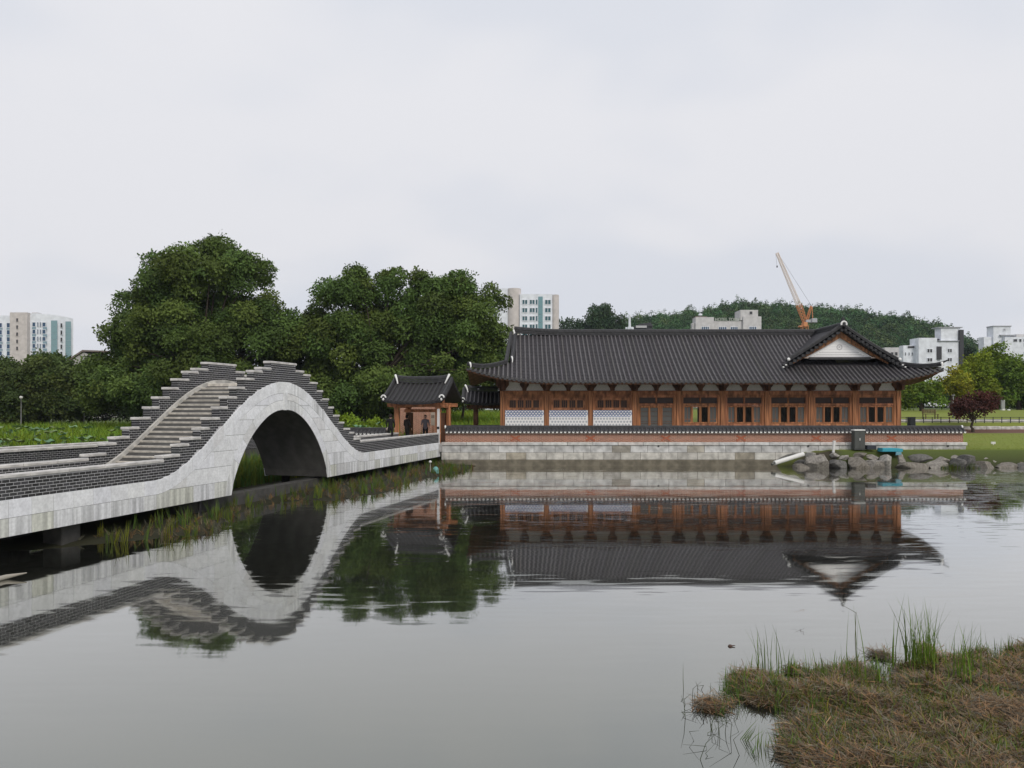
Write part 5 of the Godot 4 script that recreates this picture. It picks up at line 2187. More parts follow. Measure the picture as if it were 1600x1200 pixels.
func tree(called: String, label: String, base: Vector3, lobes: Array, base_col: Color, group := "", opt := {}) -> Node3D:
	# lobes: [centre, radius across, radius up] in world metres; the crown is clumps of leaf sprigs spread through them
	var root := thing(called, label, "tree", base, 0.0, group)
	var size: float = opt.get("leaf", 0.26)
	var key := "%.2f" % size
	if not sprigs.has(key):
		sprigs[key] = sprig(16, size, size * 4.2, 77)
	var places := []
	var tints := []
	var dens: float = opt.get("density", 1.0)
	var clump: float = opt.get("clump", 1.3)
	var flat: float = opt.get("flat", 0.8)
	var limbs := MB.new()
	var r0: float = opt.get("trunk", 0.4)
	var fork := base + Vector3(0, opt.get("fork", 3.0), 0)
	for l in lobes:
		var c: Vector3 = l[0]
		var ra: float = l[1]
		var ru: float = l[2]
		var n := int(clampf(ra * ra * ru * 4.19 / (clump * clump * clump * 4.19) * 2.0, 5, 120))
		for k in n:
			var dir := Vector3(rng.randfn(), rng.randfn(), rng.randfn()).normalized()
			if dir.y < -0.5 and rng.randf() < 0.5:
				dir.y = -dir.y
			var rad := pow(rng.randf(), 0.28)
			var q := c + dir * Vector3(ra, ru, ra) * rad * 0.9
			var rc := clump * rng.randf_range(0.5, 1.15)
			if k % 5 == 4:   # a spray that sticks out of the crown
				q = c + dir * Vector3(ra, ru, ra) * rng.randf_range(0.95, 1.12)
				rc = clump * rng.randf_range(0.25, 0.5)
			var tone := rng.randf_range(0.7, 1.35)
			var warm := rng.randf()
			var cnt := int(34 * dens * rc * rc / (size * size) * 0.055)
			for i in cnt:
				var e := Vector3(rng.randfn(), rng.randfn() + 0.25, rng.randfn()).normalized()
				var p := q + e * Vector3(rc, rc * flat, rc) * pow(rng.randf(), 0.22)
				var o := (e + Vector3(rng.randfn(), rng.randfn() + 0.6, rng.randfn()) * 0.4).normalized()
				var sx := o.cross(Vector3(rng.randfn(), rng.randfn(), rng.randfn())).normalized()
				var b := Basis(sx, o, sx.cross(o)).scaled(Vector3.ONE * rng.randf_range(0.7, 1.3))
				places.append(Transform3D(b, p - base))
				var t := tone * rng.randf_range(0.85, 1.15)
				tints.append(Color(t * lerpf(0.84, 1.08, warm), t, t * lerpf(1.0, 0.85, warm)))
			if k % 3 == 0 and q.y > fork.y - 1:
				var bend := fork.lerp(q, 0.5) + Vector3(rng.randf_range(-0.5, 0.5), rng.randf_range(0, 0.8), rng.randf_range(-0.5, 0.5))
				limbs.tube([fork - base, bend - base, q - base], [r0 * 0.38, r0 * 0.2, r0 * 0.05], 5, false)
	var bark := mat("bark", lin(0.07, 0.055, 0.042), 0.9, "streak", Vector3(0.8, 0.3, 0.8))
	var m := MB.new()
	var sway := Vector3(rng.randf_range(-0.2, 0.2), 0, rng.randf_range(-0.2, 0.2))
	m.tube([Vector3(0, -0.3, 0), Vector3(0, 0.3, 0), (fork - base) * 0.5 + sway, fork - base], [r0 * 1.35, r0 * 1.05, r0 * 0.9, r0 * 0.75], 9, false)
	obj("trunk", m, bark, root)
	if limbs.v.size():
		obj("limbs", limbs, bark, root)
	kind(scatter("crown", sprigs[key], leaf_mat(opt.get("mat", called), base_col, opt.get("through", 0.5)), places, tints, root), "stuff")
	return root


func lobes_of(list: Array, d: float, deep := 0.8) -> Array:  # [u, v, half width, half height, push] measured off the photograph at d metres
	var out := []
	for l in list:
		var push: float = l[4] if l.size() > 4 else 0.0
		out.append([at(l[0], l[1], d) - Vector3(0, 0, push), l[2] * d / 1200.0, l[3] * d / 1200.0])
	return out


func foot(u: float, d: float) -> Vector3:
	var x := (u - 800) / 1200.0 * d
	return Vector3(x, ground_height(x, d), -d)


func build_trees() -> void:
	var deep := lin(0.084, 0.122, 0.031)
	tree("zelkova_tree", "big round dark green tree rising directly behind the arch bridge", foot(318, 73),
		lobes_of([[318, 452, 78, 66], [398, 440, 32, 34], [232, 452, 34, 32], [215, 520, 66, 60, 2], [300, 540, 105, 76], [395, 525, 66, 66, 1], [182, 585, 40, 60], [300, 615, 125, 50, -1], [425, 550, 40, 66, 2], [448, 535, 22, 36, 1], [262, 432, 26, 24], [345, 415, 40, 32], [400, 620, 70, 40], [165, 625, 22, 34]], 73), deep, "", {"fork": 5.0, "trunk": 0.6, "clump": 1.75, "leaf": 0.22, "density": 1.0})
	tree("zelkova_tree", "wide dark green tree with sky gaps between the arch bridge and the hall", foot(588, 75),
		lobes_of([[500, 498, 28, 30, 1], [528, 462, 28, 30], [548, 448, 26, 26], [565, 462, 36, 36], [615, 462, 48, 40], [668, 470, 46, 42], [718, 476, 44, 40], [764, 490, 30, 46, 1], [690, 500, 50, 40, -1], [740, 520, 44, 44, -1], [600, 540, 74, 58, 1], [700, 555, 84, 58, -1], [530, 545, 46, 58], [510, 600, 44, 56], [765, 555, 34, 46], [640, 610, 95, 36], [560, 620, 60, 40], [740, 595, 50, 30], [655, 515, 50, 36]], 75), deep, "", {"fork": 4.5, "trunk": 0.55, "clump": 1.6, "leaf": 0.22, "density": 1.0})
	tree("zelkova_tree", "smaller dark tree filling the dip between the two big trees", foot(468, 80),
		lobes_of([[470, 545, 36, 54], [455, 600, 44, 50], [488, 595, 34, 55], [500, 530, 20, 30], [440, 540, 20, 30]], 80), deep, "", {"fork": 4.0, "trunk": 0.4, "clump": 1.5, "leaf": 0.22, "density": 1.0})
	var olive := lin(0.070, 0.094, 0.028)
	tree("pine_tree", "layered olive pine in front of the left office block", foot(70, 84),
		lobes_of([[72, 580, 40, 30], [58, 600, 62, 22], [95, 598, 34, 26], [60, 622, 70, 20], [90, 640, 52, 18], [40, 645, 45, 16]], 84), olive, "", {"fork": 4.5, "trunk": 0.35, "clump": 1.0, "leaf": 0.24, "flat": 0.45, "mat": "pine"})
	tree("pine_tree", "dark broad tree at the left edge behind the lotus field", foot(8, 88),
		lobes_of([[8, 590, 34, 34], [-20, 610, 50, 46], [15, 630, 42, 30], [30, 605, 24, 34]], 88), olive, "", {"fork": 4.0, "trunk": 0.35, "clump": 1.1, "leaf": 0.24, "flat": 0.5, "mat": "pine"})
	tree("pine_tree", "brighter green tree beneath the gabled house at the left", foot(128, 90),
		lobes_of([[122, 598, 24, 34], [138, 618, 24, 40], [108, 632, 34, 24], [140, 580, 14, 20]], 90), lin(0.085, 0.125, 0.022), "", {"fork": 3.5, "trunk": 0.3, "clump": 0.9, "leaf": 0.24, "mat": "bright_leaf"})
	# hedge-dark understorey behind the lotus field
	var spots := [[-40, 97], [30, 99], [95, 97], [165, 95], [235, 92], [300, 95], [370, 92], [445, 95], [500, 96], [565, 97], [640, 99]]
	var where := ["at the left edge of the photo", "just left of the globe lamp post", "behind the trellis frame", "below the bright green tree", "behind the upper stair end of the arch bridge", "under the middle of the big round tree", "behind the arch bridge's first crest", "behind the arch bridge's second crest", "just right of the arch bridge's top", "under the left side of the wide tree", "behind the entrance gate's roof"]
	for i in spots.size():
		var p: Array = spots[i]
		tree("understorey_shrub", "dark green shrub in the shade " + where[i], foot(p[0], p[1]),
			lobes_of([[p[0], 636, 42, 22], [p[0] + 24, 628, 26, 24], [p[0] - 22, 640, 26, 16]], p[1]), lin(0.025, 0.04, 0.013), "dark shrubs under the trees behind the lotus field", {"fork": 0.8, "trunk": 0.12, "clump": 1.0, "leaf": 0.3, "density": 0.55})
	tree("young_tree", "light yellow green tree between the gate and the side pavilion", foot(722, 84),
		lobes_of([[722, 612, 16, 26], [716, 590, 9, 16], [735, 600, 14, 18], [712, 632, 14, 10]], 84), lin(0.19, 0.26, 0.025), "", {"fork": 2.6, "trunk": 0.15, "clump": 0.7, "leaf": 0.22, "mat": "yellow_leaf"})
	tree("young_tree", "bright green bushes left of the gate under the wide tree", foot(512, 64),
		lobes_of([[505, 660, 16, 10], [530, 664, 16, 8], [552, 662, 14, 10], [590, 668, 16, 8]], 64), lin(0.11, 0.17, 0.02), "", {"fork": 0.5, "trunk": 0.08, "clump": 0.5, "leaf": 0.2, "mat": "yellow_leaf"})
	var right_of := ["under the trees behind the parked car", "behind the trunk of the turning yellow tree", "directly behind the red maple", "behind the stone stele", "at the right edge of the photo"]
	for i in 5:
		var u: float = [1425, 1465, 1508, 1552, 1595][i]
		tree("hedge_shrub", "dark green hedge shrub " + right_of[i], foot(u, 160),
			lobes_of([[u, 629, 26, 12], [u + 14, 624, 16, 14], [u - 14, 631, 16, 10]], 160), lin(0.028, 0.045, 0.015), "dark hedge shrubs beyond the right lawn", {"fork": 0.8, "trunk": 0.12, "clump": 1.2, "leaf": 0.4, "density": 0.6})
	var behind_of := ["seen through the side pavilion", "between the gate and the side pavilion", "behind the hall's left corner"]
	for i in 3:
		var u: float = [752, 705, 800][i]
		tree("hedge_shrub", "shady green bush far behind the meadow, " + behind_of[i], foot(u, 104),
			lobes_of([[u, 628, 26, 18], [u + 14, 615, 18, 20], [u - 14, 634, 18, 12]], 104), lin(0.035, 0.055, 0.016), "", {"fork": 0.8, "trunk": 0.12, "clump": 1.0, "leaf": 0.3, "density": 0.6})
	# right bank
	var mixed := lin(0.14, 0.20, 0.022)
	tree("ginkgo_tree", "tall yellow green tree in front of the pale stepped building", foot(1556, 112),
		lobes_of([[1555, 560, 18, 24], [1562, 585, 30, 30], [1545, 600, 30, 34], [1575, 615, 34, 28], [1530, 622, 24, 22]], 112), mixed, "", {"fork": 3.0, "trunk": 0.3, "clump": 1.0, "leaf": 0.3, "mat": "mixed_leaf"})
	tree("ginkgo_tree", "olive green tree at the right edge of the lawn", foot(1592, 108),
		lobes_of([[1592, 590, 22, 28], [1605, 610, 30, 36], [1580, 620, 22, 26]], 108), lin(0.09, 0.135, 0.02), "", {"fork": 3.0, "trunk": 0.3, "clump": 1.0, "leaf": 0.3, "mat": "olive_leaf"})
	tree("ginkgo_tree", "rounded yellow green tree left of the tall one on the right bank", foot(1520, 106),
		lobes_of([[1528, 576, 22, 20], [1512, 596, 22, 22], [1525, 612, 26, 22]], 106), lin(0.16, 0.20, 0.02), "", {"fork": 2.6, "trunk": 0.28, "clump": 0.9, "leaf": 0.28, "mat": "mixed_leaf2"})
	tree("ginkgo_tree", "turning yellow tree under the white stepped building", foot(1488, 98),
		lobes_of([[1496, 590, 14, 18], [1484, 606, 20, 14], [1498, 608, 16, 14], [1470, 612, 14, 12]], 98), lin(0.21, 0.205, 0.02), "", {"fork": 2.4, "trunk": 0.26, "clump": 0.75, "leaf": 0.26, "mat": "gold_leaf"})
	tree("ginkgo_tree", "green tree beside the hall's right end", foot(1440, 94),
		lobes_of([[1432, 612, 20, 14], [1450, 606, 18, 12], [1420, 622, 16, 12], [1456, 620, 18, 12], [1412, 630, 10, 12]], 94), lin(0.12, 0.175, 0.025), "", {"fork": 2.2, "trunk": 0.24, "clump": 0.75, "leaf": 0.26, "mat": "green_leaf"})
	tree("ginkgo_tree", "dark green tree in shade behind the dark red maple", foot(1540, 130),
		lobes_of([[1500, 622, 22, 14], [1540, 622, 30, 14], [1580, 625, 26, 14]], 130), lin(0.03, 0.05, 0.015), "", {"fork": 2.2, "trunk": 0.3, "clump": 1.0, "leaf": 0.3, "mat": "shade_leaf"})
	tree("ginkgo_tree", "dark dense tree behind the right side of the white stepped building", foot(1511, 196),
		lobes_of([[1512, 556, 8, 16], [1508, 585, 12, 30]], 196), lin(0.02, 0.032, 0.02), "", {"fork": 4.0, "trunk": 0.3, "clump": 1.0, "leaf": 0.4, "mat": "dark_leaf"})
	tree("maple_tree", "dark red maple with several stems beside the kerb wall", foot(1520, 61.5),
		lobes_of([[1508, 628, 18, 9], [1528, 624, 18, 9], [1546, 626, 12, 9], [1520, 637, 26, 8], [1543, 640, 16, 8], [1500, 638, 10, 9], [1496, 648, 7, 6]], 61.5), lin(0.080, 0.030, 0.028), "", {"fork": 0.9, "trunk": 0.11, "clump": 0.42, "leaf": 0.15, "density": 0.65, "mat": "red_leaf", "through": 0.4})
	# trees at the foot of the hill
	var foot_trees := [[938, 500, 22, 22, "round bluish green tree at the left foot of the hill"], [885, 510, 12, 9, "low dark tree beside the apartment block"], [905, 512, 14, 8, "small dark tree between the apartment block and the hill"], [966, 506, 12, 12, "dark tree behind the antenna tower"]]
	for f in foot_trees:
		tree("hill_tree", f[4], foot(f[0], 232),
			lobes_of([[f[0], f[1], f[2], f[3]], [f[0] - 5, f[1] + 14, f[2] * 0.9, f[3] * 0.8], [f[0] + 6, f[1] + 20, f[2], f[3]]], 232), lin(0.045, 0.075, 0.038), "", {"fork": 6.0, "trunk": 0.4, "clump": 1.5, "leaf": 0.5, "mat": "hill_leaf"})


# ---------------------------------------------------------------- the rock bank and the things on it
func rock_mesh(seed_: int) -> ArrayMesh:
	var m := MB.new()
	var f := FastNoiseLite.new()
	f.seed = seed_
	f.frequency = 0.9
	f.fractal_octaves = 3
	var r := RandomNumberGenerator.new()
	r.seed = seed_
	var cuts := []
	for i in 9:
		cuts.append([Vector3(r.randfn(), r.randfn() * 0.8, r.randfn()).normalized(), r.randf_range(0.55, 0.85)])
	var n := 9
	for face in 6:
		var pts := []
		for j in n + 1:
			for i in n + 1:
				var a := -1.0 + 2.0 * i / n
				var b := -1.0 + 2.0 * j / n
				var p: Vector3 = [Vector3(a, b, 1), Vector3(-a, b, -1), Vector3(1, b, -a), Vector3(-1, b, a), Vector3(a, 1, -b), Vector3(a, -1, b)][face]
				p = p.normalized() * lerpf(1.0, p.length(), 0.35)
				for c in cuts:
					var h: float = p.dot(c[0]) - c[1]
					if h > 0:
						p -= c[0] * h * 0.92
				p *= 1.0 + 0.05 * f.get_noise_3dv(p * 1.6)
				pts.append(p)
		for j in n:
			for i in n:
				var q := [pts[j * (n + 1) + i], pts[j * (n + 1) + i + 1], pts[(j + 1) * (n + 1) + i + 1], pts[(j + 1) * (n + 1) + i]]
				m.quad(q[0], q[1], q[2], q[3])
	return m.mesh()


func build_rocks() -> void:
	var shapes := []
	for k in 9:
		shapes.append(rock_mesh(100 + k))
	var tones := [lin(0.22, 0.20, 0.17), lin(0.29, 0.27, 0.24), lin(0.38, 0.36, 0.325), lin(0.155, 0.15, 0.14)]
	var looks := ["brown grey", "mid grey", "pale grey", "dark grey"]
	# [u0, u1, v top, v bottom, tone, shape, what sets it apart]
	var list := [
		[1242, 1263, 723, 733, 0, 0, "small low rock under the white pipe"], [1240, 1262, 715, 724, 3, 1, "flat slab rock behind the white pipe"],
		[1259, 1273, 703, 717, 2, 2, "upright mottled rock at the left end of the bank"], [1260, 1302, 709, 733, 1, 3, "large three-cornered rock at the left of the bank"],
		[1274, 1292, 706, 716, 0, 4, "small rock above the large three-cornered one"], [1293, 1309, 704, 713, 2, 5, "pale small rock below the white post"],
		[1292, 1320, 716, 731, 3, 6, "dark flat-topped rock in the hollow of the bank"], [1307, 1328, 705, 717, 2, 7, "pale angular rock right of the white post"],
		[1322, 1361, 711, 733, 0, 8, "big square block rock below the cabinet"], [1350, 1370, 706, 719, 1, 0, "round rock right of the cabinet"],
		[1328, 1350, 704, 713, 0, 1, "low mossy rock at the foot of the cabinet"], [1346, 1381, 717, 733, 1, 2, "sloping rock between the square block and the upright one"],
		[1375, 1395, 708, 733, 2, 3, "tall upright pale rock below the blue boat cover"], [1392, 1417, 704, 725, 1, 4, "rounded rock below the right end of the blue boat cover"],
		[1414, 1453, 705, 726, 3, 5, "wide dark slab rock in the upper row"], [1397, 1446, 720, 733, 0, 6, "long low brown rock at the waterline"],
		[1445, 1483, 716, 733, 1, 7, "big smooth rock at the waterline under the wall's end"], [1453, 1482, 708, 719, 1, 8, "narrow slab in the upper row above the smooth rock"],
		[1480, 1500, 707, 717, 1, 0, "small wedge rock in the upper row below the wall's end"], [1483, 1505, 714, 733, 3, 1, "upright rock with reeds in front of it"],
		[1498, 1521, 708, 730, 3, 2, "dark upright rock just right of the wall's end"], [1520, 1545, 708, 721, 2, 3, "pale topped rock at the edge of the lawn"],
		[1525, 1553, 719, 733, 0, 4, "brown rock at the waterline below the lawn"], [1543, 1558, 713, 723, 2, 5, "small light rock between two larger ones below the lawn"],
		[1555, 1578, 713, 723, 3, 6, "dark rock at the lawn's edge"], [1553, 1592, 720, 734, 0, 7, "long brown rock at the waterline near the right edge"],
		[1576, 1604, 713, 724, 0, 8, "reddish slab rock at the lawn's right edge"], [1590, 1616, 722, 735, 3, 0, "rock cut by the right edge of the photo at the waterline"],
		[1604, 1640, 713, 726, 1, 1, "upper rock just past the right edge"], [1500, 1530, 724, 734, 3, 2, "low dark rock half in the water right of the reeds"],
	]
	for r in list:
		var low: bool = r[3] > 728
		var d := 44.35 if low else 45.15
		if r[0] > 1510:
			d += 0.1
		var a := at(r[0], r[3], d)
		var b := at(r[1], r[2], d)
		var h := Vector3((b.x - a.x) / 2 * 1.12, (b.y - a.y) / 2 * 0.85 + (0.13 if low else 0.05), 0.62 if low else 0.6)
		var c := (a + b) / 2 - Vector3(0, 0.14, 0)
		var what: String = r[6]
		var o := obj("bank_rock", shapes[r[5]], mat("rock_%d" % r[4], tones[r[4]], 0.9, "rock", Vector3(0.55, 0.55, 0.55), false, 0.8), self, Transform3D(Basis.from_euler(Vector3(0, rng.randf_range(-0.4, 0.4), rng.randf_range(-0.12, 0.12))).scaled_local(h), c))
		tag(o, "%s, %s" % [what, looks[r[4]]], "rock", "rocks along the right bank")


func build_bank_things() -> void:
	var white := mat("white_plastic", lin(0.62, 0.62, 0.60), 0.5)
	var black := mat("black_metal", Color.WHITE)
	var m := MB.new()
	m.tube([at(1210, 723.5, 43.6), at(1255, 709.5, 44.3)], [0.125, 0.125], 14)
	tag(obj("white_pipe", m, white), "white plastic pipe slanting from the bank into the pond", "pipe")
	m = MB.new()
	var p := []
	var rr := []
	for k in 11:
		var t := k / 10.0
		p.append(at(lerpf(1206, 1242, t), 726 - 16 * sin(PI * 0.5 * t) , lerpf(43.5, 44.6, t)))
		rr.append(0.075)
	m.tube(p, rr, 8)
	tag(obj("hose", m, mat("dark_hose", lin(0.10, 0.10, 0.09), 0.6)), "dark curved hose arching beside the white pipe", "hose")
	m = MB.new()
	var b := at(1302, 703, 45.0)
	m.tube([b - Vector3(0, 0.15, 0), b + Vector3(0.06, 0.55, 0)], [0.075, 0.085], 10)
	tag(obj("white_post", m, white), "short white plastic post standing in the grass of the bank", "post")
	var c := thing("control_cabinet", "tall dark grey control cabinet against the courtyard wall on the rock bank", "cabinet", Vector3(at(1341, 0, 45.3).x, 0.98, -45.3))
	m = MB.new()
	m.cbox(Vector3(-0.32, 0, -0.2), Vector3(0.32, 1.12, 0.2), 0.015)
	obj("body", m, mat("cabinet_grey", lin(0.055, 0.06, 0.055), 0.5), c)
	m = MB.new()
	m.cbox(Vector3(-0.33, 1.122, -0.22), Vector3(0.33, 1.2, 0.22), 0.01)
	obj("cap", m, white, c)
	m = MB.new()
	m.cbox(Vector3(-0.29, 0.08, 0.201), Vector3(-0.01, 1.06, 0.212), 0.004)
	m.cbox(Vector3(0.01, 0.08, 0.201), Vector3(0.29, 1.06, 0.212), 0.004)
	obj("door", m, mat("cabinet_grey2", lin(0.07, 0.075, 0.07), 0.45), c)
	m = MB.new()
	m.cbox(Vector3(-0.02, 0.55, 0.213), Vector3(0.02, 0.7, 0.235), 0.004)
	obj("handle", m, white, c)
	m = MB.new()
	var bx := at(1360, 701, 45.2)
	m.cbox(bx - Vector3(0.27, 0.05, 0.2), bx + Vector3(0.27, 0.2, 0.2), 0.02)
	tag(obj("dark_crate", m, mat("dark_blue_plastic", lin(0.03, 0.035, 0.045), 0.6)), "small dark crate between the cabinet and the blue boat cover", "crate")
	var bt := thing("blue_tarp", "bright blue folded tarpaulin lying on the rock bank", "tarpaulin", at(1391, 705, 44.9))
	m = MB.new()
	m.prism(PackedVector2Array([Vector2(-0.6, -0.02), Vector2(0.6, -0.02), Vector2(0.59, 0.16), Vector2(0.2, 0.185), Vector2(-0.3, 0.17), Vector2(-0.58, 0.19)]), -0.35, 0.3, 0.02)
	obj("sheet", m, mat("tarp_blue", lin(0.04, 0.28, 0.36), 0.55), bt)
	m = MB.new()
	m.prism(PackedVector2Array([Vector2(0.18, -0.22), Vector2(0.5, -0.2), Vector2(0.52, -0.02), Vector2(0.2, -0.02)]), 0.2, 0.3, 0.02)
	obj("flap", m, mat("tarp_pale", lin(0.14, 0.30, 0.36), 0.55), bt)
	var ls := thing("lawn_sign", "little white sign standing in the lawn at the right", "sign", foot(1552, 48.5))
	m = MB.new()
	m.cbox(Vector3(-0.14, 0.06, -0.02), Vector3(0.14, 0.20, 0.02), 0.006)
	obj("board", m, white, ls)
	m = MB.new()
	m.cbox(Vector3(-0.02, -0.05, -0.015), Vector3(0.02, 0.06, 0.015), 0.004)
	obj("stake", m, white, ls)
	var bin := thing("park_bin", "dark square bin at the right end of the hall", "bin", foot(1424, 58))
	m = MB.new()
	m.cbox(Vector3(-0.22, 0, -0.22), Vector3(0.22, 1.28, 0.22), 0.03)
	obj("body", m, mat("bin_dark", lin(0.018, 0.02, 0.026), 0.5), bin)
	m = MB.new()
	m.cbox(Vector3(-0.24, 1.282, -0.24), Vector3(0.24, 1.34, 0.24), 0.02)
	obj("lid", m, black, bin)
	var bench := thing("park_bench", "weathered brown wooden bench on the right bank beyond the hall", "bench", foot(1454, 70))
	var bw := mat("bench_wood", lin(0.16, 0.12, 0.06), 0.8, "wood", Vector3(1, 1, 1))
	for k in 4:
		m = MB.new()
		m.cbox(Vector3(-0.65, 0.42, -0.22 + k * 0.13), Vector3(0.65, 0.46, -0.11 + k * 0.13), 0.008)
		obj("seat_slat", m, bw, bench)
	for k in 3:
		m = MB.new()
		m.cbox(Vector3(-0.65, 0.52 + k * 0.13, -0.3), Vector3(0.65, 0.62 + k * 0.13, -0.26), 0.008)
		obj("back_slat", m, bw, bench)
	for x in [-0.55, 0.55]:
		for z in [-0.28, 0.2]:
			m = MB.new()
			m.cbox(Vector3(x - 0.04, 0, z - 0.03), Vector3(x + 0.04, 0.9 if z < 0 else 0.42, z + 0.03), 0.006)
			obj("leg", m, bw, bench)
	var st := thing("stone_stele", "grey stone stele on a white foot on the lawn behind the maple", "monument", foot(1567, 100))
	m = MB.new()
	m.cbox(Vector3(-0.24, 0.2, -0.12), Vector3(0.24, 1.35, 0.12), 0.06)
	obj("slab", m, mat("stele_stone", lin(0.28, 0.29, 0.29), 0.85), st)
	m = MB.new()
	m.cbox(Vector3(-0.2, -0.05, -0.2), Vector3(0.2, 0.2, 0.2), 0.03)
	obj("base", m, white, st)
	var st2 := thing("lawn_marker", "low white stone marker beside the stone stele", "marker", foot(1576, 98))
	m = MB.new()
	m.cbox(Vector3(-0.18, -0.05, -0.12), Vector3(0.18, 0.16, 0.12), 0.03)
	obj("stone", m, white, st2)
	var lamp := mat("lamp_grey", lin(0.2, 0.2, 0.2), 0.5)
	var lp := thing("lamp_post", "slim grey lamp post left of the red maple", "lamp post", foot(1489.5, 72))
	m = MB.new()
	m.tube([Vector3(0, 0, 0), Vector3(0, 2.1, 0)], [0.06, 0.05], 8)
	obj("pole", m, lamp, lp)
	m = MB.new()
	m.cbox(Vector3(-0.12, 2.1, -0.12), Vector3(0.12, 2.2, 0.12), 0.03)
	obj("head", m, lamp, lp)
	lp = thing("lamp_post", "white globe lamp post in front of the dark trees at the left", "lamp post", foot(33, 80))
	m = MB.new()
	m.tube([Vector3(0, 0, 0), Vector3(0, 3.35, 0)], [0.06, 0.04], 8)
	obj("pole", m, lamp, lp)
	m = MB.new()
	m.ball(Vector3(0, 3.5, 0), Vector3(0.18, 0.16, 0.18), 7)
	obj("globe", m, white, lp)
	var bar := thing("trellis_frame", "thin grey trellis frame in the shade behind the lotus field", "trellis", foot(88, 86))
	m = MB.new()
	m.tube([Vector3(-3.2, 2.7, 0), Vector3(3.2, 2.7, 0)], [0.05, 0.05], 6)
	obj("crossbar", m, lamp, bar)
	for x in [-3.1, 0.0, 3.1]:
		m = MB.new()
		m.tube([Vector3(x, 0, 0), Vector3(x, 2.7, 0)], [0.05, 0.05], 6)
		obj("post", m, lamp, bar)
	build_car()
	# driftwood and floating bits
	m = MB.new()
	m.tube([at(-40, 925, 15.0) * Vector3(1, 0, 1) + Vector3(0, 0.02, 0), at(10, 905, 15.6) * Vector3(1, 0, 1) + Vector3(0, 0.05, 0), Vector3(-9.95, 0.1, -15.75)], [0.06, 0.05, 0.01], 7)
	tag(obj("driftwood", m, mat("drift", lin(0.30, 0.28, 0.24), 0.9)), "pale bare branch floating on the dark water at the left edge", "branch")
	m = MB.new()
	m.ball(Vector3(3.19, 0.0, -11.23), Vector3(0.035, 0.03, 0.03), 5)
	m.tube([Vector3(3.19, 0.01, -11.23), Vector3(3.26, 0.015, -11.22)], [0.012, 0.006], 5)
	tag(obj("floating_seed_head", m, mat("ink", Color.WHITE)), "tiny dark seed head floating on the calm water", "debris")


func build_car() -> void:
	var d := 148.0
	var car := thing("parked_car", "white parked car on the road under the right bank trees", "car", foot(1466, d))
	var paint := mat("car_paint", lin(0.68, 0.69, 0.70), 0.25)
	paint.clearcoat_enabled = true
	var prof := PackedVector2Array([Vector2(-2.15, 0.35), Vector2(2.2, 0.35), Vector2(2.25, 0.62), Vector2(2.1, 0.82), Vector2(1.25, 0.95), Vector2(0.55, 1.38), Vector2(-0.9, 1.42), Vector2(-1.7, 1.0), Vector2(-2.2, 0.92), Vector2(-2.25, 0.6)])
	var m := MB.new()
	m.prism(prof, -0.85, 0.85, 0.06)
	obj("body", m, paint, car)
	m = MB.new()
	m.prism(PackedVector2Array([Vector2(-1.4, 0.98), Vector2(1.05, 0.98), Vector2(0.5, 1.32), Vector2(-0.85, 1.36)]), 0.851, 0.862)
	obj("window", m, mat("dark_panel", Color.WHITE), car)
	for x in [-1.35, 1.4]:
		for z in [-0.75, 0.75]:
			m = MB.new()
			m.tube([Vector3(x, 0.32, z - 0.12), Vector3(x, 0.32, z + 0.12)], [0.32, 0.32], 14)
			var w := obj("wheel", m, mat("black_metal", Color.WHITE), car)
			m = MB.new()
			m.tube([Vector3(x, 0.32, z - 0.13), Vector3(x, 0.32, z + 0.13)], [0.18, 0.18], 10)
			obj("rim", m, mat("pale_ledge", Color.WHITE), w)


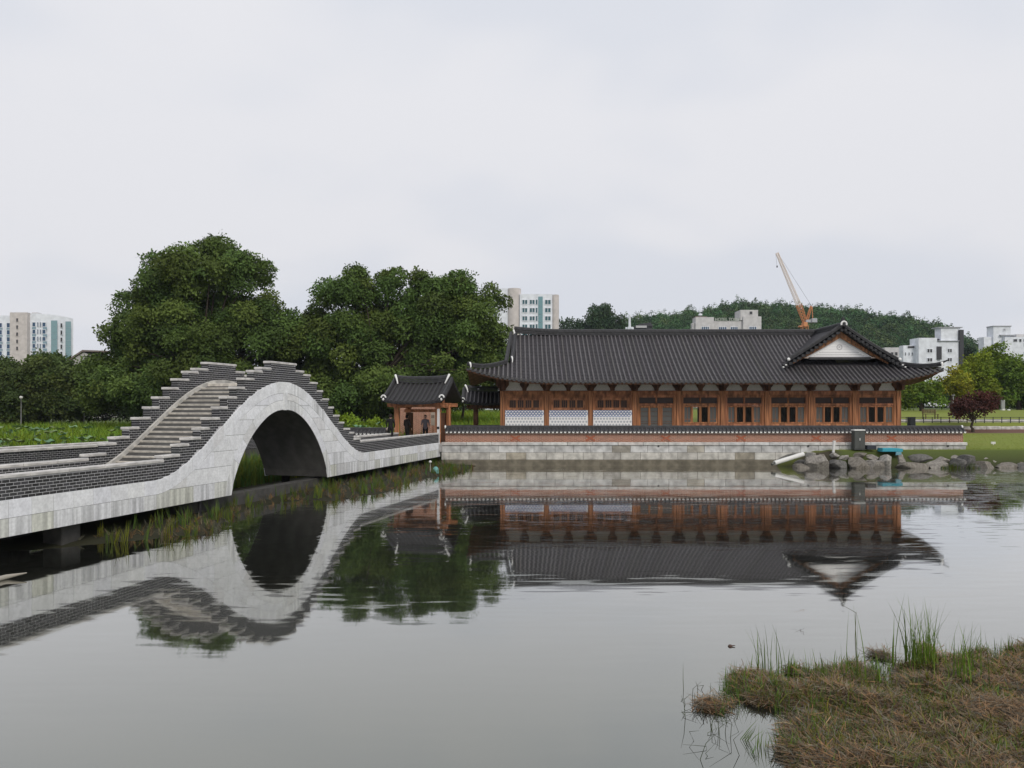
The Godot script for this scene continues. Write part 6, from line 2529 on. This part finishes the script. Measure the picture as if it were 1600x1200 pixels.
# ---------------------------------------------------------------- people
func body(bones: Array, cell: float) -> ArrayMesh:  # one skin over tapered bones: surface nets of a smooth union; a bone is [from, to, radius, radius, colour]
	var lo := Vector3.ONE * 1e9
	var hi := -lo
	for b in bones:
		for k in 2:
			lo = lo.min(b[k] - Vector3.ONE * (b[2 + k] + cell * 2))
			hi = hi.max(b[k] + Vector3.ONE * (b[2 + k] + cell * 2))
	var n := Vector3i((hi - lo) / cell) + Vector3i(2, 2, 2)
	var val := PackedFloat32Array()
	val.resize(n.x * n.y * n.z)
	var dist := func(p: Vector3, b: Array) -> float:
		var ab: Vector3 = b[1] - b[0]
		var t := clampf((p - b[0]).dot(ab) / maxf(ab.length_squared(), 1e-9), 0, 1)
		return p.distance_to(b[0] + ab * t) - lerpf(b[2], b[3], t)
	for z in n.z:
		for y in n.y:
			for x in n.x:
				var p := lo + Vector3(x, y, z) * cell
				var s := 9.0
				for b in bones:
					var e: float = dist.call(p, b)
					if e < s + 0.05:
						var h := maxf(0.035 - absf(s - e), 0.0) / 0.035
						s = minf(s, e) - h * h * 0.035 * 0.25
				val[(z * n.y + y) * n.x + x] = s
	var vert := {}
	var pos := PackedVector3Array()
	var col := PackedColorArray()
	var corner := [Vector3i(0, 0, 0), Vector3i(1, 0, 0), Vector3i(0, 1, 0), Vector3i(1, 1, 0), Vector3i(0, 0, 1), Vector3i(1, 0, 1), Vector3i(0, 1, 1), Vector3i(1, 1, 1)]
	var pairs := [[0, 1], [2, 3], [4, 5], [6, 7], [0, 2], [1, 3], [4, 6], [5, 7], [0, 4], [1, 5], [2, 6], [3, 7]]
	var f := func(q: Vector3i) -> float: return val[(q.z * n.y + q.y) * n.x + q.x]
	for z in n.z - 1:
		for y in n.y - 1:
			for x in n.x - 1:
				var q := Vector3i(x, y, z)
				var sum := Vector3.ZERO
				var cnt := 0
				for e in pairs:
					var a: float = f.call(q + corner[e[0]])
					var b: float = f.call(q + corner[e[1]])
					if (a < 0) != (b < 0):
						sum += Vector3(corner[e[0]]).lerp(Vector3(corner[e[1]]), a / (a - b))
						cnt += 1
				if cnt:
					var p := lo + (Vector3(q) + sum / cnt) * cell
					vert[q] = pos.size()
					pos.append(p)
					var best := 9.0
					var c := Color.WHITE
					for b in bones:
						var e: float = dist.call(p, b)
						if e < best:
							best = e
							c = b[4]
					col.append(c)
	var st := SurfaceTool.new()
	st.begin(Mesh.PRIMITIVE_TRIANGLES)
	for k in pos.size():
		st.set_color(col[k])
		st.add_vertex(pos[k])
	var ax := [Vector3i(1, 0, 0), Vector3i(0, 1, 0), Vector3i(0, 0, 1)]
	for q in vert:
		for i in 3:
			var d: Vector3i = ax[i]
			var u: Vector3i = ax[(i + 1) % 3]
			var w: Vector3i = ax[(i + 2) % 3]
			var a: float = f.call(q)
			var b: float = f.call(q + d)
			if (a < 0) != (b < 0) and vert.has(q - u) and vert.has(q - w) and vert.has(q - u - w):
				var c := [vert[q], vert[q - u], vert[q - u - w], vert[q - w]]
				if a < 0:
					c = [c[0], c[3], c[2], c[1]]
				for k in [0, 1, 2, 0, 2, 3]:
					st.add_index(c[k])
	st.generate_normals()
	return st.commit()


func person(label: String, where: Vector3, turn: float, top: Color, legs: Color, hair: Color, pose := {}) -> void:
	var skin := Color(0.42, 0.27, 0.2)
	var V := func(x: float, y: float, z: float) -> Vector3: return Vector3(x, y, z)
	var step: float = pose.get("step", 0.05)
	var bend: float = pose.get("arm", 0.1)
	var b := []
	b.append([Vector3(0, 0.95, 0), Vector3(0, 1.12, 0), 0.145, 0.13, top])
	b.append([Vector3(0, 1.12, 0), Vector3(0, 1.33, 0), 0.13, 0.14, top])
	b.append([Vector3(-0.13, 1.36, 0), Vector3(0.13, 1.36, 0), 0.085, 0.085, top])
	b.append([Vector3(0, 1.4, 0), Vector3(0, 1.5, 0.01), 0.055, 0.05, skin])
	b.append([Vector3(0, 1.56, 0.02), Vector3(0, 1.62, 0.015), 0.075, 0.085, skin])
	b.append([Vector3(0, 1.585, 0.095), Vector3(0, 1.575, 0.11), 0.012, 0.014, skin])
	b.append([Vector3(-0.09, 1.58, 0.01), Vector3(-0.092, 1.6, 0.01), 0.016, 0.018, skin])
	b.append([Vector3(0.09, 1.58, 0.01), Vector3(0.092, 1.6, 0.01), 0.016, 0.018, skin])
	b.append([Vector3(0, 1.60, -0.03), Vector3(0, 1.65, -0.005), 0.088, 0.088, hair])
	for e in [-1, 1]:
		b.append([Vector3(0.033 * e, 1.605, 0.092), Vector3(0.034 * e, 1.605, 0.094), 0.012, 0.012, Color(0.03, 0.02, 0.02)])
	b.append([Vector3(-0.018, 1.545, 0.088), Vector3(0.018, 1.545, 0.088), 0.01, 0.01, Color(0.3, 0.12, 0.1)])
	for s in [-1, 1]:
		var elbow := Vector3(0.235 * s, 1.1, -0.02 + bend * 0.4)
		var wrist := Vector3(0.22 * s, 0.87 + bend * 0.5, 0.06 + bend)
		b.append([Vector3(0.185 * s, 1.36, 0), elbow, 0.055, 0.043, top])
		b.append([elbow, wrist, 0.042, 0.03, top if pose.get("sleeves", true) else skin])
		b.append([wrist, wrist + Vector3(0, -0.08, 0.01), 0.03, 0.026, skin])
		for k in 4:
			var r := wrist + Vector3((k - 1.5) * 0.011, -0.09, 0.015 + (k - 1.5) * 0.012)
			b.append([r, r + Vector3(0, -0.07 + 0.008 * absf(k - 1.5), 0.02), 0.009, 0.008, skin])
		b.append([wrist + Vector3(-0.02 * s, -0.03, 0.02), wrist + Vector3(-0.035 * s, -0.08, 0.05), 0.011, 0.009, skin])
		var knee := Vector3(0.1 * s, 0.5, 0.03 + step * s)
		var ankle := Vector3(0.1 * s, 0.09, -0.02 + step * 1.6 * s)
		b.append([Vector3(0.085 * s, 0.9, 0), knee, 0.092, 0.062, legs])
		b.append([knee, ankle, 0.062, 0.042, legs])
		b.append([ankle + Vector3(0, -0.04, -0.02), ankle + Vector3(0, -0.05, 0.15), 0.042, 0.035, Color(0.03, 0.03, 0.03)])
	var o := obj("person", body(b, 0.026), mat("cloth", Color(1, 1, 1), 0.85, "", Vector3.ONE, true), self, Transform3D(Basis(Vector3.UP, turn), where))
	tag(o, label, "person")


func build_people() -> void:
	var black := Color(0.012, 0.012, 0.014)
	person("person in black with dark hair standing at the gate's left post", Vector3(-7.13, 1.37, -45.1), 3.3, black, black, Color(0.012, 0.01, 0.01))
	person("person in dark clothes standing inside the gate beside the left post", Vector3(-6.45, 1.3, -47.2), 2.6, Color(0.03, 0.022, 0.02), black, Color(0.015, 0.01, 0.01))
	person("person in a grey patterned top in the middle of the gate opening", Vector3(-5.35, 1.3, -47.4), 0.2, Color(0.14, 0.13, 0.15), black, Color(0.012, 0.01, 0.01), {"sleeves": false, "arm": 0.2})
	var p := foot(1585.5, 128)
	person("person in a white top walking on the far lawn at the right", p, 1.2, Color(0.55, 0.57, 0.62), Color(0.02, 0.022, 0.05), Color(0.015, 0.01, 0.01), {"step": 0.16, "sleeves": false})


# ---------------------------------------------------------------- reeds, marsh and lotus
func blade_tuft(n: int, h: float, w: float, lean: float, seed_: int) -> ArrayMesh:
	var m := MB.new()
	var r := RandomNumberGenerator.new()
	r.seed = seed_
	for i in n:
		var p := Vector3(r.randfn() * 0.05, 0, r.randfn() * 0.05)
		var a := r.randf() * TAU
		var out := Vector3(cos(a), 0, sin(a))
		var side := Vector3(-sin(a), 0, cos(a)) * w * r.randf_range(0.7, 1.3)
		var hh := h * r.randf_range(0.5, 1.15)
		var l := lean * r.randf_range(0.2, 1.3)
		var q := [p, p + out * hh * l * 0.25 + Vector3(0, hh * 0.5, 0), p + out * hh * l + Vector3(0, hh * (1.0 - l * 0.35), 0)]
		var t := r.randf_range(0.75, 1.2)
		m.col = Color(t, t, t)
		m.quad(q[0] - side, q[0] + side, q[1] + side * 0.8, q[1] - side * 0.8)
		m.tri(q[1] - side * 0.8, q[1] + side * 0.8, q[2])
	return m.mesh()


func reed_bed(called: String, spots: Array, shape: Mesh, m: Material, tone: Color, spread := 0.35) -> void:
	var tints := []
	for s in spots:
		var t := rng.randf_range(0.7, 1.25)
		var y := rng.randf_range(-spread, spread)
		tints.append(Color(tone.r * t * (1 + y), tone.g * t, tone.b * t * (1 - y)))
	kind(scatter(called, shape, m, spots, tints), "stuff")


func stand(p: Vector3, s: float, tilt := 0.12) -> Transform3D:
	return Transform3D(Basis.from_euler(Vector3(rng.randfn() * tilt, rng.randf() * TAU, rng.randfn() * tilt)).scaled(Vector3(1, 1, 1) * s), p)


func on_shore(x: float, d: float) -> Vector3:
	return Vector3(x, maxf(ground_height(x, d), -0.05), -d)


func build_reeds() -> void:
	var green := leaf_mat("reed_green", Color(1, 1, 1), 0.5)
	var tall := blade_tuft(9, 0.75, 0.011, 0.35, 5)
	var low := blade_tuft(10, 0.3, 0.01, 0.7, 6)
	var g := Color(0.075, 0.105, 0.02)
	# along the near side of the bridge
	var a := []
	var dead := []
	for i in 1500:
		var s := rng.randf_range(1.0, 27.0)
		var off := rng.randf_range(-2.6, 0.6)
		var x := -4.26 - 0.245 * s - 0.9695 * off * -1.0 * -1.0
		var d := 45.65 - 0.9695 * s + 0.245 * off
		var sd := shore_distance(x, d)
		if sd < -0.25 or (off > -0.2 and rng.randf() < 0.5):
			continue
		var patch := lump.get_noise_2d(x * 14 + 50, d * 14)
		var p := Vector3(x, maxf(ground_height(x, d), -0.03), -d)
		if patch > 0.0 and rng.randf() < 0.6:
			a.append(stand(p, rng.randf_range(0.45, 0.95) * (0.8 if s < 14 else 1.0)))
		elif rng.randf() < 0.6:
			dead.append(stand(p, rng.randf_range(0.6, 1.2), 0.4))
	reed_bed("bridge_reeds", a, tall, green, g * 1.2)
	reed_bed("dead_stalks", dead, low, mat("dead_reed", Color(1, 1, 1), 0.9, "", Vector3.ONE, true), Color(0.13, 0.10, 0.058))
	# dense reeds between the two bridges, seen through the arch
	a = []
	for i in 2600:
		var s := rng.randf_range(8, 29)
		var off := rng.randf_range(3.3, 7.5)
		a.append(stand(on_shore(-4.26 - 0.245 * s - 0.9695 * off, 45.65 - 0.9695 * s + 0.245 * off), rng.randf_range(0.8, 1.8) if s < 23 else rng.randf_range(0.6, 1.4)))
	reed_bed("reeds_behind_arch", a, tall, green, g * 1.5)
	# water plants at the corner of the embankment and below the rocks
	a = []
	for k in [[-3.6, 39.6, 45, 0.7], [-3.2, 41.6, 35, 0.55], [-3.6, 43.5, 40, 0.7], [25.1, 44.0, 45, 0.55], [26.2, 44.1, 40, 0.6], [24.7, 43.8, 20, 0.5]]:
		for i in k[2]:
			a.append(stand(Vector3(k[0] + rng.randfn() * 0.3, -0.05, -k[1] - rng.randfn() * 0.4), k[3] * rng.randf_range(0.5, 1.1)))
	reed_bed("water_plants", a, tall, green, g * 1.1)
	# a turquoise bag caught in the plants
	var m := MB.new()
	m.ball(Vector3(-3.95, 0.22, -39.8), Vector3(0.16, 0.2, 0.1), 7)
	m.ball(Vector3(-3.86, 0.08, -39.75), Vector3(0.2, 0.09, 0.14), 7)
	tag(obj("plastic_bag", m, mat("turquoise", lin(0.14, 0.32, 0.30), 0.5)), "pale turquoise plastic bag caught in the reeds near the embankment", "bag")
	m = MB.new()
	m.ball(Vector3(-4.3, 0.62, -40.4), Vector3(0.08, 0.07, 0.08), 6)
	m.tube([Vector3(-4.3, 0, -40.4), Vector3(-4.3, 0.6, -40.4)], [0.012, 0.01], 5)
	tag(obj("white_flower", m, mat("white_plastic", Color.WHITE)), "single white flower above the reeds under the bridge's end", "flower")
	# grass of the bank and lawn
	a = []
	for i in 15000:
		var x := rng.randf_range(18.6, 50)
		var d := 45.0 + pow(rng.randf(), 1.6) * 14.0
		if (x < 27.3 and d > 45.6) or d < 45.3:
			continue
		a.append(stand(Vector3(x, ground_height(x, d) - 0.02, -d), rng.randf_range(0.12, 0.28), 0.2))
	reed_bed("lawn_grass", a, low, green, Color(0.185, 0.235, 0.026), 0.15)


func build_marsh() -> void:
	var green := leaf_mat("marsh_green", Color(1, 1, 1), 0.45)
	var straw := mat("straw", Color(1, 1, 1), 0.85, "", Vector3.ONE, true)
	var tall := blade_tuft(7, 0.5, 0.0055, 0.25, 15)
	var short := blade_tuft(9, 0.16, 0.004, 0.6, 16)
	var stub := blade_tuft(8, 0.12, 0.0035, 1.0, 17)
	var lay := MB.new()   # a flattened straw
	for i in 9:
		var a := rng.randf() * TAU
		var dir := Vector3(cos(a), rng.randf_range(-0.05, 0.2), sin(a)) * rng.randf_range(0.03, 0.10) * (2.2 if i % 4 == 0 else 1.0)
		var sd := Vector3(-sin(a), 0, cos(a)) * 0.0022
		var p := Vector3(rng.randfn() * 0.05, 0.01 + rng.randf() * 0.03, rng.randfn() * 0.05)
		var t := rng.randf_range(0.4, 1.9)
		lay.col = Color(t, t, t)
		lay.quad(p - dir - sd, p - dir + sd, p + dir + sd, p + dir - sd)
	var flat := lay.mesh()
	var gs := []
	var ds := []
	var ls := []
	var ks := []
	var tries := 0
	while ls.size() < 26000 and tries < 120000:
		tries += 1
		var d := rng.randf_range(6.2, 12.6)
		var x := rng.randf_range(1.6, 11.5)
		if x / d > 0.76:
			continue
		var sd := shore_distance(x, d)
		var bump := lump.get_noise_2d(x * 22, d * 22)
		if sd < 0.05 + (lerpf(0.6, 1.7, smoothstep(2.2, 3.8, x)) - 0.6 * smoothstep(5.5, 7.0, x)) * bump * clampf(2.4 - sd, 0, 1):
			continue
		var h := maxf(ground_height(x, d), -0.01)
		var p := Vector3(x, h, -d)
		var wet := sd < 1.6
		ls.append(stand(p + Vector3(0, rng.randf() * 0.03, 0), rng.randf_range(0.7, 1.4), 0.25))
		if rng.randf() < 0.6:
			ds.append(stand(p, rng.randf_range(0.5, 1.2) * (0.9 if wet else 0.7), 0.5))
		if rng.randf() < (0.32 if wet else 0.06) + bump * 0.6:
			gs.append(stand(p, rng.randf_range(0.4, 1.3), 0.25))
	var ts := []   # taller fresh blades along the wet edge, some standing in the water
	for i in 5000:
		var d := rng.randf_range(7.2, 12.4)
		var x := rng.randf_range(2.2, 9.6)
		if x / d > 0.74 or ts.size() > 420:
			continue
		var sd := shore_distance(x, d) - 0.9 * lump.get_noise_2d(x * 22, d * 22)
		if sd < -0.3 or sd > 0.55 or lump.get_noise_2d(x * 35 + 90, d * 35) < -0.05:
			continue
		ts.append(stand(Vector3(x, maxf(ground_height(x, d), -0.03), -d), rng.randf_range(0.25, 0.75), 0.2))
	reed_bed("fresh_blades", ts, tall, green, Color(0.10, 0.165, 0.026), 0.25)
	reed_bed("straw_litter", ls, flat, straw, Color(0.20, 0.142, 0.088), 0.3)
	reed_bed("dead_stubble", ds, stub, straw, Color(0.14, 0.088, 0.052), 0.3)
	reed_bed("marsh_grass", gs, short, green, Color(0.13, 0.165, 0.03), 0.4)
	var dry := MB.new()   # single long stalks lying about
	dry.tube([Vector3(-0.12, 0.02, 0), Vector3(0, 0.035, 0.01), Vector3(0.12, 0.02, 0)], [0.0035, 0.003, 0.0018], 4, false)
	var ss := []
	for i in 900:
		var q: Transform3D = ls[rng.randi() % ls.size()]
		ss.append(Transform3D(Basis.from_euler(Vector3(rng.randfn() * 0.2, rng.randf() * TAU, rng.randfn() * 0.35)).scaled(Vector3.ONE * rng.randf_range(0.5, 1.5)), q.origin + Vector3(0, 0.02, 0)))
	reed_bed("dry_stalks", ss, dry.mesh(), straw, Color(0.30, 0.22, 0.13), 0.2)
	# clumps of tall sedge, each a plant of its own
	var clumps := [[1197, 1052, 0.75, 14, "reed clump with a tall leaning blade at the left tip of the marsh"], [1245, 1062, 0.5, 12, "short sparse reed clump right of the leaning one"], [1268, 1066, 0.45, 10, "low thin reed clump in the middle of the marsh edge"],
		[1340, 1072, 1.15, 7, "tallest thin grey green reed stalks rising above the marsh"], [1378, 1076, 0.62, 16, "fan-shaped reed clump between the tall stalks and the dense clump"], [1436, 1052, 0.95, 42, "densest bright green reed clump of the marsh"],
		[1452, 1048, 0.7, 20, "slanting reeds at the right side of the dense clump"], [1497, 1084, 0.8, 26, "bright reed clump in front on the right of the marsh"], [1520, 1060, 0.5, 12, "short reeds behind the front clump at the right"], [1592, 1030, 0.45, 10, "small reeds at the right edge of the photo"], [1171, 1075, 0.35, 10, "small reeds at the left waterline of the marsh"], [1310, 1068, 0.42, 9, "thin reeds left of the tallest stalks"]]
	for k in clumps.size():
		var c: Array = clumps[k]
		var d: float = EYE * 1200.0 / (c[1] - 636.0)
		var x: float = (c[0] - 800.0) / 1200.0 * d
		var root := thing("reed_clump", c[4], "reeds", Vector3(x, maxf(ground_height(x, d), -0.03), -d), 0.0, "reed clumps of the marsh")
		var m := MB.new()
		for i in int(c[3] * (2.0 if k == 5 else 1.5)):
			var p := Vector3(rng.randfn() * 0.13, 0, rng.randfn() * 0.1)
			var a := rng.randf() * TAU
			var out := Vector3(cos(a), 0, sin(a)) * rng.randf_range(0.02, 0.42)
			var h: float = c[2] * (1.0 - 0.65 * pow(rng.randf(), 1.2))
			var sd := Vector3(cos(a + 1.6), 0, sin(a + 1.6)) * rng.randf_range(0.0035, 0.0085)
			var t := rng.randf_range(0.7, 1.25)
			m.col = Color(0.10 * t, 0.165 * t, 0.025 * t)
			var prev := p
			for j in 4:
				var s := (j + 1) / 4.0
				var nx := p + out * h * s * s + Vector3(0, h * s, 0)
				var w0 := sd * (1.0 - 0.9 * pow(j / 4.0, 2))
				var w1 := sd * (1.0 - 0.95 * s * s)
				m.quad(prev - w0, prev + w0, nx + w1, nx - w1)
				prev = nx
		obj("blades", m, green, root)
		if k == 3:
			m = MB.new()
			m.col = Color(0.1, 0.11, 0.05)
			m.tube([Vector3(0, 0, 0), Vector3(-0.03, 0.6, 0), Vector3(-0.02, 0.92, 0), Vector3(-0.2, 1.02, 0)], [0.006, 0.005, 0.004, 0.002], 5)
			obj("bent_stalk", m, green, root)
	# sparse stems standing in the open water left of the marsh
	var stems := MB.new()
	for i in 46:
		var u := rng.randf_range(1065, 1160)
		var w := rng.randf_range(1075, 1190)
		if u < 1090 and w > 1120 and rng.randf() < 0.7:
			continue
		var d := EYE * 1200.0 / (w - 636.0)
		var p := Vector3((u - 800) / 1200.0 * d, -0.02, -d)
		var h := rng.randf_range(0.05, 0.32)
		stems.col = Color(0.05, 0.065, 0.025) * rng.randf_range(0.6, 1.3)
		stems.tube([p, p + Vector3(rng.randfn() * 0.03, h * 0.6, rng.randfn() * 0.03), p + Vector3(rng.randfn() * 0.1, h, rng.randfn() * 0.1)], [0.0035, 0.003, 0.001], 4, false)
	var so := obj("water_stems", stems, green)
	kind(so, "stuff")
	# long pale reed canes lying on the litter
	var canes := [[1385, 1092, 1430, 1100], [1250, 1130, 1270, 1150], [1372, 1170, 1392, 1190], [1330, 1155, 1362, 1160], [1470, 1170, 1500, 1180], [1210, 1124, 1240, 1130], [1350, 1178, 1385, 1166], [1540, 1120, 1575, 1132], [1300, 1190, 1330, 1182]]
	var cane_at := ["below the tallest reed stalks", "at the left mound of the marsh", "left of the bottom middle", "just above the bottom middle", "right of the middle", "beside the small inlet at the left", "across another cane near the bottom", "at the far right of the litter", "at the bottom left of the litter"]
	for i in canes.size():
		var c: Array = canes[i]
		var q := []
		for k in 2:
			var d: float = EYE * 1200.0 / (c[1 + k * 2] - 636.0)
			d *= 0.97
			var x: float = (c[k * 2] - 800.0) / 1200.0 * d
			q.append(Vector3(x, maxf(ground_height(x, d), 0) + 0.06 + 0.03 * k, -d))
		var m := MB.new()
		m.tube([q[0], (q[0] + q[1]) / 2 + Vector3(0, 0.02, 0), q[1]], [0.008, 0.007, 0.004], 6)
		tag(obj("reed_cane", m, mat("cane", lin(0.32, 0.25, 0.15), 0.7)), "pale dry reed cane lying on the brown litter " + cane_at[i], "reed cane", "dry canes lying on the marsh litter")


func build_lotus() -> void:
	# the lotus and weed field beyond the low footbridge
	var green := leaf_mat("field_green", Color(1, 1, 1), 0.5)
	var weeds := blade_tuft(10, 1.0, 0.022, 0.45, 25)
	var a := []
	for i in 16000:
		var d := 31.0 + pow(rng.randf(), 0.8) * 58.0
		var x := rng.randf_range(-62, -6)
		var side := (x + 4.26 + (45.65 - d) * 0.2527) * -1.0
		if (d < 47 and side < 13.5) or x / d < -0.76 or (x > -14 and d < 49):
			continue
		if d < 50 and lump.get_noise_2d(x * 5, d * 5) > 0.15 and rng.randf() < 0.7:
			continue
		a.append(stand(Vector3(x, ground_height(x, d), -d), rng.randf_range(0.6, 1.25), 0.15))
	reed_bed("field_weeds", a, weeds, green, Color(0.15, 0.235, 0.025), 0.25)
	a = []
	for i in 7000:   # meadow seen behind the side pavilion
		var x := rng.randf_range(-12, 6)
		var d := rng.randf_range(59.5, 103)
		a.append(stand(Vector3(x, ground_height(x, d), -d), rng.randf_range(0.4, 0.9), 0.15))
	reed_bed("meadow_weeds", a, weeds, green, Color(0.16, 0.24, 0.028), 0.3)
	var leaf := MB.new()   # lotus: a round, slightly cupped leaf on a stalk
	for k in 10:
		var t0 := TAU * k / 10.0
		var t1 := TAU * (k + 1) / 10.0
		var e0 := Vector3(cos(t0) * 0.2, 0.78 + 0.05 * sin(t0 * 3), sin(t0) * 0.2)
		var e1 := Vector3(cos(t1) * 0.2, 0.78 + 0.05 * sin(t1 * 3), sin(t1) * 0.2)
		leaf.tri(Vector3(0, 0.70, 0), e1, e0)
	leaf.tube([Vector3(0, 0, 0), Vector3(0, 0.7, 0)], [0.012, 0.01], 4, false)
	a = []
	for i in 700:
		var d := rng.randf_range(31, 62)
		var x := rng.randf_range(-45, -9)
		var side := (x + 4.26 + (45.65 - d) * 0.2527) * -1.0
		if (d < 47 and side < 13.2) or x / d < -0.76 or (x > -13 and d < 49) or lump.get_noise_2d(x * 5, d * 5) < 0.0:
			continue
		a.append(stand(Vector3(x, ground_height(x, d), -d), rng.randf_range(0.8, 1.5), 0.15))
	reed_bed("lotus_leaves", a, leaf.mesh(), green, Color(0.15, 0.23, 0.12), 0.2)
